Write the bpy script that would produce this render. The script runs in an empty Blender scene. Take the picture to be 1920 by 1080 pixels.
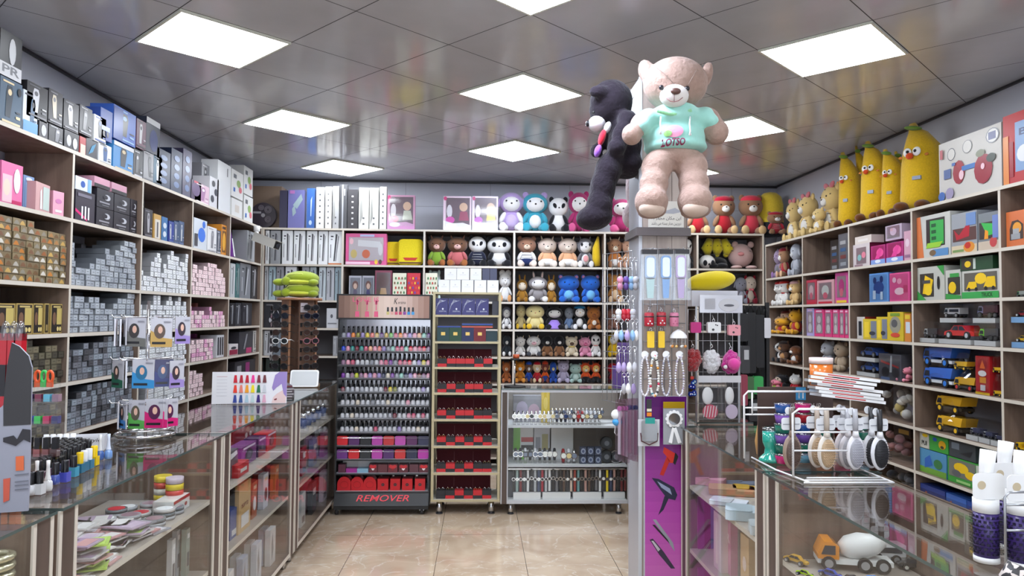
import bpy, math, random
from mathutils import Vector, Matrix
R = math.radians
rnd = random.Random(7)
S = bpy.context.scene
C = S.collection
# ------------------------------------------------------------------ camera (metres; floor z=0, room depth +Y)
CAM_H = 1.52
F_PX = 1380.4
YAW, PITCH, ROLL = 4.3105e-2, 3.889e-2, 7.792e-3
_f = Vector((math.sin(YAW)*math.cos(PITCH), math.cos(YAW)*math.cos(PITCH), math.sin(PITCH)))
_r0 = Vector((math.cos(YAW), -math.sin(YAW), 0)); _u0 = _r0.cross(_f)
_r = math.cos(ROLL)*_r0 + math.sin(ROLL)*_u0
_u = -math.sin(ROLL)*_r0 + math.cos(ROLL)*_u0
cd = bpy.data.cameras.new('camera'); cam = bpy.data.objects.new('camera', cd); C.objects.link(cam)
cd.sensor_fit = 'HORIZONTAL'; cd.sensor_width = 36.0; cd.lens = 36.0*F_PX/1920; cd.clip_start = 0.05; cd.clip_end = 60
M = Matrix((_r, _u, -_f)).transposed().to_4x4(); M.translation = Vector((0, 0, CAM_H)); cam.matrix_world = M
S.camera = cam
# ------------------------------------------------------------------ world + exposure
w = bpy.data.worlds.new('world'); S.world = w; w.use_nodes = True
w.node_tree.nodes['Background'].inputs[0].default_value = (0.85, 0.9, 1, 1)
w.node_tree.nodes['Background'].inputs[1].default_value = 2.2  # daylight fill, enters by the opening added behind the viewer
S.view_settings.view_transform = 'Standard'
S.view_settings.look = 'None'
S.view_settings.gamma = 1.0
S.view_settings.exposure = 0.35
S.view_settings.use_curve_mapping = False
LED_NEUTRAL, LED_COOL = 15.0, 38.0          # strength of the square ceiling panels
S.cycles.max_bounces = 8; S.cycles.diffuse_bounces = 3; S.cycles.glossy_bounces = 3
S.cycles.transmission_bounces = 3; S.cycles.transparent_max_bounces = 24
S.cycles.sample_clamp_indirect = 4.0; S.cycles.caustics_reflective = False; S.cycles.caustics_refractive = False
try: S.cycles.use_denoising = True
except Exception: pass

def hit(px, py, axis, val):
    """the point on the plane axis=val seen at photo position (px, py)"""
    d = _f + _r*((px-960)/F_PX) - _u*((py-540)/F_PX)
    i = 'xyz'.index(axis); o = Vector((0, 0, CAM_H))
    return o + d*((val-o[i])/d[i])

# ------------------------------------------------------------------ materials
_m = {}
def lin(c): return tuple(((v/255)/12.92 if v <= 10 else (((v/255)+.055)/1.055)**2.4) for v in c)
def mat(name, col=(200,200,200), rough=.5, metal=0, kind='plain', spec=.5, emit=0, coat=0, scale=30, bump=.2, col2=None, sheen=0):
    key = (name, tuple(col), kind)
    if key in _m: return _m[key]
    m = bpy.data.materials.new(name); m.use_nodes = True; nt = m.node_tree; b = nt.nodes['Principled BSDF']
    c = lin(col)+(1,)
    b.inputs['Base Color'].default_value = c
    b.inputs['Roughness'].default_value = rough; b.inputs['Metallic'].default_value = metal
    b.inputs['Specular IOR Level'].default_value = spec
    b.inputs['Coat Weight'].default_value = coat; b.inputs['Coat Roughness'].default_value = .08
    if sheen: b.inputs['Sheen Weight'].default_value = sheen
    if emit:
        b.inputs['Emission Color'].default_value = c; b.inputs['Emission Strength'].default_value = emit
    L = nt.links; N = nt.nodes
    def n(t, **k):
        x = N.new(t)
        for a, v in k.items(): setattr(x, a, v)
        return x
    if kind in ('noise', 'fur', 'wood', 'marble', 'ceiling', 'mesh', 'crackle'):
        tc = n('ShaderNodeTexCoord')
        mp = n('ShaderNodeMapping'); L.new(tc.outputs['Object'], mp.inputs[0])
    if kind == 'fur':
        t = n('ShaderNodeTexNoise'); t.inputs['Scale'].default_value = scale; t.inputs['Detail'].default_value = 4
        L.new(mp.outputs[0], t.inputs[0])
        mx = n('ShaderNodeMix', data_type='RGBA'); L.new(t.outputs[0], mx.inputs[0])
        mx.inputs[6].default_value = tuple(v*.78 for v in c[:3])+(1,); mx.inputs[7].default_value = tuple(min(1, v*1.15) for v in c[:3])+(1,)
        L.new(mx.outputs[2], b.inputs['Base Color'])
        bp = n('ShaderNodeBump'); bp.inputs['Strength'].default_value = bump; bp.inputs['Distance'].default_value = .01
        L.new(t.outputs[0], bp.inputs['Height']); L.new(bp.outputs[0], b.inputs['Normal'])
    if kind == 'noise':
        t = n('ShaderNodeTexNoise'); t.inputs['Scale'].default_value = scale; t.inputs['Detail'].default_value = 3
        L.new(mp.outputs[0], t.inputs[0])
        mx = n('ShaderNodeMix', data_type='RGBA'); L.new(t.outputs[0], mx.inputs[0])
        c2 = lin(col2 or tuple(int(v*.8) for v in col))+(1,)
        mx.inputs[6].default_value = c2; mx.inputs[7].default_value = c
        L.new(mx.outputs[2], b.inputs['Base Color'])
    if kind == 'crackle':
        t = n('ShaderNodeTexVoronoi'); t.inputs['Scale'].default_value = scale
        L.new(mp.outputs[0], t.inputs[0])
        cr = n('ShaderNodeValToRGB'); cr.color_ramp.interpolation = 'CONSTANT'
        cr.color_ramp.elements[0].color = lin(col2)+(1,); cr.color_ramp.elements[1].color = c
        cr.color_ramp.elements[1].position = .5
        sp = n('ShaderNodeSeparateColor'); L.new(t.outputs['Color'], sp.inputs[0]); L.new(sp.outputs[0], cr.inputs[0])
        L.new(cr.outputs[0], b.inputs['Base Color'])
    if kind == 'wood':
        mp.inputs['Scale'].default_value = (14, 14, 1.3)
        t = n('ShaderNodeTexNoise'); t.inputs['Scale'].default_value = scale; t.inputs['Detail'].default_value = 5; t.inputs['Roughness'].default_value = .6
        L.new(mp.outputs[0], t.inputs[0])
        cr = n('ShaderNodeValToRGB'); cr.color_ramp.elements[0].position = .3; cr.color_ramp.elements[1].position = .72
        cr.color_ramp.elements[0].color = lin(col2)+(1,); cr.color_ramp.elements[1].color = c
        L.new(t.outputs[0], cr.inputs[0]); L.new(cr.outputs[0], b.inputs['Base Color'])
    if kind == 'ceiling':
        # 60 cm glossy panels laid diagonally, dark joints
        mp.inputs['Location'].default_value = (0, 0, 0)
        sx = n('ShaderNodeSeparateXYZ'); L.new(mp.outputs[0], sx.inputs[0])
        prev = None
        for i in (0, 1):
            d = n('ShaderNodeMath', operation='DIVIDE'); d.inputs[1].default_value = .6; L.new(sx.outputs[i], d.inputs[0])
            f = n('ShaderNodeMath', operation='FRACT'); L.new(d.outputs[0], f.inputs[0])
            s = n('ShaderNodeMath', operation='SUBTRACT'); L.new(f.outputs[0], s.inputs[0]); s.inputs[1].default_value = .5
            a = n('ShaderNodeMath', operation='ABSOLUTE'); L.new(s.outputs[0], a.inputs[0])
            g = n('ShaderNodeMath', operation='GREATER_THAN'); L.new(a.outputs[0], g.inputs[0]); g.inputs[1].default_value = .4955
            if prev:
                mxx = n('ShaderNodeMath', operation='MAXIMUM'); L.new(prev.outputs[0], mxx.inputs[0]); L.new(g.outputs[0], mxx.inputs[1]); prev = mxx
            else: prev = g
        t = n('ShaderNodeTexNoise'); t.inputs['Scale'].default_value = 2.2; t.inputs['Detail'].default_value = 6; L.new(tc.outputs['Object'], t.inputs[0])
        cr = n('ShaderNodeValToRGB'); cr.color_ramp.elements[0].position = .3; cr.color_ramp.elements[1].position = .75
        cr.color_ramp.elements[0].color = tuple(v*.86 for v in c[:3])+(1,); cr.color_ramp.elements[1].color = c
        L.new(t.outputs[0], cr.inputs[0])
        mx = n('ShaderNodeMix', data_type='RGBA'); L.new(prev.outputs[0], mx.inputs[0]); L.new(cr.outputs[0], mx.inputs[6])
        mx.inputs[7].default_value = (.02, .02, .02, 1); L.new(mx.outputs[2], b.inputs['Base Color'])
        ro = n('ShaderNodeMapRange'); L.new(prev.outputs[0], ro.inputs[0]); ro.inputs[3].default_value = rough; ro.inputs[4].default_value = .7
        L.new(ro.outputs[0], b.inputs['Roughness'])
        t2 = n('ShaderNodeTexNoise'); t2.inputs['Scale'].default_value = 5; t2.inputs['Detail'].default_value = 1; L.new(tc.outputs['Object'], t2.inputs[0])
        bp = n('ShaderNodeBump'); bp.inputs['Strength'].default_value = .12; bp.inputs['Distance'].default_value = .01
        L.new(t2.outputs[0], bp.inputs['Height']); L.new(bp.outputs[0], b.inputs['Normal'])
    if kind == 'marble':
        sx = n('ShaderNodeSeparateXYZ'); L.new(mp.outputs[0], sx.inputs[0]); prev = None
        for i, (per, off) in enumerate(((.555, .258), (1.11, .35))):
            ad = n('ShaderNodeMath', operation='ADD'); ad.inputs[1].default_value = off; L.new(sx.outputs[i], ad.inputs[0])
            d = n('ShaderNodeMath', operation='DIVIDE'); d.inputs[1].default_value = per; L.new(ad.outputs[0], d.inputs[0])
            f = n('ShaderNodeMath', operation='FRACT'); L.new(d.outputs[0], f.inputs[0])
            s = n('ShaderNodeMath', operation='SUBTRACT'); L.new(f.outputs[0], s.inputs[0]); s.inputs[1].default_value = .5
            a = n('ShaderNodeMath', operation='ABSOLUTE'); L.new(s.outputs[0], a.inputs[0])
            g = n('ShaderNodeMath', operation='GREATER_THAN'); L.new(a.outputs[0], g.inputs[0]); g.inputs[1].default_value = .5-.0018/per
            if prev:
                mxx = n('ShaderNodeMath', operation='MAXIMUM'); L.new(prev.outputs[0], mxx.inputs[0]); L.new(g.outputs[0], mxx.inputs[1]); prev = mxx
            else: prev = g
        t = n('ShaderNodeTexNoise'); t.inputs['Scale'].default_value = 2.5; t.inputs['Detail'].default_value = 8; t.inputs['Distortion'].default_value = 1.2
        L.new(mp.outputs[0], t.inputs[0])
        cr = n('ShaderNodeValToRGB'); e = cr.color_ramp.elements
        e[0].position = .3; e[0].color = lin(col2)+(1,); e[1].position = .7; e[1].color = c
        L.new(t.outputs[0], cr.inputs[0])
        v = n('ShaderNodeTexNoise'); v.inputs['Scale'].default_value = 2.1; v.inputs['Detail'].default_value = 5; v.inputs['Distortion'].default_value = 2.5
        L.new(mp.outputs[0], v.inputs[0])
        vr = n('ShaderNodeValToRGB'); q = vr.color_ramp.elements; q[0].position = .485; q[0].color = (0,0,0,1); q[1].position = .5; q[1].color = (.65,.65,.65,1)
        q2 = vr.color_ramp.elements.new(.515); q2.color = (0,0,0,1); L.new(v.outputs[0], vr.inputs[0])
        mv = n('ShaderNodeMix', data_type='RGBA'); L.new(vr.outputs[0], mv.inputs[0]); L.new(cr.outputs[0], mv.inputs[6]); mv.inputs[7].default_value = (.72, .64, .54, 1)
        mx = n('ShaderNodeMix', data_type='RGBA'); L.new(prev.outputs[0], mx.inputs[0]); L.new(mv.outputs[2], mx.inputs[6])
        mx.inputs[7].default_value = (.12, .08, .05, 1); L.new(mx.outputs[2], b.inputs['Base Color'])
    _m[key] = m
    return m
def glassy(name, tint=(.93, .96, .95), ior=1.5, rough=.02, base=0.0):
    key = (name, 'glassy')
    if key in _m: return _m[key]
    m = bpy.data.materials.new(name); m.use_nodes = True; nt = m.node_tree; nt.nodes.clear()
    o = nt.nodes.new('ShaderNodeOutputMaterial'); mx = nt.nodes.new('ShaderNodeMixShader')
    t = nt.nodes.new('ShaderNodeBsdfTransparent'); g = nt.nodes.new('ShaderNodeBsdfGlossy'); fr = nt.nodes.new('ShaderNodeFresnel')
    t.inputs[0].default_value = tint+(1,); g.inputs['Roughness'].default_value = rough; fr.inputs[0].default_value = ior
    ad = nt.nodes.new('ShaderNodeMath'); ad.operation = 'ADD'; ad.inputs[1].default_value = base; ad.use_clamp = True
    ge = nt.nodes.new('ShaderNodeNewGeometry'); mr = nt.nodes.new('ShaderNodeMapRange'); mr.inputs[3].default_value = ior; mr.inputs[4].default_value = 1/ior
    nt.links.new(ge.outputs['Backfacing'], mr.inputs[0]); nt.links.new(mr.outputs[0], fr.inputs[0])
    nt.links.new(fr.outputs[0], ad.inputs[0]); nt.links.new(ad.outputs[0], mx.inputs[0])
    nt.links.new(t.outputs[0], mx.inputs[1]); nt.links.new(g.outputs[0], mx.inputs[2]); nt.links.new(mx.outputs[0], o.inputs[0])
    _m[key] = m
    return m
def pl(col, rough=.45, **k): return mat('paint_%02x%02x%02x_%d' % (*col, int(rough*100)), col, rough, **k)
def fur(col): return mat('plush_%02x%02x%02x' % tuple(col), col, .9, kind='fur', scale=90, bump=.35, sheen=.3, spec=.15)
BROWN = mat('walnut_laminate', (140,120,106), .45, kind='wood', col2=(104,86,74), scale=1.0)
DWOOD = mat('dark_walnut_laminate', (96,80,72), .45, kind='wood', col2=(66,54,48), scale=1.0)
CREAM = mat('cream_edging', (205,197,184), .4)
WHITE = pl((235,235,235)); BLACK = pl((22,22,24)); DARK = pl((45,44,48)); GREY = pl((140,142,146)); LGREY = pl((190,192,196))
SILVER = mat('brushed_steel', (200,200,202), .25, 1); CHROME = mat('chrome', (225,225,228), .08, 1); GOLD = mat('gold_metal', (190,160,95), .3, 1)
BRASS = mat('champagne_frame', (176,164,132), .35, .6)
GLASS = glassy('clear_glass', (.98,.99,.985), 1.33, .01); PLASTIC = glassy('clear_plastic', (.97,.97,.97), 1.35, .08, .03); GEDGE = mat('glass_edge', (70,86,84), .15, coat=.5)
WIRE = mat('grey_wire', (170,172,176), .3, .8)

# ------------------------------------------------------------------ mesh builder
class MB:
    def __init__(s): s.v = []; s.f = []; s.mi = []; s.m = []; s.sm = []
    def _mi(s, m):
        if m not in s.m: s.m.append(m)
        return s.m.index(m)
    def add(s, vs, fs, m, T=None, smooth=False):
        o = len(s.v); i = s._mi(m)
        for p in vs:
            p = Vector(p)
            if T is not None: p = T @ p
            s.v.append(p)
        for f in fs: s.f.append(tuple(a+o for a in f)); s.mi.append(i); s.sm.append(smooth)
        return s
    def box(s, x0, x1, y0, y1, z0, z1, m, T=None, faces=None):
        vs = [(x0,y0,z0),(x1,y0,z0),(x1,y1,z0),(x0,y1,z0),(x0,y0,z1),(x1,y0,z1),(x1,y1,z1),(x0,y1,z1)]
        fs = {'b':(0,3,2,1),'t':(4,5,6,7),'f':(0,1,5,4),'r':(1,2,6,5),'k':(2,3,7,6),'l':(3,0,4,7)}
        if faces:
            for k, f in fs.items(): s.add(vs, [f], faces.get(k, m), T)
        else: s.add(vs, list(fs.values()), m, T)
        return s
    def quad(s, pts, m, T=None): return s.add(pts, [tuple(range(len(pts)))], m, T)
    def cyl(s, c, r, h, m, n=16, r2=None, T=None, axis='z', cap=True, smooth=True):
        r2 = r if r2 is None else r2; vs = []; 
        for k, (rr, zz) in enumerate(((r, 0), (r2, h))):
            for i in range(n):
                a = 2*math.pi*i/n; p = (rr*math.cos(a), rr*math.sin(a), zz)
                if axis == 'x': p = (p[2], p[0], p[1])
                if axis == 'y': p = (p[0], p[2], p[1])
                vs.append((c[0]+p[0], c[1]+p[1], c[2]+p[2]))
        fl = axis == 'y'
        side = [(i, (i+1)%n, n+(i+1)%n, n+i) for i in range(n)]
        caps = [tuple(range(n-1, -1, -1)), tuple(range(n, 2*n))]
        if fl: side = [f[::-1] for f in side]; caps = [f[::-1] for f in caps]
        s.add(vs, side, m, T, smooth)
        if cap:
            o = len(s.v)-2*n; i = s._mi(m)
            for f in caps: s.f.append(tuple(a+o for a in f)); s.mi.append(i); s.sm.append(False)
        return s
    def lathe(s, prof, m, c=(0,0,0), n=20, T=None, sx=1, sy=1):
        vs = []; fs = []
        for r_, z in prof:
            for i in range(n):
                a = 2*math.pi*i/n; vs.append((c[0]+r_*math.cos(a)*sx, c[1]+r_*math.sin(a)*sy, c[2]+z))
        for k in range(len(prof)-1):
            for i in range(n): fs.append((k*n+i, k*n+(i+1)%n, (k+1)*n+(i+1)%n, (k+1)*n+i))
        s.add(vs, fs, m, T, True)
        return s
    def ball(s, c, r, m, n=14, k=9, T=None):
        if not isinstance(r, (tuple, list)): r = (r, r, r)
        vs = [(c[0], c[1], c[2]-r[2])]
        for j in range(1, k):
            b = -math.pi/2+math.pi*j/k
            for i in range(n):
                a = 2*math.pi*i/n; vs.append((c[0]+r[0]*math.cos(b)*math.cos(a), c[1]+r[1]*math.cos(b)*math.sin(a), c[2]+r[2]*math.sin(b)))
        vs.append((c[0], c[1], c[2]+r[2])); t = len(vs)-1; fs = []
        for i in range(n): fs.append((0, 1+(i+1)%n, 1+i)); fs.append((t, 1+(k-2)*n+i, 1+(k-2)*n+(i+1)%n))
        for j in range(k-2):
            for i in range(n): fs.append((1+j*n+i, 1+j*n+(i+1)%n, 1+(j+1)*n+(i+1)%n, 1+(j+1)*n+i))
        return s.add(vs, fs, m, T, True)
    def tube(s, pts, r, m, n=8, T=None, closed=False, cap=True):
        pts = [Vector(p) for p in pts]; N = len(pts); vs = []; fs = []
        rr = r if isinstance(r, (list, tuple)) else [r]*N
        up = Vector((0,0,1)); pa = None
        for i, p in enumerate(pts):
            a = pts[(i-1)%N] if (closed or i > 0) else p; b = pts[(i+1)%N] if (closed or i < N-1) else p
            t = (b-a).normalized() if (b-a).length > 1e-9 else up
            if pa is None: x = t.orthogonal().normalized()
            else: x = (pa - t*pa.dot(t)); x = x.normalized() if x.length > 1e-6 else t.orthogonal().normalized()
            pa = x; y = t.cross(x)
            for k in range(n):
                an = 2*math.pi*k/n; vs.append(p+(x*math.cos(an)+y*math.sin(an))*rr[i])
        for i in range(N if closed else N-1):
            j = (i+1)%N
            for k in range(n): fs.append((i*n+k, i*n+(k+1)%n, j*n+(k+1)%n, j*n+k))
        s.add(vs, fs, m, T, True)
        if cap and not closed:
            o = len(s.v)-len(vs); i_ = s._mi(m)
            for f in (tuple(range(n-1,-1,-1)), tuple(range((N-1)*n, N*n))): s.f.append(tuple(a+o for a in f)); s.mi.append(i_); s.sm.append(False)
        return s
    def prism(s, poly, y0, y1, m, T=None, mside=None):
        """polygon given in x,z extruded along y (front is y0)"""
        n = len(poly)
        if sum(poly[i][0]*poly[(i+1)%n][1]-poly[(i+1)%n][0]*poly[i][1] for i in range(n)) < 0: poly = poly[::-1]
        vs = [(p[0], y0, p[1]) for p in poly]+[(p[0], y1, p[1]) for p in poly]
        s.add(vs, [tuple(range(n)), tuple(range(2*n-1, n-1, -1))], m, T)
        s.add(vs, [(i, i+n, (i+1)%n+n, (i+1)%n) for i in range(n)], mside or m, T)
        return s
    def build(s, name, parent=None, smooth=None):
        me = bpy.data.meshes.new(name); me.from_pydata([tuple(p) for p in s.v], [], s.f)
        for m in s.m: me.materials.append(m)
        me.polygons.foreach_set('material_index', s.mi); me.polygons.foreach_set('use_smooth', s.sm); me.update()
        o = bpy.data.objects.new(name, me); C.objects.link(o)
        if parent is not None: o.parent = parent
        return o
def ellpoly(cx, cz, rx, rz, n=20, a0=0, a1=360):
    return [(cx+rx*math.cos(R(a0+(a1-a0)*i/(n if a1-a0 == 360 else n-1))), cz+rz*math.sin(R(a0+(a1-a0)*i/(n if a1-a0 == 360 else n-1)))) for i in range(n)]
def rrpoly(x0, x1, z0, z1, r, n=5):
    p = []
    for cx, cz, a in ((x1-r, z1-r, 0), (x0+r, z1-r, 90), (x0+r, z0+r, 180), (x1-r, z0+r, 270)):
        for i in range(n): p.append((cx+r*math.cos(R(a+90*i/(n-1))), cz+r*math.sin(R(a+90*i/(n-1)))))
    return p
THINGS = []
def thing(name, label, cat, loc=(0,0,0), rz=0, group=None, alike=False):
    o = bpy.data.objects.new(name, None); C.objects.link(o); o.empty_display_size = .05
    o.location = loc; o.rotation_euler = (0, 0, rz)
    return tag(o, label, cat, group, alike)
def tag(o, label, cat, group=None, alike=False):
    o['label'] = label; o['category'] = cat
    if group: o['group'] = group
    THINGS.append((o, alike)); return o
def struct(name, mb):
    o = mb.build(name); o['kind'] = 'structure'; return o
def dup(root, loc=None, rz=None, label=None, group=None, alike=False):
    c = root.copy(); C.objects.link(c)
    if loc is not None: c.location = loc
    if rz is not None: c.rotation_euler = (0, 0, rz)
    if label: c['label'] = label
    if group: c['group'] = group
    for ch in root.children:
        d = ch.copy(); C.objects.link(d); d.parent = c
        for g in ch.children:
            e = g.copy(); C.objects.link(e); e.parent = d
    THINGS.append((c, alike)); return c
_prim = {}
def ell(parent, name, m, loc, sc, rot=(0,0,0), kind='ball'):
    """a rounded body: one shared unit mesh per shape and material"""
    key = (kind, m.name)
    if key not in _prim:
        b = MB()
        if kind == 'ball': b.ball((0,0,0), 1, m, 18, 12)
        if kind == 'small': b.ball((0,0,0), 1, m, 10, 7)
        if kind == 'cone': b.lathe([(1,-1),(.85,-.4),(.55,.3),(.2,.85),(.001,1)], m, n=12)
        if kind == 'cyl': b.cyl((0,0,-1), 1, 2, m, 16)
        o = b.build(name); _prim[key] = o.data; C.objects.unlink(o); bpy.data.objects.remove(o)
    o = bpy.data.objects.new(name, _prim[key]); C.objects.link(o); o.parent = parent
    o.location = loc; o.scale = sc if isinstance(sc, (tuple, list)) else (sc,)*3; o.rotation_euler = rot
    return o
_txt = {}
def text_geo(st, italic=False, bold=0):
    k = (st, italic, bold)
    if k not in _txt:
        cu = bpy.data.curves.new('t', 'FONT'); cu.body = st; cu.size = 1; cu.align_x = 'CENTER'; cu.align_y = 'CENTER'
        cu.shear = .25 if italic else 0; cu.offset = bold; cu.resolution_u = 3
        o = bpy.data.objects.new('t', cu); C.objects.link(o)
        dg = bpy.context.evaluated_depsgraph_get(); dg.update(); ev = o.evaluated_get(dg); me = ev.to_mesh()
        vs = [v.co.copy() for v in me.vertices]; fs = [tuple(p.vertices) for p in me.polygons]
        ev.to_mesh_clear(); bpy.data.objects.remove(o); bpy.data.curves.remove(cu)
        if vs:
            x0 = min(v.x for v in vs); x1 = max(v.x for v in vs); y0 = min(v.y for v in vs); y1 = max(v.y for v in vs)
        else: x0 = y0 = 0; x1 = y1 = 1
        _txt[k] = (vs, fs, x0, x1, y0, y1)
    return _txt[k]
def put_text(mb, st, x0, x1, z0, z1, y, m, T=None, italic=False, bold=0):
    vs, fs, a0, a1, b0, b1 = text_geo(st, italic, bold)
    sx = (x1-x0)/(a1-a0); sz = (z1-z0)/(b1-b0)
    mb.add([(x0+(v.x-a0)*sx, y, z0+(v.y-b0)*sz) for v in vs], fs, m, T)

# frames: local x runs along the furniture to the right as one faces it, -y points at the viewer, z up
class Frame:
    def __init__(s, axis, val, rz): s.axis = axis; s.val = val; s.rz = rz
    def at(s, px, py, back=0.0):
        v = {0: s.val+back, 90: s.val-back, -90: s.val+back}[s.rz]
        return hit(px, py, s.axis, v)
    def along(s, p): return {0: p.x, 90: p.y, -90: -p.y}[s.rz]
    def world(s, a, back, z):
        return {0: (a, s.val+back, z), 90: (s.val-back, a, z), -90: (s.val+back, -a, z)}[s.rz]
LW, BW, RW = Frame('x', -2.2, 90), Frame('y', 7.5, 0), Frame('x', 2.95, -90)
# ------------------------------------------------------------------ room shell
X0, X1, Y0, Y1, HC = -2.57, 3.31, -2.2, 8.08, 3.0
b = MB(); b.box(X0, X1, Y0, Y1, -.05, 0, mat('floor_marble_tiles', (206,186,162), .12, kind='marble', col2=(176,152,128), coat=.3)); struct('floor', b)
WALL = mat('pale_blue_grey_wall_panel', (190,192,202), .45)
b = MB(); b.box(X0-.1, X0, Y0, Y1, 0, HC, WALL); struct('wall_left', b)
b = MB(); b.box(X1, X1+.1, Y0, Y1, 0, HC, WALL); struct('wall_right', b)
b = MB(); b.box(X0-.1, X1+.1, Y1, Y1+.1, 0, HC, WALL)
JO = pl((140,140,150))
for x in (-1.75, -.83, .1, .98, 1.9, 2.8): b.box(x, x+.004, Y1-.002, Y1, 2.4, HC, JO)
b.box(X0, X1, Y1-.002, Y1, 2.72, 2.724, JO); struct('wall_back', b)
b = MB(); b.box(X0-.1, -2.2, Y0-.1, Y0, 0, HC, WALL); b.box(2.9, X1+.1, Y0-.1, Y0, 0, HC, WALL); b.box(-2.2, 2.9, Y0-.1, Y0, 2.75, HC, WALL); struct('wall_front', b)   # unseen glazed opening behind the viewer, added to let in frontal fill daylight
b = MB(); b.box(-2.2, 2.9, Y0-.06, Y0-.05, 0.02, 2.75, GLASS)
for x in (-2.2, -.5, 1.2, 2.86): b.box(x, x+.04, Y0-.08, Y0-.03, .0, 2.75, SILVER)
struct('added_window_1', b)  # unseen glazing, added with the opening so daylight brightens the shelves
b = MB(); b.box(X0, X1, Y1-.03, Y1, HC-.02, HC, DARK); b.box(X0, X0+.02, Y0, Y1-.03, HC-.015, HC, DARK); b.box(X1-.02, X1, Y0, Y1-.03, HC-.015, HC, DARK); struct('trim_1', b)
# diagonal ceiling: local axes follow the panel grid
TH = R(46.106); UO = Vector((-1.449, 4.423, 0)); U = Vector((math.cos(TH), -math.sin(TH), 0)); V = Vector((math.sin(TH), math.cos(TH), 0))
b = MB(); Tc = Matrix((U, V, Vector((0,0,1)))).transposed().to_4x4(); Tc.translation = UO+Vector((0,0,HC))
inv = Tc.inverted(); pts = [inv @ Vector((x, y, HC)) for x, y in ((X0,Y0),(X0,Y1),(X1,Y1),(X1,Y0))]
CEIL = mat('glossy_grey_ceiling_panels', (198,200,206), .13, kind='ceiling', coat=.0)
b.add(pts+[p+Vector((0,0,.05)) for p in pts], [(0,1,2,3),(7,6,5,4),(0,4,5,1),(1,5,6,2),(2,6,7,3),(3,7,4,0)], CEIL)
o = struct('ceiling', b); o.matrix_world = Tc
# square LED panels, each fills one ceiling panel
LN = mat('led_diffuser', (243,249,255), .4, emit=LED_NEUTRAL); LC = mat('led_diffuser_cool', (225,235,255), .4, emit=LED_COOL)
FR = pl((225,228,215), .4)
def led(a, c, label, cool=False):
    p = UO+U*(.6*(a-.5))+V*(.6*(c+.5)); t = thing('ceiling_light', label, 'ceiling light', (p.x, p.y, HC-.012), -TH, 'square ceiling light panels')
    f = MB()
    for x0, x1, y0, y1 in ((-.297,.297,-.297,-.285),(-.297,.297,.285,.297),(-.297,-.285,-.285,.285),(.285,.297,-.285,.285)): f.box(x0,x1,y0,y1,0,.012,FR)
    f.build('frame', t)
    d = MB(); d.box(-.285,.285,-.285,.285,.001,.010, LC if cool else LN); d.build('diffuser', t)
led(1,-1,'large square light panel at upper left of the ceiling, nearest the left shelves')
led(-1,1,'square light panel at left, second in the row along the left shelves')
led(-3,3,'small-looking square light panel near the back wall above the white box row')
led(4,0,'bright bluish light panel overhead at the top centre edge of the view', True)
led(2,2,'neutral square light panel in the centre between the two bluish ones')
led(0,4,'bright bluish light panel near the back wall in the centre', True)
led(5,3,'large square light panel at upper right above the banana plushes')
led(3,5,'square light panel half hidden behind the hanging cream bear\'s paw')
led(1,7,'square light panel at the back right, almost hidden by the cream bear\'s legs')
for a, c in ((3,-3),(5,-5),(6,-2),(8,-4),(7,1),(9,-1)): led(a, c, 'square light panel behind the viewer', False)

# ------------------------------------------------------------------ shelving
def shelving(name, label, fr, a_list, z_list, depth, top_over=0):
    a0, a1 = min(a_list), max(a_list); r = R(fr.rz)
    t = thing(name, label, 'shelving', fr.world(0, 0, 0), r)
    th = .02
    def edge(mb, x0, x1, z0, z1, d0=0):
        mb.box(x0, x1, d0, depth, z0, z1, BROWN, faces={'f': CREAM, 't': BROWN})
    for z in z_list:
        mb = MB(); edge(mb, a0-.01, a1+.01, z-th, z); mb.build('shelf_board', t)
    for a in a_list:
        mb = MB(); zs = sorted(z_list); mb.box(a-.01, a+.01, .001, depth-.002, .0, zs[-1]-th-.001, BROWN, faces={'f': CREAM}); mb.build('divider', t)
    return t
LZ = [2.40, 2.03, 1.672, 1.413, 1.151, .88, .60, .32, .06]
LA = [2.40, 3.22, 4.05, 4.87, 5.705, 6.555]
# left unit turns the corner into the back unit
shelving('shelving_unit', 'tall wooden shelving with cream edges along the whole left wall', LW, LA+[7.48], LZ, .36)
BA = [-2.19, -1.395, -.573, .344, 1.276, 2.241, 2.93]
BZ = [2.40, 2.033, 1.670, 1.390, 1.110, .838, .5, .1]
t = shelving('shelving_unit', 'tall wooden shelving with cream edges across the back wall', BW, BA, BZ, .45)
mb = MB(); mb.box(-2.19, 2.93, .45, .458, 0, 2.38, mat('grey_back_panel', (120,118,122), .6)); mb.build('back_panel', t)
RZ = [2.283, 1.932, 1.650, 1.367, 1.080, .795, .503, .22]
RA = [-7.49, -6.62, -5.77, -4.907, -4.052, -3.2, -2.35]
shelving('shelving_unit', 'tall wooden shelving with cream edges along the right wall', RW, RA, RZ, .35)
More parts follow.
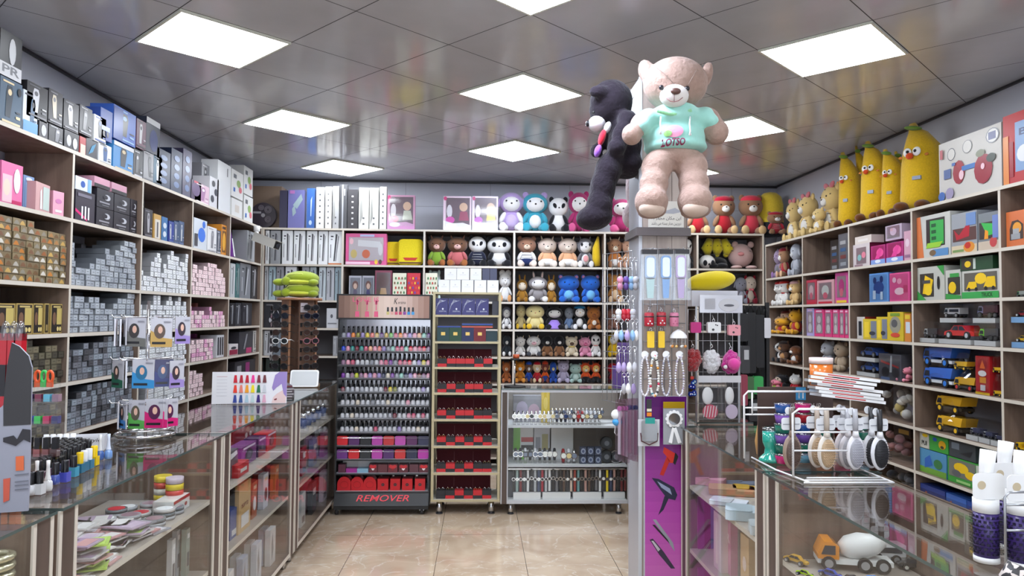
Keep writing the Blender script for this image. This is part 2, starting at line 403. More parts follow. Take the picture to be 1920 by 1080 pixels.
# ------------------------------------------------------------------ glass counters
LC_, RC_ = Frame('x', -1.12, 90), Frame('x', .98, -90)
WC, JC, NR = Frame('y', 5.70, 0), Frame('y', 5.72, 0), Frame('y', 5.75, 0)
def post(mb, x0, x1, z0, z1, d):
    w_ = (x1-x0)
    mb.box(x0, x1, .004, d, z0, z1, BROWN)
    mb.box(x0, x0+w_*.16, -.002, .004, z0, z1, CREAM); mb.box(x1-w_*.16, x1, -.002, .004, z0, z1, CREAM)
    mb.box(x0+w_*.16, x1-w_*.16, 0, .004, z0, z1, DWOOD)
def counter(label, fr, a0, a1, depth=.45, ztop=1.0, shelves=(.735, .44), pw=.09, legs=True, end_glass=False, name='display_counter', group=None):
    t = thing(name, label, 'display counter', fr.world((a0+a1)/2, 0, 0), R(fr.rz), group); h = (a1-a0)/2-.003
    for sx in (-1, 1):
        mb = MB(); xs = sorted((sx*h, sx*(h-pw))); post(mb, xs[0], xs[1], .075, ztop-.012, depth); mb.build('side_panel', t)
    mb = MB(); mb.box(-h+pw, h-pw, .002, depth-.01, .075, .1, BROWN, faces={'f': CREAM}); mb.build('base_board', t)
    for z in shelves:
        mb = MB(); mb.box(-h+pw+.001, h-pw-.001, .015, depth-.02, z-.018, z, BROWN, faces={'f': CREAM, 't': pl((160,150,140))}); mb.build('shelf', t)
    mb = MB(); mb.box(-h+pw, h-pw, depth-.01, depth-.002, .1, ztop-.012, BROWN); mb.build('back_panel', t)
    mb = MB(); mb.box(-h+pw-.01, h-pw+.01, .005, .009, .1, ztop-.012, GLASS); mb.build('front_glass', t)
    mb = MB(); mb.box(-h, h, -.01, depth, ztop-.010, ztop-.002, GLASS, faces={'f': GEDGE, 'l': GEDGE, 'r': GEDGE}); mb.build('glass_top', t)
    for x in (-h+.06, h-.06):
        for y in (.05, depth-.06):
            mb = MB(); mb.cyl((x, y, 0), .02, .075, SILVER, 12); mb.build('leg', t)
    return t
G_ = 'glass display counters'
counter('glass counter nearest at lower left, behind the grey cardboard display', LC_, .75, 2.02, group=G_)
counter('glass counter at left holding flat packets, round tins and white boxes', LC_, 2.04, 3.295, group=G_)
counter('glass counter at left with the standing hair colour chart on its end', LC_, 3.305, 4.59, group=G_)
counter('glass counter at left beside the nail polish rack under the sunglasses stand', LC_, 4.60, 5.97, group=G_)
counter('glass counter at right holding folded purses next to the purple poster', RC_, -3.555, -2.5, .40, group=G_)
counter('glass counter at right with toy cars inside and hair brushes on top', RC_, -2.49, -1.0, .40, group=G_)
counter('narrow glass cabinet mostly hidden between the pillar and the watch showcase', Frame('x', 1.185, -90), -5.64, -3.95, .3, .96, (.7, .4), .05, group=G_)

# ------------------------------------------------------------------ watch showcase
t = thing('watch_showcase', 'low glass watch showcase with three levels below the plush shelves', 'showcase', (.67, 5.7, 0))
h = .5
for x0, x1 in ((-h, -h+.055), (h-.02, h)):
    mb = MB(); mb.box(x0, x1, 0, .4, .085, .955, DWOOD, faces={'f': DWOOD}); mb.box(x0, x0+.008, -.003, 0, .085, .955, LGREY); mb.box(x1-.008, x1, -.003, 0, .085, .955, LGREY); mb.build('side_panel', t)
WZ = [NR.at(1050, y).z for y in (797, 870, 935)]
for z in WZ:
    mb = MB(); mb.box(-h+.056, h-.021, .0 if z < .2 else .01, .39, z-.016 if z > .2 else .085, z, LGREY, faces={'t': pl((225,225,225))}); mb.build('shelf', t)
mb = MB(); mb.box(-h+.055, h-.02, .392, .4, .1, .955, pl((150,140,132))); mb.build('back_panel', t)
mb = MB(); mb.box(-h+.05, h-.015, .002, .006, .1, .955, GLASS); mb.build('front_glass', t)
mb = MB(); mb.box(-h, h, -.01, .4, .957, .967, GLASS, faces={'f': GEDGE}); mb.build('glass_top', t)
mb = MB(); mb.box(-h, h, -.005, .006, .937, .956, LGREY); mb.build('rail', t)
for x in (-.42, .42):
    for y in (.04, .35):
        mb = MB(); mb.cyl((x, y, 0), .02, .085, SILVER, 14); mb.cyl((x, y, 0), .024, .008, DARK, 14); mb.build('leg', t)

# ------------------------------------------------------------------ jewellery cabinet
t = thing('jewellery_cabinet', 'tall narrow glass cabinet with champagne shelves of ring boxes', 'cabinet', (-.1, 5.72, 0))
JZ = [.114, .318, .522, .727, .93, 1.127, 1.325, 1.530, 1.707]
h = .265
for x0, x1 in ((-h, -h+.02), (h-.02, h)):
    mb = MB(); mb.box(x0, x1, 0, .02, .1, 1.707, BRASS); mb.box(x0, x1, .33, .35, .1, 1.707, BRASS); mb.build('frame_post', t)
for z in JZ:
    mb = MB(); mb.box(-h+.001, h-.001, -.004, .352, z-.016, z, BRASS, faces={'t': pl((205,200,185))}); mb.build('shelf', t)
for x in (-h+.008, h-.012):
    mb = MB(); mb.box(x, x+.004, .02, .33, .114, 1.69, GLASS); mb.build('side_glass', t)
for x in (-.2, .2):
    for y in (.04, .31):
        mb = MB(); mb.cyl((x, y, 0), .022, .098, SILVER, 14); mb.cyl((x, y, 0), .027, .008, DARK, 14); mb.build('leg', t)

# ------------------------------------------------------------------ nail polish rack
t = thing('nail_polish_rack', 'black stepped nail polish rack on castors with lit photo header', 'display rack', (-.74, 5.75, 0))
TY = [633.7, 659, 685, 709.8, 735.8, 760.5, 785.5, 811, 835.4, 861, 887.3, 921]
TZ = [NR.at(720, y).z for y in TY]
h = .358
for s in (-1, 1):
    mb = MB(); T = Matrix.Rotation(math.pi/2, 4, 'Z'); mb.prism([(.0,.06),(.36,.06),(.36,1.5),(.05,1.5),(.0,.2)], -.006, .006, BLACK, Matrix.Translation((s*h,0,0)) @ T); mb.build('side_panel', t)
mb = MB(); mb.box(-h+.006, h-.006, .20, .21, .06, 1.5, mat('mirror_backing', (160,160,165), .12, .9)); mb.build('back_panel', t)
for i, z in enumerate(TZ):
    mb = MB(); mb.box(-h+.006, h-.006, -.004, .198, z-.012, z, BLACK, faces={'t': pl((190,190,195), .2), 'f': DARK}); mb.build('tray', t)
    if i < 8:
        mb = MB(); mb.box(-h+.008, h-.008, -.003, -.001, z, z+.03, PLASTIC); mb.build('tray_lip', t)
zs = NR.at(720, 945).z
mb = MB(); mb.add([(-h,-.06,zs),(h+.0,-.06,zs),(h,.2,zs),(-h,.2,zs),(-h,-.006,TZ[-1]-.014),(h,-.006,TZ[-1]-.014),(h,.2,TZ[-1]-.014),(-h,.2,TZ[-1]-.014)], [(0,3,2,1),(4,5,6,7),(0,1,5,4),(1,2,6,5),(2,3,7,6),(3,0,4,7)], BLACK)
sg = mb.build('sign_panel', t); dz = TZ[-1]-.014-zs; a = math.atan2(.054, dz)
T = Matrix.Translation((0, -.061, zs)) @ Matrix.Rotation(-a, 4, 'X')
mb = MB(); RED = pl((225,40,60), .4)
put_text(mb, 'REMOVER', -.19, .21, .035, .085, -.002, RED, T, italic=True, bold=.006); mb.build('lettering', sg)
mb = MB(); mb.box(-h, h, -.05, .34, zs-.03, zs-.002, BLACK); mb.build('base', t)
for x in (-h+.02, h-.05):
    for y in (-.01, .28):
        mb = MB(); mb.cyl((x-.012, y, .024), .024, .024, DARK, 14, axis='x'); mb.box(x-.016, x+.016, y-.012, y+.012, .03, zs-.03, SILVER); mb.build('castor', t)
# header light box with printed photo
mb = MB(); z0, z1 = 1.49, 1.685; mb.box(-h-.005, h+.005, -.03, .15, z0, z1, BLACK); hb = mb.build('header_box', t)
mb = MB(); n = 16
for i in range(n):
    k = i/(n-1); c = [(120,92,80), (176,140,122), (222,198,184), (205,178,166), (150,112,96)]; q = k*4; j = min(3, int(q)); e = q-j
    cc = tuple(int(c[j][a_]*(1-e)+c[j+1][a_]*e) for a_ in range(3)); x0 = -h+.01+i*(2*h-.02)/n
    mb.quad([(x0,-.0312,z0+.012),(x0+(2*h-.02)/n,-.0312,z0+.012),(x0+(2*h-.02)/n,-.0312,z1-.012),(x0,-.0312,z1-.012)], pl(cc, .2))
PK = pl((222,90,130), .4); y = -.0325
put_text(mb, 'LOVE IS', -.24, -.04, z0+.135, z0+.17, y, PK)
for x in (-.205, -.13, -.06):
    mb.quad([(x-.004,y,z0+.07),(x+.004,y,z0+.07),(x+.002,y,z0+.14),(x-.002,y,z0+.14)], PK); mb.quad([(x-.016,y,z0+.02),(x+.016,y,z0+.02),(x+.014,y,z0+.062),(x-.014,y,z0+.062)], PK)
    mb.quad([(x-.01,y,z0+.115),(x+.01,y,z0+.115),(x+.008,y,z0+.15),(x-.008,y,z0+.15)], PK)
put_text(mb, 'K', .075, .105, z0+.12, z0+.165, y, BLACK, italic=True); put_text(mb, 'erzina', .108, .165, z0+.122, z0+.142, y, BLACK, italic=True)
for i, c in enumerate(((205,190,120),(214,160,150),(205,80,110),(190,50,90),(130,60,150),(40,140,200),(60,150,210))):
    x = .03+i*.032; k = .028 if i == 3 else .024
    mb.quad([(x-.008,y,z0+.062),(x+.008,y,z0+.062),(x+.007,y,z0+.062+k*1.4),(x-.007,y,z0+.062+k*1.4)], DARK); mb.quad([(x-.011,y,z0+.038),(x+.011,y,z0+.038),(x+.011,y,z0+.061),(x-.011,y,z0+.061)], pl(c, .3))
mb.build('printed_photo', hb)

# ------------------------------------------------------------------ pillar with sign and poster
PX0, PX1, PY = .785, 1.025, 3.6
b = MB(); W1 = mat('grey_oak_planks', (176,162,152), .4, kind='wood', col2=(140,124,116), scale=1.0); W2 = pl((170,172,180), .35)
PT = 2.72; b.box(PX0, PX1, PY, PY+.26, 0, PT, W1, faces={'l': W2})
for x in (PX0+.002, PX0+.085, PX0+.16, PX1-.006): b.box(x, x+.003, PY-.001, PY, 0, PT, pl((110,98,92)))
b.box(PX0-.004, PX0+.012, PY-.004, PY+.004, 0, PT, LGREY); o = b.build('pillar'); o['kind'] = 'structure'
b = MB(); b.box(PX0-.018, PX1+.012, PY-.02, PY+.275, 1.925, 1.965, mat('dark_pillar_band', (92,84,84), .4)); o = b.build('trim_2'); o['kind'] = 'structure'
PF = Frame('y', PY, 0)
sx0, sx1 = PF.at(1215, 400).x, PF.at(1281, 400).x; sz0, sz1 = 1.967, PF.at(1250, 378).z
mb = MB(); mb.box(sx0, sx1, PY-.012, PY-.003, sz0, sz1, pl((208,204,194), .4))
y = PY-.0125; w_ = sx1-sx0; hh = sz1-sz0
mb.prism(ellpoly(sx0+w_*.28, sz0+hh*.52, w_*.12, hh*.10), y, y+.0006, pl((60,70,110))); mb.prism([(sx0+w_*.3,sz0+hh*.55),(sx0+w_*.75,sz0+hh*.75),(sx0+w_*.95,sz0+hh*.6),(sx0+w_*.7,sz0+hh*.52)], y, y+.0006, pl((160,162,168)))
def rev(s): return s[::-1]
L1 = rev('\ufe8d\ufbfe\ufee6 \ufee3\ufb91\ufe8e\ufee5 \ufee3\ufea0\ufeec\ufeb0 \ufe91\ufeea'); L2 = rev('\ufea9\ufeed\ufead\ufe91\ufbff\ufee6 \ufee3\ufea9\ufe8d\ufead \ufe91\ufeb4\ufe98\ufeea \ufee3\ufbfd \ufe91\ufe8e\ufeb7\ufeaa')
TXB = pl((40,38,40))
try:
    put_text(mb, L1, sx0+w_*.08, sx1-w_*.08, sz0+hh*.26, sz0+hh*.42, y-.0002, TXB)
    put_text(mb, L2, sx0+w_*.08, sx1-w_*.08, sz0+hh*.06, sz0+hh*.22, y-.0002, TXB)
except Exception as e: print('text', e)
o = mb.build('camera_notice_sign'); tag(o, 'cream notice about a camera with two lines of Persian writing on the pillar', 'sign')
# purple poster
px0, px1 = PF.at(1206, 950).x, PF.at(1285, 950).x; pz1 = PF.at(1245, 742).z
mb = MB(); mb.box(px0, px1, PY-.03, PY-.002, .02, pz1, LGREY)
n = 22; y = PY-.0305; hz = pz1-.02
for i in range(n):
    k = i/(n-1); c0, c1, c2 = (215,130,190), (176,70,165), (92,22,104); k2 = k*2
    c = tuple(int((c0[a]*(1-k2)+c1[a]*k2) if k2 < 1 else (c1[a]*(2-k2)+c2[a]*(k2-1))) for a in range(3)); z = .02+i*hz/n
    mb.quad([(px0+.002,y,z),(px1-.002,y,z),(px1-.002,y,z+hz/n),(px0+.002,y,z+hz/n)], pl(c, .25))
def pp(lst): 
    out = []
    for a_, b_ in lst: p = hit(a_, b_, 'y', PY-.031); out.append((p.x, p.z))
    return out
y = PY-.0312
mb.prism(pp([(1245,838),(1266,850),(1268,868),(1256,868),(1250,856),(1243,848)]), y, y+.0005, pl((215,50,35),.25))
mb.prism(pp([(1250,856),(1256,864),(1244,892),(1237,890)]), y, y+.0005, pl((195,40,30),.25))
mb.prism(pp([(1266,848),(1272,856),(1266,872),(1262,868)]), y-.0003, y, BLACK)
mb.prism(pp([(1222,896),(1235,898),(1264,914),(1270,928),(1266,938),(1250,934),(1238,918)]), y, y+.0005, pl((38,40,64),.2))
mb.prism(pp([(1232,902),(1256,916),(1260,928),(1240,914)]), y-.0003, y, pl((150,160,190),.2))
mb.prism(pp([(1246,930),(1254,934),(1244,956),(1234,966),(1240,950)]), y, y+.0005, pl((38,34,60),.2))
mb.prism(pp([(1224,974),(1230,974),(1262,1018),(1265,1034),(1258,1024)]), y, y+.0005, pl((150,150,160),.2))
mb.prism(pp([(1223,984),(1228,984),(1252,1012),(1256,1020)]), y-.0003, y, BLACK)
mb.prism(pp([(1218,1012),(1224,1010),(1244,1034),(1266,1066),(1258,1066),(1236,1040)]), y, y+.0005, pl((60,50,70),.2))
mb.prism(pp([(1221,1014),(1225,1014),(1238,1030),(1234,1034)]), y-.0003, y, pl((190,180,190),.2))
o = mb.build('hair_tool_poster'); tag(o, 'tall purple poster of hair dryers and straighteners at the pillar foot', 'poster')
# ------------------------------------------------------------------ placing helpers
def spot_(fr, px0, px1, ytop, z, inset=.03):
    """base centre, width and height of a thing standing on a board at height z, seen between photo columns px0..px1"""
    pa, pb = fr.at(px0, ytop+25, inset), fr.at(px1, ytop+25, inset)
    a0, a1 = clampbay(fr, fr.along(pa), fr.along(pb), z); top = fr.at((px0+px1)/2, ytop, inset).z
    h = max(.02, top-z); nb = [b for b in BOARDS.get(id(fr), ([], []))[0] if b > z+.025]
    if nb: h = min(h, min(nb)-.026-z)
    return fr.world((a0+a1)/2, inset, z), abs(a1-a0), h
BOARDS = {id(LW): (LZ, LA+[7.48]), id(BW): (BZ, BA), id(RW): (RZ, RA),
 id(LC_): ([.1,.44,.735,1.0], [.83,1.92,2.13,3.2,3.4,4.5,4.69,5.87]), id(RC_): ([.1,.44,.735,1.0], [-3.46,-2.59,-2.4,-1.1]), id(WC): (WZ+[.96], [.22,1.155])}
def clampbay(fr, a0, a1, z):
    zs, ds = BOARDS.get(id(fr), ([], []))
    if zs and z < max(zs)-.01:
        c = (a0+a1)/2; lo = max([d for d in ds if d <= c], default=min(ds))+.013; hi = min([d for d in ds if d > c], default=max(ds))-.013
        return max(a0, lo), min(a1, hi)
    return a0, a1
def spot(fr, px0, px1, ytop, z, inset=.03, deep=0.0):
    if not deep: return spot_(fr, px0, px1, ytop, z, inset)
    loc, w, h = spot_(fr, px0, px1, ytop, z, inset+deep); a = fr.along(Vector(loc)); return fr.world(a, inset, z), w, h
def art(mb, w, h, items, y=-.0008, x0=None, z0=0):
    """print on the front of a box: u,v run 0..1 over the face"""
    x0 = -w/2 if x0 is None else x0; k = 0
    for it in items:
        k += 1; yy = y-.0004*k; t = it[0]
        if t == 'R': u0, u1, v0, v1, c = it[1:]; mb.quad([(x0+u0*w,yy,z0+v0*h),(x0+u1*w,yy,z0+v0*h),(x0+u1*w,yy,z0+v1*h),(x0+u0*w,yy,z0+v1*h)], pl(c,.3))
        elif t == 'E': u, v, ru, rv, c = it[1:]; mb.quad([(x0+(u+ru*math.cos(a))*w, yy, z0+(v+rv*math.sin(a))*h) for a in [R(i*30) for i in range(12)]], pl(c,.3))
        elif t == 'P': mb.quad([(x0+u*w, yy, z0+v*h) for u, v in it[1]], pl(it[2],.3))
        elif t == 'T': st, u0, u1, v0, v1, c = it[1:]; put_text(mb, st, x0+u0*w, x0+u1*w, z0+v0*h, z0+v1*h, yy, pl(c,.3), bold=.02)
def A_device(bg, fg, ac, seed=0):
    r = random.Random(seed); u = .35+r.random()*.3; tilt = (r.random()-.5)*.3
    return [('P', [(u-.12-tilt*.3,.18),(u+.1-tilt*.3,.18),(u+.16+tilt*.3,.72),(u+.1+tilt*.3,.86),(u-.1+tilt*.3,.86),(u-.16+tilt*.3,.7)], fg),
            ('E', u+tilt*.3, .72, .09, .07, ac), ('R', .1, .6, .9, .94, ac), ('R', .72, .92, .2, .26, ac), ('R', .72, .92, .32, .36, fg), ('R', .08, .92, .05, .1, ac)]
def A_straight(bg, fg, ac, seed=0):
    r = random.Random(seed); k = .1*(r.random()-.5)
    return [('R', .1,.9,.05,.95, bg), ('P', [(.42+k,.1),(.52+k,.1),(.62-k,.9),(.48-k,.92)], fg), ('P', [(.55+k,.1),(.62+k,.1),(.74-k,.84),(.66-k,.88)], ac), ('R', .16,.36,.82,.86, fg), ('R', .16,.3,.74,.77, ac), ('R',.14,.2,.2,.6,ac)]
def A_window(frame, inner, fig, fig2, seed=0):
    return [('R', .12,.88,.14,.9, inner), ('E', .62,.62,.15,.13, fig), ('P', [(.5,.2),(.78,.2),(.7,.5),(.56,.5)], fig2), ('E', .3,.35,.14,.1, fig2), ('E',.3,.68,.1,.09,frame), ('R',.12,.5,.02,.12,fig2), ('R',.2,.45,.92,.97,fig2)]
def bag_label(c): return [('R',.1,.9,.8,.95,(240,240,240)),('R',.2,.8,.3,.6,c)]
def pbox(name, label, cat, fr, px0, px1, ytop, z, col, items=(), depth=.12, inset=.03, group=None, window=None, alike=False, yaw=0, side=None, h=None):
    loc, w_, hh = spot(fr, px0, px1, ytop, z, inset); h = h or hh; w_ = max(.012, w_-.003)
    t = thing(name, label, cat, loc, R(fr.rz+yaw), group, alike)
    mb = MB(); m = pl(col, .35)
    mb.box(-w_/2, w_/2, 0, depth, 0, h, m, faces={'l': pl(side, .35), 'r': pl(side, .35)} if side else None); mb.build('carton', t)
    if items: mb = MB(); art(mb, w_, h, items); mb.build('printed_front', t)
    if window:
        u0, u1, v0, v1 = window; mb = MB(); e = .006
        mb.box(-w_/2+u0*w_, -w_/2+u1*w_, -e, -.0035, v0*h, v1*h, PLASTIC); mb.build('clear_window', t)
    return t
# ------------------------------------------------------------------ plush toys
def plush(label, fr, px0, px1, ytop, z, head, body=None, limb=None, face=None, muz=None, ear='round', earc=None, inner=None, eye='dot', nose=(40,30,30),
          shirt=None, pants=None, pad=None, hat=None, extra=None, inset=.10, group=None, name='plush_toy', cat='plush toy', hs=1.0, cheek=None, stripes=None, slim=1.0, w=None, lean=0, seat=True, belly=None):
    ww = spot(fr, px0, px1, ytop, z, inset)[1]; loc, ww, h = spot(fr, px0, px1, ytop, z, inset, .3*(w or ww)); w_ = (w or ww)*.95; h -= .003
    if w: a = fr.along(Vector(loc)); b0, b1 = clampbay(fr, a-w_/2, a+w_/2, z); a = a+(w_/2-(a-b0)) if b0 > a-w_/2 else (a-(w_/2-(b1-a)) if b1 < a+w_/2 else a); loc = fr.world(a, inset, z)
    t = thing(name, label, cat, (loc[0], loc[1], z+.0025), R(fr.rz), group)
    body = body or head; limb = limb or body; earc = earc or head
    HC_, BC_, LC2 = fur(head), fur(shirt or body), fur(limb)
    eh = {'round': .06, 'none': 0, 'long': .2, 'horn': .08, 'point': .08, 'flop': 0, 'antler': .1}[ear]*h
    th_ = h-eh; hw = min(.49, .455*hs)*w_; hz = .27*th_*(1 if hs <= 1 else 1.1); hcz = th_-hz; d = .33*w_; hy = .30*w_
    ell(t, 'head', HC_, (lean*w_, hy, hcz), (hw, min(hw, d), hz))
    ell(t, 'torso', BC_, (0, hy+.01, .30*th_), (.33*w_*slim, .25*w_, .27*th_))
    if belly: ell(t, 'belly_patch', fur(belly), (0, hy-.07*w_, .28*th_), (.23*w_, .20*w_, .19*th_))
    if pants: ell(t, 'trousers', fur(pants), (0, hy, .19*th_), (.345*w_, .26*w_, .16*th_))
    if stripes:
        for k in range(3): ell(t, 'shirt_stripe', fur(stripes), (0, hy+.008, (.24+.08*k)*th_), (.334*w_*slim, .256*w_, .017*th_))
    for s in (-1, 1):
        ell(t, 'arm', fur(shirt) if shirt and not pad else LC2, (s*.325*w_, hy-.07*w_, .36*th_), (.10*w_, .12*w_, .16*th_), (0, s*-.45, 0))
        ell(t, 'leg', LC2, (s*.27*w_, hy-.18*w_, .10*th_), (.16*w_, .22*w_, .10*th_), (0, 0, s*.25))
        ell(t, 'foot', fur(pad) if pad else LC2, (s*.32*w_, hy-.34*w_, .115*th_), (.145*w_, .07*w_, .115*th_))
        ex = s*hw*.72
        if ear == 'round':
            ell(t, 'ear', fur(earc), (ex+lean*w_, hy+.02*w_, hcz+hz*.80), (.115*w_, .06*w_, .085*h))
            if inner: ell(t, 'inner_ear', fur(inner), (ex+lean*w_, hy-.03*w_, hcz+hz*.80), (.075*w_, .03*w_, .055*h))
        elif ear == 'long':
            ell(t, 'ear', fur(earc), (s*hw*.45, hy, th_+eh*.2), (.07*w_, .05*w_, .13*h), (0, s*.12, 0))
            if inner: ell(t, 'inner_ear', fur(inner), (s*hw*.45, hy-.03*w_, th_+eh*.2), (.04*w_, .035*w_, .10*h), (0, s*.12, 0))
        elif ear in ('horn', 'point', 'antler'):
            ell(t, 'ear', fur(earc), (s*hw*.9, hy, hcz+hz*.35), (.08*w_, .04*w_, .05*h), (0, s*.5, 0))
            ell(t, 'horn' if ear != 'point' else 'pointed_ear', fur(inner or (235,220,190)) if ear != 'point' else fur(earc), (s*hw*.6, hy, th_-.0*h), (.05*w_, .04*w_, .075*h), (0, s*.35, 0), 'cone')
        elif ear == 'flop':
            ell(t, 'ear', fur(earc), (s*hw*1.0, hy-.02*w_, hcz), (.07*w_, .09*w_, .13*h), (0, s*-.25, 0))
        fy = hy-min(hw, d)
        fx = s*hw*.42+lean*w_
        if eye == 'panda': ell(t, 'eye_patch', fur((28,28,32)), (fx, fy+.04*w_, hcz+.02*h), (.085*w_, .045*w_, .075*h), (0, s*.5, 0)); ell(t, 'eye', pl((15,15,15),.1), (fx*.95, fy, hcz+.03*h), .024*w_, kind='small')
        elif eye == 'dot': ell(t, 'eye', pl((15,15,15),.1), (fx, fy+.045*w_-(.055*w_ if face else 0), hcz+.03*h), .034*w_, kind='small')
        elif eye == 'big':
            ell(t, 'eye_white', pl((240,240,240),.3), (fx, fy+.04*w_, hcz+.03*h), (.09*w_,.04*w_,.085*h)); ell(t, 'eye', pl((15,15,15),.1), (fx*.95, fy+.01*w_, hcz+.03*h), (.05*w_,.03*w_,.05*h), kind='small')
        if cheek: ell(t, 'cheek', fur(cheek), (s*hw*.6+lean*w_, fy+.07*w_, hcz-.06*h), (.05*w_, .03*w_, .03*h), kind='small')
    fy = hy-min(hw, d)
    if face: ell(t, 'face_patch', fur(face), (lean*w_, hy-.095*w_, hcz-.02*h), (hw*.80, min(hw,d)*.86, hz*.78))
    if muz: ell(t, 'muzzle', fur(muz), (lean*w_, fy+.05*w_, hcz-.07*h), (.16*w_, .10*w_, .085*h))
    if nose: ell(t, 'nose', pl(nose,.4), (lean*w_, fy-(.04*w_ if muz else .0)+(.01*w_ if not face else -.035*w_), hcz-.035*h), (.04*w_, .025*w_, .022*h), kind='small')
    if hat: ell(t, 'cap', fur(hat), (0, hy, hcz+hz*.62), (hw*.86, min(hw,d)*.92, hz*.45))
    if extra: extra(t, w_, h, th_, hy, hcz, hw, hz)
    return t
def x_bow(c, dz=0):
    def f(t, w, h, th, hy, hcz, hw, hz):
        for s in (-1, 1): ell(t, 'bow_loop', fur(c), (s*.10*w, hy-.26*w, .52*th+dz*h), (.09*w, .03*w, .04*h), (0, s*.3, 0))
    return f
def x_headbow(c):
    def f(t, w, h, th, hy, hcz, hw, hz):
        for s in (-1, 1): ell(t, 'bow_loop', fur(c), (s*.2*w, hy-.1*w, th+.0*h), (.17*w, .06*w, .06*h), (0, s*-.5, 0))
    return f
def x_heart(c):
    def f(t, w, h, th, hy, hcz, hw, hz): ell(t, 'heart', fur(c), (0, hy-.33*w, .30*th), (.15*w, .05*w, .10*h))
    return f
def x_skirt(c):
    def f(t, w, h, th, hy, hcz, hw, hz): mb = MB(); mb.lathe([(.2*w,.42*th),(.32*w,.25*th),(.46*w,.05*th),(.44*w,.0),(.3*w,.02*th)], fur(c), (0,hy-.05*w,0), n=24, sy=.7); mb.build('ruffled_skirt', t)
    return f
def x_collar(c):
    def f(t, w, h, th, hy, hcz, hw, hz): mb = MB(); mb.tube([(.22*w*math.cos(R(a)), hy+.18*w*math.sin(R(a)), .5*th) for a in range(0,360,24)], .035*w, fur(c), closed=True); mb.build('collar', t)
    return f
def x_tag(t, w, h, th, hy, hcz, hw, hz): mb = MB(); mb.box(.28*w,.42*w,hy-.32*w,hy-.315*w,hcz+.05*h,hcz+.2*h,WHITE); mb.build('price_tag', t)
def x_rayband(t, w, h, th, hy, hcz, hw, hz):
    for s in (-1, 1): ell(t, 'brow_stripe', fur((60,45,40)), (s*hw*.7, hy-.22*w, hcz+.06*h), (.05*w, .02*w, .008*h), (0, s*-.3, 0), 'small')
    for k in range(2): ell(t, 'brow_stripe', fur((60,45,40)), (0, hy-.24*w, hcz+(.12+.05*k)*h), (.06*w, .02*w, .008*h), kind='small')
# ------------------------------------------------------------------ plush toys along the back wall
WH=(238,236,232); BK=(28,28,32); BRN=(122,88,66); GR=(148,146,150); CRM=(238,222,196); TAN=(196,150,104); BE=(214,190,164)
Z0, Z1, Z2, Z3, Z4, Z5 = 2.40, 2.033, 1.670, 1.390, 1.110, .838
TOPG, BG = 'plush toys on top of the back shelves', 'plush toys on the back shelves'
def P(label, px0, px1, yt, z, head, **k): return plush(label, BW, px0, px1, yt, z, head, group=k.pop('group', BG), **k)
P('lilac plush lamb with a white face seated on top of the back shelves', 932, 985, 361, Z0, (186,160,210), face=WH, limb=WH, ear='flop', group=TOPG, belly=(200,180,220))
P('turquoise hooded plush bear with white tummy on top of the back shelves', 975, 1031, 358, Z0, (60,160,180), face=WH, belly=WH, ear='round', earc=(186,160,210), group=TOPG)
P('black and white plush panda on top of the back shelves beside the turquoise one', 1026, 1068, 367, Z0, WH, limb=BK, earc=BK, eye='panda', group=TOPG)
P('magenta plush bear with white face, left of the hanging dark bear\'s foot', 1062, 1108, 356, Z0, (168,48,104), face=WH, group=TOPG, pad=(210,90,140))
P('magenta plush bear with white face, right of the hanging dark bear\'s foot', 1137, 1193, 369, Z0, (168,48,104), face=WH, group=TOPG, pad=(210,90,140))
RC='plush bears in red caps'
P('red-capped brown plush bear just right of the pillar sign', 1284, 1330, 366, Z0, (150,112,84), muz=WH, shirt=(178,30,44), hat=(170,20,50), pad=(214,180,130), ear='round', group=RC)
P('red-capped brown plush bear in deep red shirt, in the middle of the capped bears', 1332, 1381, 364, Z0, (150,112,84), muz=WH, shirt=(178,30,44), hat=(170,20,50), pad=(214,180,130), ear='round', group=RC)
P('brown plush bear with a coral red cap and shirt beside the yellow barrel plush', 1381, 1433, 363, Z0, (152,114,86), muz=WH, shirt=(214,66,84), hat=(230,60,84), pad=(214,180,130), ear='round', group=RC)
# plain yellow barrel-shaped plush in dark dungarees
loc, w_, h_ = spot(BW, 1427, 1480, 356, Z0, .12)
t = thing('barrel_plush', 'yellow barrel-shaped plush with dark dungarees in the right corner on top', 'plush toy', loc, 0, TOPG)
mb = MB(); Y_ = fur((225,196,60)); r_ = w_*.45
mb.lathe([(.01,0),(r_*.8,.01*h_),(r_,.12*h_),(r_,.30*h_)], fur((40,42,50)), (0,.14,0)); mb.lathe([(r_,.30*h_),(r_,.70*h_),(r_*.85,.88*h_),(r_*.5,.97*h_),(.002,h_)], Y_, (0,.14,0)); mb.build('body', t)
P('brown plush dog in a red striped shirt leaning before the yellow barrel plush', 1436, 1472, 395, Z0, (150,112,84), muz=WH, shirt=(176,40,56), stripes=WH, hat=(170,30,50), inset=.02, group=TOPG)
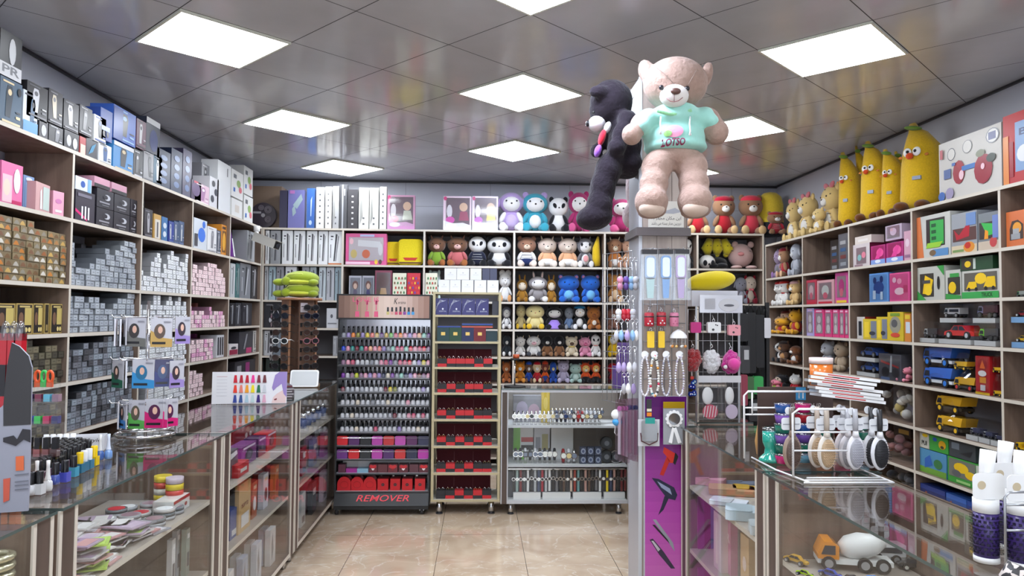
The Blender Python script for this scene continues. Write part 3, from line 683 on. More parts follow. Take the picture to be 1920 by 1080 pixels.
# second board
yellow = fur((232,210,40))
for px0, px1, yt, lab in ((722,750,452,'square yellow plush cushion half hidden behind its twin, beside the pink playset'), (746,793,448,'square yellow plush cushion standing at the right end of its shelf bay')):
    loc, w_, h_ = spot(BW, px0, px1, yt, Z1, .06); t = thing('square_cushion', lab, 'plush cushion', (loc[0], loc[1]+(.06 if px0 == 722 else 0), loc[2]), 0, 'square yellow cushions')
    mb = MB(); mb.prism(rrpoly(-w_/2, w_/2, .004, h_, w_*.18), .02, .10, yellow); mb.prism(rrpoly(-w_*.45, w_*.45, .012, h_*.97, w_*.18), .0, .02, yellow); mb.build('cushion', t)
    mb = MB(); mb.prism([(-w_*.3,h_*.3),(w_*.3,h_*.3),(w_*.2,h_*.2),(-w_*.2,h_*.2)], -.004, -.001, pl((200,60,50),.8)); mb.prism([(-w_*.44,.02),(w_*.44,.02),(w_*.44,h_*.14),(-w_*.44,h_*.14)], -.004, -.001, pl((120,84,40),.8)); mb.build('felt_trim', t)
P('brown plush calf in lime green overalls on the back shelves', 796, 838, 440, Z1, (120,84,62), muz=(236,190,180), shirt=(140,176,60), limb=(170,104,58), ear='horn', inner=(160,110,90))
P('brown plush calf in dusty pink overalls on the back shelves', 836, 880, 440, Z1, (120,84,62), muz=(236,190,180), shirt=(204,112,112), limb=(170,104,58), ear='horn', inner=(160,110,90))
P('plush panda in a navy and white striped shirt', 876, 914, 437, Z1, WH, limb=BK, earc=BK, eye='panda', shirt=(32,36,56), stripes=WH)
P('large plush panda with white tummy beside the striped-shirt panda', 911, 962, 434, Z1, WH, limb=BK, earc=BK, eye='panda', hs=1.05)
P('brown plush bear in dark denim overalls on the back shelves', 967, 1008, 437, Z1, (160,116,92), muz=(232,206,180), shirt=WH, stripes=(40,52,90), pants=(36,48,92), limb=(240,222,206))
for a, b_, s in ((1006,1046,'left'),(1044,1085,'right')):
    P('cream plush calf with peach scarf between denim bear and raccoon, %s of two' % s, a, b_, 439, Z1, (216,196,180), muz=(240,226,208), shirt=(236,180,136), limb=(238,228,214), ear='horn', earc=(160,140,140), pants=WH)
P('grey plush raccoon hugging a pink heart', 1080, 1114, 438, Z1, (120,118,122), face=WH, eye='panda', belly=WH, ear='point', pad=WH, extra=x_heart((240,170,170)))
loc, w_, h_ = spot(BW, 1113, 1130, 438, Z1, .08)
t = thing('banana_plush', 'small slim yellow banana plush beside the grey raccoon', 'plush toy', loc, 0)
mb = MB(); mb.tube([(0,.04,.02),(-.01,.04,h_*.3),(-.012,.04,h_*.6),(.008,.04,h_*.97)], [.03,.045,.04,.01], fur((228,190,40)), 12); mb.build('body', t)
P('tan plush bull with cream horns and white belt, left of the pillar', 1137, 1168, 440, Z1, (176,128,96), muz=CRM, shirt=(206,130,66), ear='horn', pants=WH)
P('tan plush bull with cream horns, nearest the pillar', 1164, 1196, 440, Z1, (190,146,118), muz=CRM, shirt=(216,170,130), ear='horn')
P('plush panda peeping out just right of the pillar', 1280, 1301, 445, Z1, WH, limb=BK, earc=BK, eye='panda')
# lying panda, banana bunch and pig pillow
loc, w_, h_ = spot(BW, 1311, 1374, 474, Z1, .10)
t = thing('plush_toy', 'plush panda lying flat under the yellow banana bunch cushion', 'plush toy', (loc[0], loc[1], loc[2]+.004), 0, BG)
ell(t, 'torso', fur(BK), (.06,.14,.07), (.10,.11,.065)); ell(t, 'head', fur(WH), (-.08,.05,.075), (.085,.08,.075))
for s in (-1,1): ell(t, 'ear', fur(BK), (-.08+s*.07,.07,.135), .028); ell(t, 'eye_patch', fur(BK), (-.08+s*.04,-.02,.06), (.022,.015,.03)); ell(t, 'arm', fur(BK), (.02+s*.05,.02,.035), (.06,.05,.03))
ell(t, 'nose', BLACK, (-.08,-.03,.045), .012)
loc2, w2, h2 = spot(BW, 1323, 1376, 440, Z1+.13, .12)
t = thing('cushion', 'yellow cushion shaped like a bunch of bananas lying on a panda', 'plush cushion', (loc2[0], loc2[1]+.02, Z1+.135), 0)
mb = MB()
for i in range(3): mb.tube([(-w2*.33+i*w2*.33, .08, .03),(-w2*.38+i*w2*.38,.06,h2*.4),(-w2*.25+i*w2*.25,.08,h2*.9)], [w2*.10,w2*.2,w2*.12], fur((222,205,50)), 14); mb.ball((-w2*.33+i*w2*.33,.08,.03), w2*.10, fur((222,205,50)))
mb.box(-w2*.3,w2*.3,.06,.11,h2*.86,h2*.93, fur((150,110,60))); mb.build('body', t)
for i in range(3):
    for s in (-1,1): ell(t, 'eye', BLACK, (-w2*.36+i*w2*.36+s*.018, .05-w2*.19, h2*.55), .005, kind='small')
loc, w_, h_ = spot(BW, 1372, 1434, 453, Z1, .10)
t = thing('pig_cushion', 'pale pink pig-shaped plush pillow lying on its belly', 'plush cushion', (loc[0], loc[1], loc[2]+.003), 0)
PKF = fur((220,184,178)); ell(t, 'body', PKF, (0,.14,h_*.52), (w_*.46,.13,h_*.44))
for s in (-1,1): ell(t, 'ear', PKF, (s*w_*.3+.02,.12,h_*.92), (.035,.02,.035)); ell(t, 'foot', PKF, (s*w_*.28,.04,.022), (w_*.2,.07,.022))
ell(t, 'snout', fur((226,150,150)), (-.04,.01,h_*.55), (.035,.015,.022))
for s in (-.13,.06): ell(t, 'eye', DARK, (s,.016,h_*.66), (.014,.004,.003), (0,.3,0), 'small')
# third board
P('small mint white plush behind the white cartons on the jewellery cabinet', 802, 828, 502, Z2, (205,226,220))
P('white plush puppy with tan feet beside the jewellery cabinet', 934, 963, 506, Z2, WH, pad=(224,160,100), muz=WH, extra=x_headbow(WH))
MG='fluffy monster plushes with cream faces'
P('mustard fluffy monster plush peeking out left of the grey one', 967, 991, 513, Z2, (170,120,40), face=CRM, ear='long', inset=.14, group=MG, nose=None)
P('grey fluffy bunny-eared monster plush with a cream face', 988, 1029, 503, Z2, (150,144,144), face=WH, ear='long', inner=(240,210,200), group=MG, nose=None, pad=WH, inset=.08)
P('mustard fluffy monster plush peeking out right of the grey one', 1023, 1044, 513, Z2, (170,120,40), face=CRM, ear='long', inset=.14, group=MG, nose=None)
for a, b_, s in ((1044,1088,'left'),(1087,1132,'right')):
    P('bright blue plush animal with dark blue nose, %s one of the blue pair' % s, a, b_, 513, Z2, (40,104,200), ear='round', earc=(50,110,205), inner=(220,150,190), eye='dot', nose=(24,50,130), belly=(120,190,235), hs=1.1)
P('honey brown teddy bear seated alone left of the pillar racks', 1137, 1169, 511, Z2, (190,130,66), muz=(226,190,140), belly=(232,200,160), pad=(232,200,160))
# fourth board
P('grey and white plush husky behind the jewellery cabinet frame', 940, 963, 569, Z3, (120,120,130), face=WH, ear='point', belly=WH, limb=WH)
P('small pale yellow plush chick half behind the big chick', 966, 987, 571, Z3, (236,218,160), nose=(210,140,70), ear='none', pad=(232,190,50), inset=.15)
P('big pale yellow plush chick with golden feet', 984, 1022, 566, Z3, (240,224,160), nose=(190,120,80), ear='none', pad=(232,190,50), hs=1.1, inset=.07)
P('black plush with a ruffled lilac skirt', 1020, 1058, 570, Z3, BK, face=WH, ear='point', extra=x_skirt((160,130,214)), nose=None)
P('small pale grey plush beside the penguin', 1057, 1077, 576, Z3, (150,156,166), shirt=(130,160,205), ear='none', inset=.16)
P('plush penguin in a bright blue hat', 1072, 1101, 571, Z3, BK, face=WH, belly=WH, hat=(40,140,200), nose=(230,170,50), ear='none', limb=BK, pad=(240,240,240))
P('orange-brown plush capybara holding a small cup', 1099, 1133, 571, Z3, (176,108,52), muz=(150,86,44), ear='round', nose=(70,40,30), hs=1.1, extra=x_heart((225,215,200)))
P('brown plush reindeer with a pink bow left of the pillar racks', 1136, 1162, 574, Z3, (140,98,82), muz=WH, ear='antler', inner=(110,70,50), extra=x_bow((230,190,190)))
# fifth board
P('dark grey and white plush dog beside the jewellery cabinet', 941, 963, 626, Z4, (50,56,62), muz=WH, pad=WH)
P('cream white plush goat at the left end of its shelf bay', 965, 986, 628, Z4, (232,228,222), ear='horn')
P('black and white spotted plush cow with a pink muzzle', 985, 1016, 627, Z4, WH, muz=(240,190,200), ear='horn', earc=BK, limb=WH, pad=(70,72,78))
for a, b_, s in ((1014,1038,'left'),(1037,1060,'right')):
    P('brown and black plush puppy with white blaze, %s one of the pair' % s, a, b_, 629, Z4, BK, body=(140,96,64), limb=(150,108,74), muz=WH, ear='flop', earc=BK)
P('cream plush pug with a brown muzzle and yellow collar', 1058, 1085, 629, Z4, (226,212,184), muz=(96,72,58), ear='round', extra=x_collar((236,214,90)))
P('pink plush pig in a pale frilled collar', 1084, 1110, 629, Z4, (226,150,178), muz=(214,110,150), ear='point', extra=x_collar((240,220,226)))
P('black and white plush puppy with a salmon scarf', 1106, 1133, 627, Z4, WH, earc=BK, eye='panda', ear='flop', extra=x_collar((232,140,130)))
P('yellow hooded plush with a white face left of the pillar racks', 1137, 1162, 623, Z4, (232,190,30), face=WH, ear='none', hs=.95)
# sixth board
P('orange tan plush bear behind the jewellery cabinet frame', 940, 963, 676, Z5, (190,110,60), muz=(240,210,180))
P('orange and black striped plush tiger', 961, 986, 675, Z5, (224,140,40), muz=WH, stripes=BK, extra=x_rayband, limb=(224,150,60))
SP = 'small plush pups in uniform'
P('small plush pup in a blue vest and blue cap', 984, 999, 678, Z5, (110,80,60), muz=WH, shirt=(36,80,180), hat=(40,90,200), pants=(30,60,140), ear='flop', group=SP)
P('small plush pup in a red vest and red cap', 998, 1016, 678, Z5, (226,200,160), muz=WH, shirt=(196,36,44), hat=(206,30,50), pants=(150,30,44), ear='flop', group=SP)
P('small plush pup in orange with a dark face', 1014, 1030, 677, Z5, (120,60,50), muz=(200,150,110), shirt=(226,96,30), hat=(210,70,40), pants=(40,60,130), ear='flop', group=SP)
P('small plush pup in blue with a yellow ear, last of the uniformed pups', 1029, 1045, 678, Z5, (40,80,170), muz=(230,210,150), shirt=(40,80,170), ear='flop', earc=(230,200,60), group=SP)
P('lilac grey plush hippo taller than its neighbours', 1043, 1069, 672, Z5, (186,178,204), muz=(196,188,212), ear='round')
P('mint green plush frog', 1066, 1092, 680, Z5, (170,200,192), ear='round', nose=None, eye='dot', belly=(200,224,216))
for a, b_, s in ((1087,1109,'left'),(1107,1131,'right')):
    P('orange hooded plush fox in an orange jumper, %s one of the pair' % s, a, b_, 676, Z5, (226,84,34), face=(240,200,120), shirt=(226,90,40), pants=BK, limb=BK, ear='point', muz=WH)
P('red and dark plush at the right end before the purple gift boxes', 1137, 1160, 680, Z5, (190,26,44), limb=(70,22,34), ear='none')
# right of the pillar, lower boards of the back wall
P('grey plush elephant mostly behind the big yellow cushion', 1376, 1402, 520, Z2, (140,140,152), ear='flop', belly=(170,170,180))
P('beige plush bear with dark red arms and a red bow', 1393, 1444, 515, Z2, (204,188,172), limb=(120,16,36), earc=(150,20,40), pad=(120,16,36), extra=x_bow((236,120,130)))
P('grey plush cat seated low behind the black hanging bags', 1396, 1424, 580, Z3, (150,130,110))
# corner bay, on the right wall shelving
CG = 'plush toys in the back right corner bay'
def Q(label, px0, px1, yt, z, head, **k): return plush(label, RW, px0, px1, yt, z, head, group=k.pop('group', CG), inset=k.pop('inset', .06), **k)
RZ1, RZ2, RZ3, RZ4, RZ5, RZ6 = 1.932, 1.650, 1.367, 1.080, .795, .503
W_ = .17
Q('lilac and grey plush rabbit in the corner bay', 1434, 1456, 468, RZ1, (150,130,160), pad=(150,110,170), w=W_, belly=(120,118,124))
Q('brown plush bear with a dark red cap in the corner bay', 1458, 1484, 459, RZ1, (158,118,88), muz=WH, shirt=(170,34,48), hat=(140,24,40), pad=(220,180,140), w=W_)
Q('silver grey plush mouse hanging its head in the corner bay', 1484, 1504, 456, RZ1, (176,180,190), muz=(210,212,216), w=.17, ear='flop')
DR = 'plush dogs in red hats'
Q('white and tan plush dog in a red hat, furthest into the corner', 1440, 1462, 527, RZ2, WH, muz=WH, ear='flop', earc=(180,110,60), hat=(200,30,30), w=.19, group=DR)
Q('white plush dog in a red hat beside the striped cushion', 1462, 1484, 524, RZ2, WH, muz=WH, hat=(206,40,30), extra=x_collar((200,30,40)), ear='flop', earc=(200,120,50), w=.19, group=DR)
Q('white plush dog in a red and white striped hat next to the divider', 1482, 1504, 518, RZ2, (226,190,130), muz=WH, hat=(220,170,170), w=.19, group=DR)
Q('beige plush bear behind a paper tag in the corner bay', 1428, 1448, 592, RZ3, (206,170,130), w=.18)
Q('brown-haired plush elf in dark red and purple', 1446, 1470, 578, RZ3, (220,180,150), hat=(120,40,36), shirt=(150,40,50), pants=(110,70,140), w=.2, inset=.12)
Q('orange yellow plush bear lying on its side in a red vest', 1450, 1482, 594, RZ3, (222,160,30), shirt=(180,40,36), limb=(222,160,30), pad=(222,160,30), w=.24, inset=.03)
Q('orange yellow plush bear sitting upright in a red vest', 1482, 1504, 576, RZ3, (226,164,30), shirt=(180,40,36), limb=(222,160,30), pad=(222,160,30), w=.2)
Q('small plush panda in the dark lower part of the corner bay', 1424, 1449, 637, RZ4, WH, limb=BK, earc=BK, eye='panda', w=.2)
Q('grey plush mouse behind the small panda', 1446, 1464, 640, RZ4, (150,150,156), w=.17, inset=.13)
Q('brown plush monkey with a tan belly and dark cap', 1460, 1486, 637, RZ4, (96,66,48), muz=(190,140,90), belly=(190,140,90), hat=(50,40,36), w=.2)
Q('brown and white plush beagle beside the divider', 1483, 1504, 648, RZ4, (120,72,40), muz=WH, belly=WH, ear='flop', w=.18)
Q('black and red plush with a pale face low in the corner bay', 1428, 1452, 696, RZ5, BK, shirt=(176,30,40), muz=(220,200,190), w=.2)
Q('black plush in red trousers low in the corner bay', 1450, 1478, 700, RZ5, BK, face=(214,190,170), pants=(190,24,34), w=.22)
Q('white plush mouse in red beside the divider, low in the corner bay', 1482, 1504, 700, RZ5, WH, shirt=(196,30,44), earc=WH, w=.18)
Q('pink plush with a green frog patch low in the corner bay', 1420, 1440, 704, RZ5, (226,130,150), belly=(150,180,60), w=.18, inset=.02)
EG = 'pale grey plush elephants'
Q('grey plush elephant at the back left of its bay', 1527, 1546, 636, RZ4, (150,148,146), ear='round', earc=(160,158,156), w=.17, inset=.13, group=EG)
Q('pale grey plush elephant with round ears in the middle of its bay', 1541, 1570, 634, RZ4, (170,172,178), ear='round', earc=(176,178,184), inner=(150,150,156), muz=(180,182,186), w=.2, group=EG, belly=(200,196,190))
Q('beige plush elephant with large round ears against the divider', 1568, 1592, 634, RZ4, (178,158,134), ear='round', inner=(150,130,110), w=.2, group=EG)
# plush on top of the right wall shelving
TG = 'yellow plush tigers with pink ribbons'
TY_ = (226,196,130)
RT = 2.283
def tiger(label, a, b_, yt, w, inset=.10, bow=False): return plush(label, RW, a, b_, yt, RT, TY_, muz=WH, belly=WH, ear='round', earc=TY_, group=TG, inset=inset, w=w, extra=(lambda *q: (x_rayband(*q), x_headbow((210,120,130))(*q) if bow else None)), eye='dot', stripes=(120,80,50))
tiger('yellow plush tiger with a pink ribbon, furthest back on the right shelves', 1474, 1507, 372, .24, .14, True)
tiger('yellow plush tiger with a pink ribbon, second from the back corner', 1494, 1540, 362, .27, .06, True)
tiger('little yellow plush tiger sitting low between the larger tigers', 1524, 1549, 388, .17, .01)
tiger('yellow plush tiger with pink bunny ears next to the banana plushes', 1536, 1588, 342, .28, .10, True)
# banana plushes with faces, all on the right shelving
def banana(label, a, b_, yt, w, inset):
    loc, ww, h = spot(RW, a, b_, yt, RT, inset, w*.5); w = min(w, ww*1.05); t = thing('banana_plush', label, 'plush toy', loc, R(-58), 'tall banana plushes'); t.location = (loc[0]+w/2-w/2*math.sin(R(58)), loc[1]-w/2*math.cos(R(58)), loc[2]); f = fur((222,180,36)); r = w/2
    mb = MB(); mb.tube([(0,r,.01),(0,r,.05*h),(.01,r,.14*h),(.02,r,.3*h),(.02,r,.5*h),(.01,r,.7*h),(-.02,r,.85*h),(-.04,r,.92*h),(-.05,r,h)], [r*.5,r*.86,r*.98,r,r*.98,r*.84,r*.52,r*.26,r*.16], f, 18); mb.build('body', t)
    ell(t, 'leaf', fur((110,150,50)), (-.02, r*.6, .93*h), (r*.42, r*.3, .012*h+.008), (0,.2,0))
    for s in (-1, 1):
        ell(t, 'foot', fur((110,64,30)), (s*r*.5, r*.1, .035), (r*.32, r*.45, .035))
        ell(t, 'eye_white', pl((240,240,240),.3), (.01+s*r*.22, r*.06, .64*h), (r*.2, r*.08, r*.22)); ell(t, 'eye', BLACK, (.01+s*r*.18, -r*.0, .645*h), r*.08, kind='small')
        ell(t, 'cheek', fur((226,140,60)), (.01+s*r*.62, r*.2, .60*h), (r*.1, r*.05, r*.07), kind='small')
    ell(t, 'beak', fur((222,80,30)), (.0, -r*.04, .595*h), (r*.18, r*.12, r*.16)); mb = MB(); mb.box(r*.1, r*.5, -.004, .004+r*.1, .33*h, .37*h, pl((150,160,180))); mb.build('cloth_label', t)
banana('slim banana plush with a face, furthest back of the banana row', 1577, 1604, 284, .19, .06)
banana('slim banana plush half hidden second from the back of the banana row', 1602, 1630, 272, .12, .21)
banana('tall banana plush with a white tag, third in the banana row', 1617, 1661, 263, .23, .04)
banana('shorter banana plush with a brown stem, fourth in the banana row', 1657, 1687, 278, .18, .08)
banana('banana plush mostly hidden behind the biggest one', 1681, 1703, 282, .12, .21)
banana('biggest banana plush, nearest the viewer beside the white toy car box', 1693, 1760, 229, .29, .03)
# ------------------------------------------------------------------ the big bears hung on the pillar
def blob(name, parent, m, parts, vox=.011):
    """overlapping rounded volumes fused into one continuous stuffed surface"""
    mb = MB()
    for c, r, *q in parts:
        T = Matrix.Translation(c) @ (Matrix.Rotation(q[0], 4, 'Y') if q else Matrix()); mb.ball((0,0,0), r, m, 24, 16, T)
    o = mb.build(name, parent); r = o.modifiers.new('r', 'REMESH'); r.mode = 'VOXEL'; r.voxel_size = vox; r.use_smooth_shade = True
    s = o.modifiers.new('s', 'SMOOTH'); s.iterations = 6; s.factor = .6
    return o
BFUR = lambda n, c: mat(n, c, .92, kind='fur', scale=55, bump=.7, sheen=.12, spec=.1)
def hung(label, base, Y, rz=0):
    t = thing('hanging_teddy_bear', label, 'teddy bear', base, rz, 'large teddy bears hung on the pillar'); return t
YB1 = 3.33
def c1(px, py, dy=0): p = hit(px, py, 'y', YB1+dy); return (p.x-B1.x, p.y-B1.y, p.z-B1.z)
K = YB1/F_PX
B1 = hit(1264, 408, 'y', YB1)
t = hung('huge cream beige teddy bear in a mint green hoodie hung on the pillar front', B1, YB1)
CF = BFUR('cream_bear_plush', (168,141,129)); MINT = mat('mint_jersey', (160,216,204), .85, kind='noise', scale=60, col2=(150,206,194), sheen=.2)
k = K
blob('body', t, CF, [
 (c1(1266,158), (62*k,.135,51*k)), (c1(1212,134,.04), (17*k,.03,25*k), -.25), (c1(1325,140,.04), (12*k,.035,27*k), .2),
 (c1(1263,205,.02), (30*k,.09,20*k)), (c1(1263,250,.04), (54*k,.13,52*k)), (c1(1263,295,.03), (50*k,.12,26*k)),
 (c1(1204,232,.0), (22*k,.07,25*k), .7), (c1(1185,252,-.03), (20*k,.055,21*k)), (c1(1326,226,0), (24*k,.07,26*k), -.7), (c1(1343,248,-.02), (24*k,.06,25*k)),
 (c1(1231,315,-.02), (29*k,.085,34*k)), (c1(1226,345,-.05), (27*k,.08,30*k)), (c1(1221,378,-.08), (31*k,.10,30*k)), (c1(1222,396,-.04), (27*k,.10,14*k)),
 (c1(1297,315,-.02), (30*k,.085,34*k)), (c1(1301,345,-.05), (29*k,.08,30*k)), (c1(1303,377,-.08), (32*k,.10,31*k)), (c1(1304,396,-.04), (28*k,.10,14*k)),
])
hood = blob('hoodie', t, MINT, [(c1(1263,226,.03), (56*k,.15,28*k)), (c1(1264,262,.03), (59*k,.15,34*k)), (c1(1266,278,.03), (61*k,.152,16*k)),
 (c1(1214,226,.0), (22*k,.085,22*k), .6), (c1(1203,238,-.005), (17*k,.082,18*k), .7), (c1(1315,224,0), (26*k,.085,22*k), -.6), (c1(1328,232,0), (18*k,.084,20*k), -.7),
 (c1(1264,208,.02), (42*k,.13,9*k))], .009)
mb = MB(); mb.tube([c1(1232+i*8, 207+math.sin(i/8*math.pi)*7, -.105) for i in range(9)], .009, fur((150,210,160)), 8); mb.build('hood_edge', t)
for x, y1 in ((1239,250),(1294,252)):
    mb = MB(); mb.tube([c1(x,219,-.115), c1(x-1,232,-.135), c1(x+.5,y1-6,-.143), c1(x-1,y1,-.142)], .0035, WHITE, 6); mb.ball(c1(x,y1,-.13), .006, WHITE); mb.build('drawstring', t)
ell(t, 'muzzle', fur((236,230,226)), c1(1264,180,-.11), (27*k,.055,21*k))
ell(t, 'nose', pl((96,66,60),.35), c1(1267,171,-.168), (9.5*k,.014,6*k))
mb = MB(); mb.tube([c1(1264,176,-.167), c1(1264,190,-.166)], .0016, pl((120,90,90)), 6); mb.tube([c1(1250,184,-.158), c1(1257,190,-.164), c1(1264,191,-.166), c1(1272,189,-.164), c1(1280,183,-.155)], .0018, pl((150,100,100)), 6); mb.build('stitched_smile', t)
for x, y in ((1240,164),(1288.5,166)): ell(t, 'eye', pl((40,36,42),.06), c1(x,y,-.123), (4.6*k,.010,4.8*k))
ell(t, 'inner_ear', fur((206,184,172)), c1(1211,134,.0), (11*k,.012,18*k), (0,-.25,0))
for x in (1222, 1304): ell(t, 'foot_sole', fur((205,182,166)), c1(x, 392, -.12), (24*k,.05,15*k))
# printed patch: a plain pink round patch with a green dot, and the lettering
mb = MB(); y = -.1305
def onchest(px, py, off=0):
    q = c1(px, py, -.125); r_ = ((q[0]-c1(1264,258)[0])/(60*k))**2+((q[2]-c1(1264,258)[2])/(52*k))**2
    return (q[0], .03-.152*math.sqrt(max(.2, 1-r_*.85))-.011-off, q[2])

def patchgeo(cx, cy, rx, ry, off, m):
    vs = [onchest(cx+rx*k/4*math.cos(R(a)), cy+ry*k/4*math.sin(R(a)), off) for k in range(1,5) for a in range(0,-360,-20)]
    mb.add(vs, [tuple(range(18))]+[(18*k+i, 18*k+18+i, 18*k+18+(i+1)%18, 18*k+(i+1)%18) for k in range(3) for i in range(18)], m)
patchgeo(1266, 244, 16, 12, .001, pl((232,150,180),.7))
patch = mb.build('chest_patch', t); mb = MB(); patchgeo(1254, 248, 7, 6, .003, pl((140,190,110),.7)); dot = mb.build('green_dot', t)
mb = MB(); cc = pl((132,36,78),.7); q0, q1 = c1(1245,271), c1(1286,258)
vs, fs, a0, a1, b0, b1 = text_geo('LOTSO', False, .03)
pts = []
for v in vs:
    px = 1245+(v.x-a0)/(a1-a0)*40; py = 271-(v.y-b0)/(b1-b0)*13; pts.append(onchest(px, py, .003))
mb.add(pts, fs, cc); let = mb.build('chest_lettering', t)
for o_, of in ((let, .009), (patch, .004), (dot, .007)):
    s_ = o_.modifiers.new('wrap', 'SHRINKWRAP'); s_.target = hood; s_.wrap_method = 'PROJECT'; s_.use_project_x = s_.use_project_z = False; s_.use_project_y = True; s_.use_negative_direction = s_.use_positive_direction = True; s_.offset = of
mb = MB(); mb.tube([(0,.09,c1(1264,200)[2]), (0, 3.598-YB1, 2.6-B1.z)], .004, WHITE, 6)
for q in ((1222,120,1266,160),(1318,118,1290,160)): mb.tube([c1(q[0],q[1],-.04), c1((q[0]+q[2])/2,(q[1]+q[3])/2-4,-.125), c1(q[2],q[3],-.133)], .0016, pl((150,130,120)), 5)
mb.build('hanging_cord', t)
# dark brown-grey bear, seen from its side, facing left
YD = 3.66; B2 = hit(1125, 435, 'y', YD)
def c2(px, py, dy=0): p = hit(px, py, 'y', YD+dy); return (p.x-B2.x, p.y-B2.y, p.z-B2.z)
k = YD/F_PX
t = hung('huge dark charcoal teddy bear seen from the side, hung left of the cream bear', B2, YD)
DF = BFUR('charcoal_bear_plush', (40,34,42))
blob('body', t, DF, [
 (c2(1146,191), (41*k,.115,42*k)), (c2(1134,208,0), (30*k,.09,26*k)), (c2(1122,171,-.10), (19*k,.03,12*k), -.15), (c2(1132,168,.11), (16*k,.03,12*k)),
 (c2(1163,232,.02), (28*k,.10,28*k)), (c2(1172,275,.02), (34*k,.13,52*k)), (c2(1176,310,.02), (30*k,.13,26*k)), (c2(1150,305,.0), (28*k,.12,22*k)),
 (c2(1176,226,-.10), (19*k,.055,20*k)), (c2(1166,252,-.12), (18*k,.05,30*k), .3), (c2(1156,277,-.13), (18*k,.05,16*k)), (c2(1118,283,.10), (12*k,.05,14*k)), (c2(1140,262,.11), (22*k,.04,20*k)),
 (c2(1140,320,-.06), (25*k,.085,34*k), .15), (c2(1130,350,-.06), (24*k,.08,36*k), .12), (c2(1124,385,-.06), (25*k,.085,32*k)), (c2(1114,408,-.06), (35*k,.09,24*k), -.15),
 (c2(1136,345,.10), (20*k,.07,60*k), .1), (c2(1122,400,.10), (26*k,.07,22*k)),
])
ell(t, 'muzzle', fur((236,236,240)), c2(1119,232,-.01), (16.5*k,.06,15*k)); ell(t, 'nose', pl((30,28,32),.3), c2(1102,232,-.01), (4*k,.02,6*k))
ell(t, 'eye', BLACK, c2(1113,211,-.065), (2.5*k,.008,3.5*k), kind='small')
for px, py, c, h_ in ((1139,239,(230,230,236),11),(1129,258,(204,30,54),16),(1121,283,(150,90,200),12)):
    ell(t, 'scarf_piece', fur(c), c2(px,py,-.09), (6.5*k,.03,h_*k), (0,.3,0))
mb = MB(); mb.tube([c2(1172,212), c2(1184,190,-.02), (.785-B2.x,-.02,2.68-B2.z)], .0025, WHITE, 6); mb.build('hanging_cord', t)
# pale bear behind the dark one, only a leg shows
YP = 4.02; B3 = hit(1187, 428, 'y', YP)
def c3(px, py, dy=0): p = hit(px, py, 'y', YP+dy); return (p.x-B3.x, p.y-B3.y, p.z-B3.z)
k = YP/F_PX
t = hung('pale lilac beige plush leg and foot hanging behind the dark bear, against the pillar', B3, YP)
blob('body', t, BFUR('pale_bear_plush', (196,180,186)), [(c3(1186,350), (13*k,.06,45*k)), (c3(1184,405,-.02), (17*k,.09,24*k)), (c3(1190,300), (22*k,.09,40*k)), (c3(1190,245), (24*k,.09,40*k)), (c3(1185,195), (26*k,.09,28*k))])
mb = MB(); mb.tube([c3(1190,255,.0), (.80-B3.x, -.165, 2.66-B3.z)], .003, WHITE, 6); mb.build('hanging_cord', t)
# ------------------------------------------------------------------ nail polish on the rack
ORD = ['leftmost','second from left','third from left','fourth from left','fifth from left','sixth from left','seventh from left','eighth from left','ninth from left','tenth from left','eleventh from left','twelfth from left','thirteenth from left','fourteenth from left','fifteenth from left','sixteenth from left','seventeenth from left','eighteenth from left','nineteenth from left','twentieth from left']
COL = {'clear':(214,214,218),'grey':(150,152,160),'purple':(130,60,160),'orange':(240,140,60),'olive':(140,140,50),'lavender':(160,140,200),'yellow':(226,206,70),'coral':(230,120,110),'gold':(206,170,80),
 'violet':(100,50,120),'green':(120,190,90),'rose':(210,90,120),'pink':(236,160,180),'peach':(244,180,140),'mint':(150,210,190),'blue':(30,70,200),'teal':(50,150,140),'maroon':(120,30,50),'red':(226,50,70),'mauve':(150,110,140),'lime':(200,210,50),'brown':(130,70,60),'navy':(40,46,80),'silver':(180,182,190),'cream':(236,222,200)}
TIERS = ['grey lavender orange olive lavender yellow coral gold violet gold green rose orange pink lavender pink peach mint violet',
 'blue pink teal maroon teal rose peach pink coral lavender grey mint rose rose mint red pink rose red mauve',
 'mauve pink rose clear clear clear grey clear pink rose purple grey rose rose red clear lavender yellow pink',
 'purple clear mauve lime mauve pink lavender pink lavender navy cream purple grey mint navy lavender pink brown mauve pink',
 'maroon silver silver clear silver clear clear clear clear maroon yellow olive clear clear silver clear clear lavender clear',
 'clear clear clear cream clear clear grey clear clear cream clear clear clear pink clear clear clear clear',
 'clear clear cream clear clear clear clear clear clear clear silver maroon clear clear pink rose clear rose clear',
 'clear clear clear cream clear clear clear rose clear clear clear clear lavender clear clear clear cream clear clear']
TN = ['top', 'second', 'third', 'fourth', 'fifth', 'sixth', 'seventh', 'eighth']
CAPM = pl((26,26,30), .15); _bot = {}
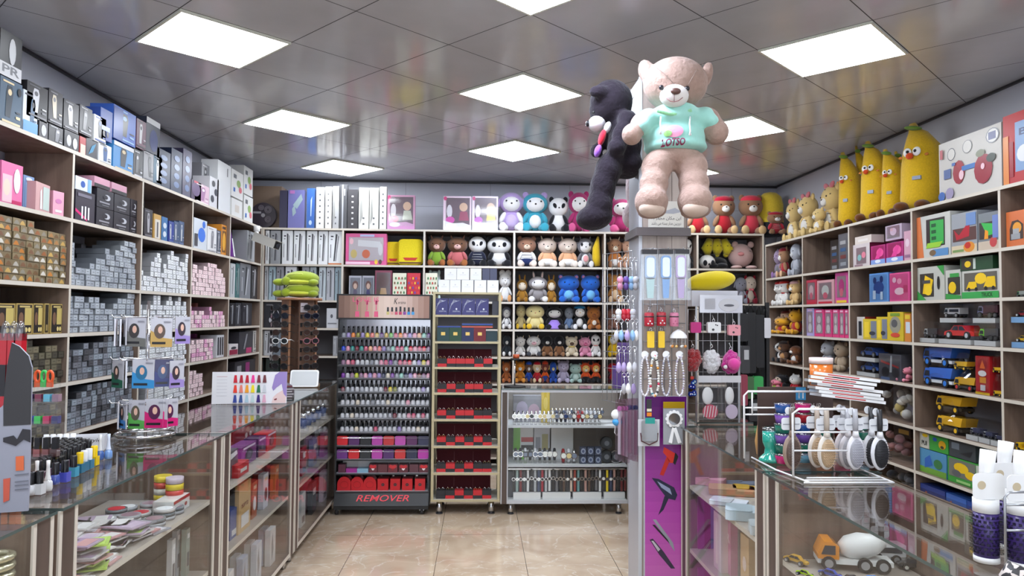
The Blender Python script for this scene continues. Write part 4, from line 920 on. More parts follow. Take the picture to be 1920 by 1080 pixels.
for ti, row in enumerate(TIERS):
    row = row.split(); n = len(row)
    for i, cn in enumerate(row):
        x = -.74-.34+.02+i*(.66/(n-1)); z = TZ[ti]+.002; y = 5.75+.055
        lab = '%s nail polish bottle, %s on the %s tier of the black rack' % (cn, ORD[i], TN[ti]); gp = 'nail polish bottles on the %s tier' % TN[ti]
        if cn in _bot: dup(_bot[cn], (x, y, z), 0, lab, gp); continue
        t = thing('nail_polish_bottle', lab, 'nail polish', (x, y, z), 0, gp)
        mb = MB(); mb.lathe([(.001,0),(.0135,0),(.0148,.006),(.0140,.026),(.009,.034),(.0055,.037)], mat('polish_'+cn, COL[cn], .08, coat=1), n=12); mb.build('bottle', t)
        mb = MB(); mb.lathe([(.0075,.036),(.0072,.06),(.0058,.084),(.001,.085)], CAPM, n=10); mb.build('cap', t)
        t.scale = (1.12, 1.12, 1.02); _bot[cn] = t
def ontray(px0, px1, ti, ytop, back=.02): 
    a, b_ = NR.at(px0, ytop, back), NR.at(px1, ytop, back); return (a.x+b_.x)/2, abs(b_.x-a.x), NR.at(px0, ytop, back).z-TZ[ti]
CS = [[('bright red',(214,40,50)),('dark purple',(84,44,96)),('black',(40,40,44)),('magenta',(176,70,160)),('brick red',(190,56,60)),('orchid pink',(186,80,168)),('plum',(90,46,90)),('navy',(52,54,80))],
      [('violet',(110,56,130)),('scarlet',(206,44,50)),('charcoal',(46,48,50)),('orchid',(180,72,164)),('dark violet',(84,50,104)),('tomato red',(198,56,58)),('dark navy',(48,50,74)),('vivid magenta',(180,60,160))]]
for r_ in range(2):
    for i, (cn, c) in enumerate(CS[r_]):
        w_ = .71/8; x = -.74-.355+w_*(i+.5); z = TZ[8+r_]+.001
        t = thing('manicure_case', '%s manicure case under a clear curved lid, on the %s row of cases' % (cn, ['upper','middle'][r_]), 'manicure case', (x, 5.765, z), 0, 'zipped manicure cases on the polish rack')
        mb = MB(); mb.prism(rrpoly(-w_*.46, w_*.46, 0, .07, .012), .0, .07, pl(c, .45)); mb.build('case', t)
        mb = MB(); prof = [(-.002,.0),(-.002,.052),(.002,.06),(.012,.0722),(.022,.083),(.032,.092),(.05,.096)]
        mb.add([(sx*w_*.49, p_[0], p_[1]) for p_ in prof for sx in (-1,1)], [(2*q,2*q+1,2*q+3,2*q+2) for q in range(1,len(prof)-1)], glassy('lid_plastic', (.97,.97,.97), 1.5, .16, .4), smooth=True)
        mb.build('clear_lid', t)
for i, (px0, px1, c, hc, cn) in enumerate(((634,648,(90,40,60),None,'plum'),(648,670,(160,50,140),None,'magenta low'),(669,691,(130,170,190),None,'pale blue low'),(691,708,(96,40,50),(200,40,50),'maroon with white heart,'),(708,727,(100,50,56),None,'plain maroon'),(727,746,(110,40,50),(200,50,56),'maroon with red heart,'),(747,766,(90,34,44),(190,40,50),'dark maroon with white heart,'),(767,785,(92,50,60),None,'dusky maroon'),(785,804,(88,34,44),(210,40,50),'last maroon with white heart,'))):
    x, w_, h_ = ontray(px0, px1, 10, 871 if 'low' not in cn else 879)
    t = thing('heart_gift_box', '%s gift box on the lowest case row of the polish rack' % cn, 'gift box', (x, 5.77, TZ[10]+.001), 0, 'small gift boxes above the red cases')
    mb = MB(); mb.box(-w_*.47, w_*.47, 0, .07, 0, h_, pl(c,.4)); mb.build('box', t)
    if hc: mb = MB(); mb.prism([(0,h_*.35),(w_*.4,h_*.7),(w_*.25,h_*.98),(0,h_*.85),(-w_*.25,h_*.98),(-w_*.4,h_*.7)], -.003, -.0005, pl(hc,.4)); hh = [(0,h_*.25),(w_*.17,h_*.45),(w_*.1,h_*.55),(0,h_*.48),(-w_*.1,h_*.55),(-w_*.17,h_*.45)]; mb.prism(hh, -.005, -.003, pl((235,225,225) if 'white' in cn else (150,30,40),.4)); mb.build('heart_print', t)
mb = MB()
for a, b_, c in ((0,.12,(225,225,225)),(.12,.7,(240,240,242))):
    mb.box(-1.06+a, -1.06+b_, 5.86, 5.87, TZ[10]+.01, TZ[10]+.082, pl(c,.15))
o = mb.build('white_backing_card'); tag(o, 'glossy white backing card behind the small gift boxes on the polish rack', 'card')
RD = pl((196,24,34), .4)
for i, (px0, px1) in enumerate(((632,659),(657,682),(681,706),(707,729),(731,751),(753,774),(777,798))):
    x, w_, h_ = ontray(px0, px1, 11, 894 if i < 3 else 898)
    rd = i < 3; t = thing('red_round_case' if rd else 'red_square_box', ('round-topped red felt case, %s of the three' if rd else 'square red box with a black flower, %s of the four') % (['leftmost','middle','rightmost'][i] if rd else ['leftmost','second','third','rightmost'][i-3]), 'gift box', (x, 5.77, TZ[11]+.001), 0, 'red cases above the remover sign')
    mb = MB()
    if rd: mb.prism([(-w_*.48,0),(w_*.48,0)]+ellpoly(0, h_*.45, w_*.48, h_*.55, 14, 0, 180), 0, .09, RD)
    else: mb.box(-w_*.46, w_*.46, 0, .09, 0, h_, RD)
    mb.build('case', t)
    mb = MB()
    if rd: mb.tube([(w_*.28*math.cos(R(a)), -.001, h_*.42+h_*.24*math.sin(R(a))) for a in range(0,360,30)], .0012, pl((150,16,26)), 5, closed=True)
    else:
        for a in range(0,360,60): mb.prism(ellpoly(.008*math.cos(R(a)), h_*.5+.008*math.sin(R(a)), .0055, .0045, 8), -.002, -.0005, DARK)
    mb.build('emblem', t)
# ------------------------------------------------------------------ jewellery cabinet contents
VEL = mat('maroon_velvet', (84,24,34), .95, sheen=.5); RB, KB = pl((196,36,44), .5), pl((40,38,42), .6)
SW = [[0,1,1,1,0,1],[0,1,0,1,1,0],[1,0,1,1,0,0],[1,0,1,0,1,0],[0,1,0,1,0,0],[2,0,1,0,1,0]]
RN = ['top','second','third','fourth','fifth','lowest']
POS6 = ['leftmost','second from left','third from left','third from right','second from right','rightmost']
for r_, z in enumerate((1.127,.93,.727,.522,.318,.114)):
    t = thing('velvet_board', 'maroon velvet board standing behind the %s row of ring boxes' % RN[r_], 'display board', (-.115, 5.72+.16, z+.003), 0, 'velvet boards in the jewellery cabinet')
    mb = MB(); T = Matrix.Rotation(-.15, 4, 'X'); mb.box(-.215, .21, 0, .012, 0, .145 if r_ else .13, VEL, T); mb.build('board', t)
    mb = MB(); mb.box(-.08,-.078,-.001,.0,.02,.13, pl((130,70,76)), T); mb.box(.07,.072,-.001,.0,.02,.13, pl((130,70,76)), T); mb.build('seam', t)
    for i in range(6):
        k = SW[r_][i]; w_ = .071; x = -.1-.225+w_*(i+.5)
        t = thing('ring_box', '%s ring box on the %s row of the jewellery cabinet, %s' % (('red over black' if k == 1 else 'black over red' if k == 0 else 'all black'), RN[r_], POS6[i]), 'ring box', (x, 5.745, z+.001), 0, 'ring boxes on the %s row' % RN[r_])
        mb = MB(); mb.box(-w_*.485, w_*.485, 0, .075, 0, .024, KB if k != 0 else RB); mb.build('lower_box', t)
        mb = MB(); mb.box(-w_*.485, w_*.485, .004, .07, .0242, .062, RB if k == 1 else KB); mb.build('upper_box', t)
        mb = MB()
        for dx in (-.018, .014): 
            mb.tube([(dx+.009*math.cos(R(a)), .03, .068+.009*math.sin(R(a))) for a in range(0,360,36)], .0018, CHROME if (i+r_)%3 else GOLD, 6, closed=True); mb.ball((dx,.027,.078), .004, CHROME)
        mb.build('rings', t)
for i, (x, cn, c, y) in enumerate(((-.285,'teal green',(30,62,66),0),(-.19,'dark green',(34,70,52),0),(-.095,'navy blue',(34,44,84),0),(0.0,'burgundy',(112,28,38),0),(.09,'dark teal, low',(34,58,66),.02))):
    t = thing('gift_box', '%s gift box with a small gold plate in the jewellery cabinet' % cn if i < 4 else 'dark teal gift box at the right end in the jewellery cabinet', 'gift box', (x, 5.75+y, 1.326), 0, 'square gift boxes with gold plates')
    mb = MB(); mb.box(-.047,.047,0,.09,0,.105 if i < 4 else .08, pl(c,.5)); mb.build('box', t)
    if i < 4: mb = MB(); mb.box(-.016,.016,-.002,-.0003,.045,.07, GOLD); mb.build('gold_plate', t)
for (x0, x1, z, c, l) in ((-.33,-.15,.106,(40,70,150),'flat blue and black box lying on the green gift boxes'),(-.14,.10,.106,(206,84,64),'flat orange box lying on the navy and burgundy gift boxes'),(-.14,.10,.126,(44,80,170),'flat blue and black box on top of the flat orange one')):
    t = thing('flat_box', l, 'gift box', ((x0+x1)/2, 5.755, 1.3265+z), 0, 'flat boxes lying on gift boxes'); w_ = x1-x0; mb = MB(); mb.box(-w_/2, w_/2, 0, .08, 0, .018, pl(c,.3)); mb.box(-w_/2, w_/2, -.0005, 0, .011, .018, DARK); mb.build('box', t)
for i in range(4):
    t = thing('perfume_box', 'navy box with white swirl print, %s of four in the jewellery cabinet' % ['leftmost','second','third','rightmost'][i], 'box', (-.302+i*.106, 5.75, 1.531), 0, 'navy boxes with white swirls')
    mb = MB(); mb.box(-.051,.051,0,.08,0,.128, pl((46,44,110),.3)); mb.build('carton', t)
    mb = MB(); W2_ = (200,205,225)
    for q in range(4): mb.tube([(-.045+.004*q,-.001,.02+.02*q),(-.03+.003*q,-.001,.07+.008*q),(-.01,-.001,.095+.007*q),(.035-.004*q,-.001,.112-.002*q)], .0012, pl(W2_,.4), 5)
    mb.prism(ellpoly(.012,.045,.007,.008,12), -.0018, -.0008, pl((225,228,240))); put_text(mb, 'ESSENTIAL', -.016, .04, .022, .032, -.0018, pl(W2_)); mb.build('printed_front', t)
t = thing('perfume_box', 'plain charcoal box right of the navy swirl boxes', 'box', (.125, 5.76, 1.531)); mb = MB(); mb.box(-.03,.03,0,.07,0,.11, pl((56,58,70))); mb.build('carton', t)
# cartons on top of the cabinet
WB = [(822,843),(843,864),(865,888),(889,912),(913,935)]
for i, (a, b_) in enumerate(WB): pbox('white_carton', 'white cube carton with faint print, %s of the lower row on the jewellery cabinet' % ['leftmost','second','middle','fourth','rightmost'][i], 'carton', JC, a, b_, 523, 1.708, (232,234,238), [('E',.5,.6,.06,.06,(200,202,208)),('R',.25,.75,.42,.45,(205,206,212)),('R',.1,.9,.12,.13,(215,216,220))], depth=.09, group='white cartons on the jewellery cabinet', h=.095)
for i, (a, b_, c) in enumerate(((833,856,(232,234,238)),(856,880,(232,234,238)),(881,903,(228,232,228)),(904,918,(66,70,98)),(918,932,(66,70,98)))):
    pbox('white_carton' if i < 3 else 'navy_carton', ['white cube carton, left on the upper row above the jewellery cabinet','white cube carton, middle of the upper row above the jewellery cabinet','off-white cube carton beside the navy ones on the upper row','left one of two narrow navy cartons on the upper row','right one of two narrow navy cartons on the upper row'][i], 'carton', JC, a, b_, 501, 1.8045, c, [('E',.5,.6,.06,.06,(200,202,208)),('R',.25,.75,.42,.45,(205,206,212))] if i < 3 else [], depth=.09, group='white cartons on the jewellery cabinet' if i < 3 else 'navy cartons on the jewellery cabinet', h=.09)
# ------------------------------------------------------------------ watches
_w = {}
def watch_on_stand(label, x, y, z, dial, strap, s=1.0, group='dress watches on the top level of the showcase', square=False, lift=0):
    s *= 1.35; z += lift; key = (dial, strap, s, square, lift)
    if key in _w: return dup(_w[key], (x,y,z), 0, label, group)
    t = thing('wrist_watch', label, 'watch', (x,y,z), 0, group)
    mb = MB(); mb.tube([(0,.022*s+.020*s*math.cos(R(a)),.034*s+.028*s*math.sin(R(a))) for a in range(0,360,24)], .0075*s, pl(strap,.3) if strap != (210,205,190) else CHROME, 8, closed=True); mb.build('strap', t)
    mb = MB()
    if square: mb.box(-.013*s,.013*s,-.006*s,.004*s,.022*s,.052*s, DARK); mb.box(-.009*s,.009*s,-.008*s,-.006*s,.027*s,.047*s, pl(dial,.2))
    else: mb.cyl((0,-.006*s,.038*s), .0155*s, .010*s, CHROME, 18, axis='y'); mb.cyl((0,-.008*s,.038*s), .012*s, .003*s, pl(dial,.2), 18, axis='y')
    mb.build('dial', t)
    mb = MB(); mb.box(-.008*s,.008*s,.005*s,.04*s,-lift,.004*s,PLASTIC); mb.build('stand', t)
    _w[key] = t; return t
rw = random.Random(3)
DN = {(236,236,232):'white',(225,205,150):'cream gold',(40,42,50):'black',(120,130,150):'steel grey',(50,70,120):'blue',(190,60,60):'red'}
SN = {(210,205,190):'steel strap',(40,38,40):'black strap',(150,40,44):'red strap',(206,206,210):'silver white strap',(50,56,84):'navy strap'}
seq = [((236,236,232),(210,205,190))]*3+[((225,205,150),(210,205,190)),((40,42,50),(210,205,190)),((236,236,232),(210,205,190)),((225,205,150),(206,206,210)),((225,205,150),(210,205,190)),((236,236,232),(210,205,190)),((225,205,150),(210,205,190)),((120,130,150),(50,56,84)),((236,236,232),(40,38,40)),((50,70,120),(50,56,84)),((120,130,150),(210,205,190)),((236,236,232),(40,38,40)),((190,60,60),(150,40,44)),((236,236,232),(150,40,44)),((225,205,150),(206,206,210)),((236,236,232),(206,206,210)),((120,130,150),(206,206,210)),((225,205,150),(210,205,190))]
ORD2 = ORD+['twenty-first from left']
for i, (d, s) in enumerate(seq):
    x = WC.at(965+i*8.0, 790, .03).x; watch_on_stand('watch, %s dial, %s, %s in the upper level front row' % (DN[d], SN[s], ORD2[i]), x, 5.74, WZ[0]+.001, d, s, .95, lift=.02)
for i in range(14):
    x = WC.at(1036+i*7.2, 770, .13).x; watch_on_stand('small %s watch on a raised back row, %s of fourteen' % ('silver' if i%2 else 'steel', ORD[i]), x, 5.84, WZ[0]+.056, (120,130,150) if i%2 else (236,236,232), (210,205,190), .7, 'small watches on the raised back row')
t = thing('riser', 'clear riser under the back row of small watches', 'display riser', (.67+.16, 5.83, WZ[0]+.001)); mb = MB(); mb.box(-.29,.28,0,.06,0,.053,PLASTIC); mb.build('riser', t)
pbox('printed_box', 'grey box printed with lilac shapes at the upper left of the showcase', 'box', WC, 962, 1018, 742, WZ[0]+.001, (150,150,160), [('E',.3,.5,.2,.3,(190,180,205)),('E',.7,.4,.2,.3,(200,170,190))], inset=.2, depth=.08)
pbox('printed_box', 'yellow box with curled print at the upper left of the showcase', 'box', WC, 1015, 1031, 732, WZ[0]+.001, (222,190,60), [('E',.5,.6,.25,.2,(240,215,110))], inset=.18, depth=.08)
for i, (a, b_, c, it) in enumerate(((962,1000,(236,236,236),[('R',.0,.35,.3,1,(120,200,60)),('R',.4,1,.55,.7,(200,60,60)),('R',.4,1,.3,.45,(60,60,60)),('R',.4,.7,0,.25,(120,200,60))]),(1001,1031,(210,212,220),[('R',.1,.4,.3,.7,(150,150,160)),('R',.5,.9,.3,.8,(180,170,120))]),(1033,1075,(222,222,222),[]))):
    pbox('packet', ['packet with lime green and red stripes on the middle level','white packet with grey trinkets on the middle level','blank white card behind watches on the middle level'][i], 'packet', WC, a, b_, 802, WZ[1]+.001, c, it, inset=.24, depth=.05)
for i in range(9):
    x = WC.at(967+i*9.2, 860, .05).x; wcol = i in (2,4); watch_on_stand('%s sports watch on the middle level, %s of nine' % ('white' if wcol else 'black' if i < 6 else 'black with white dial', ORD[i]), x, 5.76, WZ[1]+.001, (236,236,232) if i > 5 else (120,130,150), (206,206,210) if wcol else (40,38,40), 1.05, 'sports watches on the middle level', square=i in (2,3), lift=.02)
for i, (d, s) in enumerate((((236,236,232),(150,40,44)),((225,205,150),(206,206,210)),((120,130,150),(210,205,190)))):
    watch_on_stand('silver bangle watch in the middle of the middle level, %s of three' % ORD[i], WC.at(1057+i*10, 860, .05).x, 5.76, WZ[1]+.001, d, s, 1.2, 'bangle watches on the middle level')
for i in range(6):
    a = 1087+(i%3)*14; z = WZ[1]+.001+(i//3)*.066
    pbox('watch_box', 'small clear navy watch box, %s of the %s trio' % (['left','middle','right'][i%3], ['lower','upper'][i//3]), 'watch box', WC, a, a+13, 840, z, (60,66,84), [('E',.5,.5,.36,.36,(150,158,176)),('E',.5,.5,.2,.2,(70,80,110))], inset=.05, depth=.05, group='clear navy watch boxes', h=.062)
for i, (px, zz) in enumerate(((1138,0),(1138,.105),(1155,0))):
    t = thing('round_watch_tin', 'round %s watch tin %s on the middle level' % (['black','black','silver'][i], ['standing on edge','on top of another tin','at the right end']  [i]), 'watch tin', (WC.at(px,860,.06).x, 5.77, WZ[1]+.002+zz), 0, 'round watch tins')
    mb = MB(); c = BLACK if i < 2 else SILVER; mb.cyl((0,0,.05), .05, .03, c, 24, axis='y'); mb.cyl((0,-.004,.05), .042, .004, pl((60,62,66),.2), 24, axis='y'); mb.cyl((0,-.006,.05), .02, .002, pl((110,112,118),.2), 20, axis='y'); mb.build('tin', t)
SC = [('black',(40,38,40)),('pale teal',(150,170,166)),('dark red',(120,40,44)),('charcoal',(60,60,64)),('white',(220,220,222)),('black',(40,38,40)),('silver',(180,182,186)),('navy',(60,70,100)),('crimson',(160,30,50)),('silver',(180,182,186)),('white',(220,220,222)),('black',(40,38,40)),('grey',(110,110,116)),('black',(40,38,40)),('brown',(90,70,60)),('charcoal',(60,60,64)),('beige',(200,180,165)),('rust red',(150,60,50)),('teal',(110,150,150)),('black',(40,38,40)),('tan',(180,140,130)),('brown',(90,70,60)),('black',(40,38,40)),('grey',(110,110,116)),('white',(220,220,222)),('charcoal',(60,60,64)),('yellow',(226,200,40)),('navy',(60,70,100)),('tan',(180,140,130)),('black',(40,38,40)),('wine red',(110,40,44)),('wine red',(110,40,44))]
_s = {}
for i, (cn, c) in enumerate(SC):
    p = WC.at(963+i*6.75, 880, .05); lab = '%s strap watch hanging on the lowest level of the showcase, %s' % (cn, ORD2[i] if i < 16 else ('rightmost' if i == len(SC)-1 else ORD[len(SC)-1-i].replace('left','right')))
    z = WZ[2]+.055
    if cn in _s: dup(_s[cn], (p.x, 5.75, z+(i%3)*.004), 0, lab, 'strap watches on the lowest level'); continue
    t = thing('strap_watch', lab, 'watch', (p.x, 5.75, z), 0, 'strap watches on the lowest level')
    mb = MB(); mb.box(-.0085,.0085,0,.004,0,.085,pl(c,.4)); mb.box(-.008,.008,0,.004,.105,.165,pl(c,.4)); mb.build('strap', t)
    mb = MB(); mb.cyl((0,-.004,.095), .0135, .008, CHROME, 14, axis='y'); mb.cyl((0,-.006,.095), .0105, .003, WHITE if i%2 else DARK, 14, axis='y'); mb.build('dial', t); _s[cn] = t
for i, (a, b_) in enumerate(((962,1014),(1017,1070),(1074,1128),(1132,1172))):
    pbox('watch_rail_card', 'white card along the foot of the lowest level, %s of four' % ORD[i], 'display card', WC, a, b_, 906, WZ[2]+.001, (222,222,222), inset=.03, depth=.03, group='white cards under the strap watches', h=.05)
mb = MB(); mb.box(-.47,.47,0,.01,0,.01,SILVER); o = mb.build('hanging_rail'); o.location = (.67, 5.755, WZ[2]+.222); tag(o, 'thin rail the strap watches hang from on the lowest level', 'rail')
mb = MB(); mb.box(-.47,.47,0,.003,0,.2,pl((84,84,90),.3)); o = mb.build('grey_backing'); o.location = (.67, 5.80, WZ[2]+.002); tag(o, 'grey backing sheet behind the hanging strap watches', 'backing sheet')
# small chrome-stemmed lamp foot and the gift boxes standing on the showcase
t = thing('cake_stand', 'black-footed chrome display stem on the left end of the showcase', 'display stand', (WC.at(965,722,.1).x, 5.80, .968))
mb = MB(); mb.cyl((0,0,0), .085, .012, BLACK, 24); mb.build('foot', t); mb = MB(); mb.cyl((0,0,.012), .006, .2, CHROME, 10); mb.build('stem', t); mb = MB(); mb.cyl((0,0,.21), .035, .015, BLACK, 16); mb.cyl((0.01,0,.225), .025, .03, pl((180,80,40)), 12); mb.build('head', t)
for i, (a, b_, zz, h_) in enumerate(((1153,1187,0,.17),(1160,1188,.171,.09),(1163,1192,.262,.09))):
    pbox('gift_box', 'purple lidded gift box, %s of the stack on the showcase' % ['lowest','middle','topmost'][i], 'gift box', WC, a, b_, 700, .968+zz, (88,62,130), [('R',0,1,.72,.78,(66,44,104))], inset=.02, depth=.12, group='purple gift boxes stacked on the showcase', h=h_)
# ------------------------------------------------------------------ hair dye boxes on the left wall (ends face the shop)
PW, PH = .0545, .0335
_d = {}
def dye(kind, bay, z0, profile, tints, sw=None, phr='', seedv=1, pw=PW, ph=PH, offs=0.0):
    r = random.Random(seedv); a0 = LA_[bay]+.018+offs
    for c, n in enumerate(profile):
        for k in range(n):
            v = r.randrange(len(tints)); w_ = r.randrange(len(sw)) if sw else 0; key = (kind, v, w_)
            jx = r.uniform(-.003, .0); loc = (-2.2-.012-r.uniform(0,.012), a0+pw*(c+.5), z0+.001+k*ph)
            if key in _d: dup(_d[key], loc, None, phr, kind[1], True); continue
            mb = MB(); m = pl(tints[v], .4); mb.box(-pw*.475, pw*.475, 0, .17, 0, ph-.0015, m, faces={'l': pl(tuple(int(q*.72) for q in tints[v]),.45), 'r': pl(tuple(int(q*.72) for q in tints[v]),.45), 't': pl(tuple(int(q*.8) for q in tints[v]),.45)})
            y = -.0005
            if sw:
                mb.quad([(-pw*.4+pw*.8*i/8, y, ph*.12+ph*.62*math.sin(math.pi*i/8)) for i in range(9)], pl(sw[w_], .35))
            else:
                e = tuple(min(255, int(q*1.14)+6) for q in tints[v]); mb.quad([(-pw*.34,y,ph*.16),(pw*.34,y,ph*.16),(pw*.34,y,ph*.8),(-pw*.34,y,ph*.8)], pl(e,.4))
                mb.quad([(-pw*.2,y-.0003,ph*.4),(pw*.2,y-.0003,ph*.4),(pw*.2,y-.0003,ph*.55),(-pw*.2,y-.0003,ph*.55)], pl(tuple(int(q*.8) for q in tints[v]),.4))
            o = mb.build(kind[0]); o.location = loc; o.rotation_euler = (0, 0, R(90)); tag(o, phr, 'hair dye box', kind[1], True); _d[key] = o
LA_ = [3.22, 4.05, 4.87, 5.705, 6.555]
GSW = [(150,90,50),(190,120,50),(120,84,60),(176,170,160),(210,205,195),(168,120,70),(110,80,50),(140,134,120),(196,160,90)]
dye(('swatch_hair_dye_box','hair dye boxes with curved colour swatches'), 0, LZ[2], [8,9,9,9,9,9,9,9,9,8,8,8,8,8], [(120,104,76),(132,116,84)], GSW, 'gold hair dye box with curved swatch, on the third board from the top, left wall', 2, .057, .0335, -.005)
dye(('grey_hair_dye_box','steel grey hair dye boxes'), 1, LZ[2], [7,3,3,3,4,5,5,7,6,7,8,9,9,9], [(146,152,160),(134,140,148),(156,162,168)], None, 'small steel grey hair dye box on the third board from the top, left wall', 3)
dye(('grey_hair_dye_box','steel grey hair dye boxes'), 1, LZ[3], [6,6,6,5,6,6,5,4,4,5,6,6,7,7], [(146,152,160),(132,138,146),(118,122,130)], None, 'small steel grey hair dye box on the fourth board from the top, left wall', 4)
dye(('dark_grey_hair_dye_box','dark grey hair dye boxes'), 1, LZ[4], [5,5,5,6,5,6,6,7,7,7,7,7,6,6], [(112,116,124),(96,98,104),(124,132,140),(66,66,70)], None, 'small dark grey hair dye box on the fifth board from the top, left wall', 5)
dye(('dark_grey_hair_dye_box','dark grey hair dye boxes'), 1, LZ[5], [5,5,6,6,7,7,7,7,7,7,7,7,7,7], [(112,116,124),(96,98,104),(124,132,140),(54,54,58)], None, 'small dark grey hair dye box on the sixth board from the top, left wall', 6)
dye(('white_hair_dye_box','white hair dye boxes'), 2, LZ[2], [4,3,3,6,7,8,4,6,8,9,8,8,7,7,9], [(206,208,210),(196,198,202)], None, 'small white hair dye box on the third board from the top, left wall', 7, .0525)
dye(('white_hair_dye_box','white hair dye boxes'), 2, LZ[3], [5,4,5,5,7,7,5,5,6,7,5,6,7,5,6], [(206,208,210),(190,192,196)], None, 'small white hair dye box on the fourth board from the top, left wall', 8, .0525)
dye(('white_hair_dye_box','white hair dye boxes'), 2, LZ[4], [4,4,4,5,5,5,5,5,6,6,6,6,6,6,6], [(200,200,202),(186,186,190)], None, 'small white hair dye box on the fifth board from the top, left wall', 9, .0525)
dye(('white_hair_dye_box','white hair dye boxes'), 2, LZ[5], [0,0,0,4,4,4,4,4,5,5,5,3,5,5,5], [(200,200,202),(186,186,190)], None, 'small white hair dye box on the sixth board from the top, left wall', 10, .0525)
dye(('pink_hair_dye_box','pale pink hair dye boxes'), 3, LZ[2], [5,7,7,6,6,7,7,8,8,8,8,7,7,6,5], [(222,198,200),(214,188,192)], None, 'small pale pink hair dye box on the third board from the top, left wall', 11, .0525)
dye(('pink_hair_dye_box','pale pink hair dye boxes'), 3, LZ[3], [5,4,4,3,4,4,3,3,5,3,4,4,4,4,3], [(222,198,200),(214,188,192),(206,150,180)], None, 'small pale pink hair dye box on the fourth board from the top, left wall', 12, .0525)
dye(('pink_hair_dye_box','pale pink hair dye boxes'), 3, LZ[4], [4,5,4,5,5,5,5,5,5,5], [(216,190,196),(208,184,190),(200,140,176)], None, 'small pale pink hair dye box on the fifth board from the top, left wall', 13, .0525)
dye(('pink_hair_dye_box','pale pink hair dye boxes'), 3, LZ[5], [6,6,6,5,5,5], [(216,190,196),(208,184,190)], None, 'small pale pink hair dye box on the sixth board from the top, left wall', 14, .0525)
dye(('olive_hair_dye_box','olive hair dye boxes'), 0, LZ[4], [0,0,0,0,0,6,6,7,7,7,6,5,6,6,5], [(92,86,68),(104,96,76),(60,56,46)], None, 'small olive hair dye box on the fifth board from the top, left wall', 15, .053)
dye(('olive_hair_dye_box','olive hair dye boxes'), 0, LZ[5], [0,0,0,0,0,0,0,0,6,7,6,5,6,6,4], [(92,86,68),(84,78,62),(60,56,46)], None, 'small olive hair dye box on the sixth board from the top, left wall', 16, .053)
# boxes of the same kind lying deeper on the boards, only their ends showing over the front ones
mb = MB(); r = random.Random(5)
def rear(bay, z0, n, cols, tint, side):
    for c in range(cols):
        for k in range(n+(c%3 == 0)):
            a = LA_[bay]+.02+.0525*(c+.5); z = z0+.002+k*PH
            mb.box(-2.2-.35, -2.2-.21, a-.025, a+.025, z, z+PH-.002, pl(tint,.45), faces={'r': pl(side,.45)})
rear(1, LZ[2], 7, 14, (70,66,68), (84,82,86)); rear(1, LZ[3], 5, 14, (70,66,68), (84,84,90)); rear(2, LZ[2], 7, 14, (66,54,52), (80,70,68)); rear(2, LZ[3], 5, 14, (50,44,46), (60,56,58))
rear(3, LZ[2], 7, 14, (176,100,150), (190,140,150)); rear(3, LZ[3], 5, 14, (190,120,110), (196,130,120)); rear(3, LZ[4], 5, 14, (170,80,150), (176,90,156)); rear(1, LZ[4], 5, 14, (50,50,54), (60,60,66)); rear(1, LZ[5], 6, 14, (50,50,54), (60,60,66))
o = mb.build('hair_dye_boxes_behind'); tag(o, 'dark and pink hair dye boxes lying deeper behind the front stacks on the left wall', 'hair dye box'); o['kind'] = 'stuff'

# ------------------------------------------------------------------ cartons on the left wall
def L(label, a, b_, yt, z, col, items=(), dz=0, inset=.03, depth=.14, h=None, name='product_box', cat='box', side=None, yaw=0, group=None, window=None):
    return pbox(name, label, cat, LW, a, b_, yt, z+dz, col, items, depth, inset, group or 'boxed devices on the left wall', window, side=side, yaw=yaw, h=h)
K1, W1_, B1_ = (40,38,42), (224,226,230), (40,70,140)
T0 = LZ[0]+.001
dev = A_device
G0 = 'boxes along the top of the left wall'
def LT(label, a, b_, y0, y1, col, items=(), **k):
    """y0, y1: top and bottom rows in the photo, so stacked boxes get their own heights"""
    m = (a+b_)/2; zt = LW.at(m, y0, k.get('inset', .03)).z; zb = max(T0, LW.at(m, y1, k.get('inset', .03)).z)
    if zb < T0+.05: zb = T0
    return L(label, a, b_, y0, zb, col, items, h=zt-zb-.002, group=G0, **k)
LT('black and white shaver box with large grey letters, at the top left edge', 0, 42, 62, 148, (46,46,50), [('R',0,1,0,.3,(205,206,210)),('E',.55,.6,.16,.3,(200,202,206)),('T','PR',.1,.9,.08,.26,(120,122,128))])
LT('teal blue trimmer box under the black and white shaver box', 0, 42, 149, 236, (66,88,108), dev(0,(40,50,60),(220,200,160),1)+[('E',.85,.8,.09,.09,(20,24,30))])
LT('white and pale blue trimmer box beside the teal blue one', 43, 71, 172, 250, (206,214,224), dev(0,(60,90,120),(60,60,66),2)+[('R',0,1,0,.3,(90,150,210))])
LT('black clipper box, left of two standing on lower boxes', 50, 90, 158, 224, (44,43,46), dev(0,(190,190,196),(90,90,96),3))
LT('black clipper box with a cream silhouette, right of two standing on lower boxes', 91, 118, 170, 234, (50,48,52), dev(0,(190,180,160),(110,110,116),4))
LT('dark box with silver hair dryer print under the black clipper boxes', 73, 90, 226, 262, (70,68,72), [('E',.5,.5,.3,.3,(180,182,186))])
LT('dark box with clipper print under the cream silhouette box', 91, 118, 236, 272, (58,56,58), dev(0,(120,120,126),(180,180,184),6))
LT('black box with white shaver print standing on a dark box', 119, 148, 190, 246, (44,42,46), dev(0,(206,206,210),(110,110,116),7))
LT('black box with faded print next to the white shaver print box', 149, 173, 200, 254, (52,50,54), dev(0,(90,88,92),(140,140,146),8))
LT('black box with two white faces print on the board below the black boxes', 120, 148, 247, 284, (48,46,50), [('E',.3,.5,.16,.3,(190,190,194)),('E',.72,.45,.16,.3,(200,200,204))])
LT('red and cream box under the black boxes on the left wall top', 149, 161, 256, 288, (170,60,60), [('R',.1,.9,.05,.6,(206,196,180))])
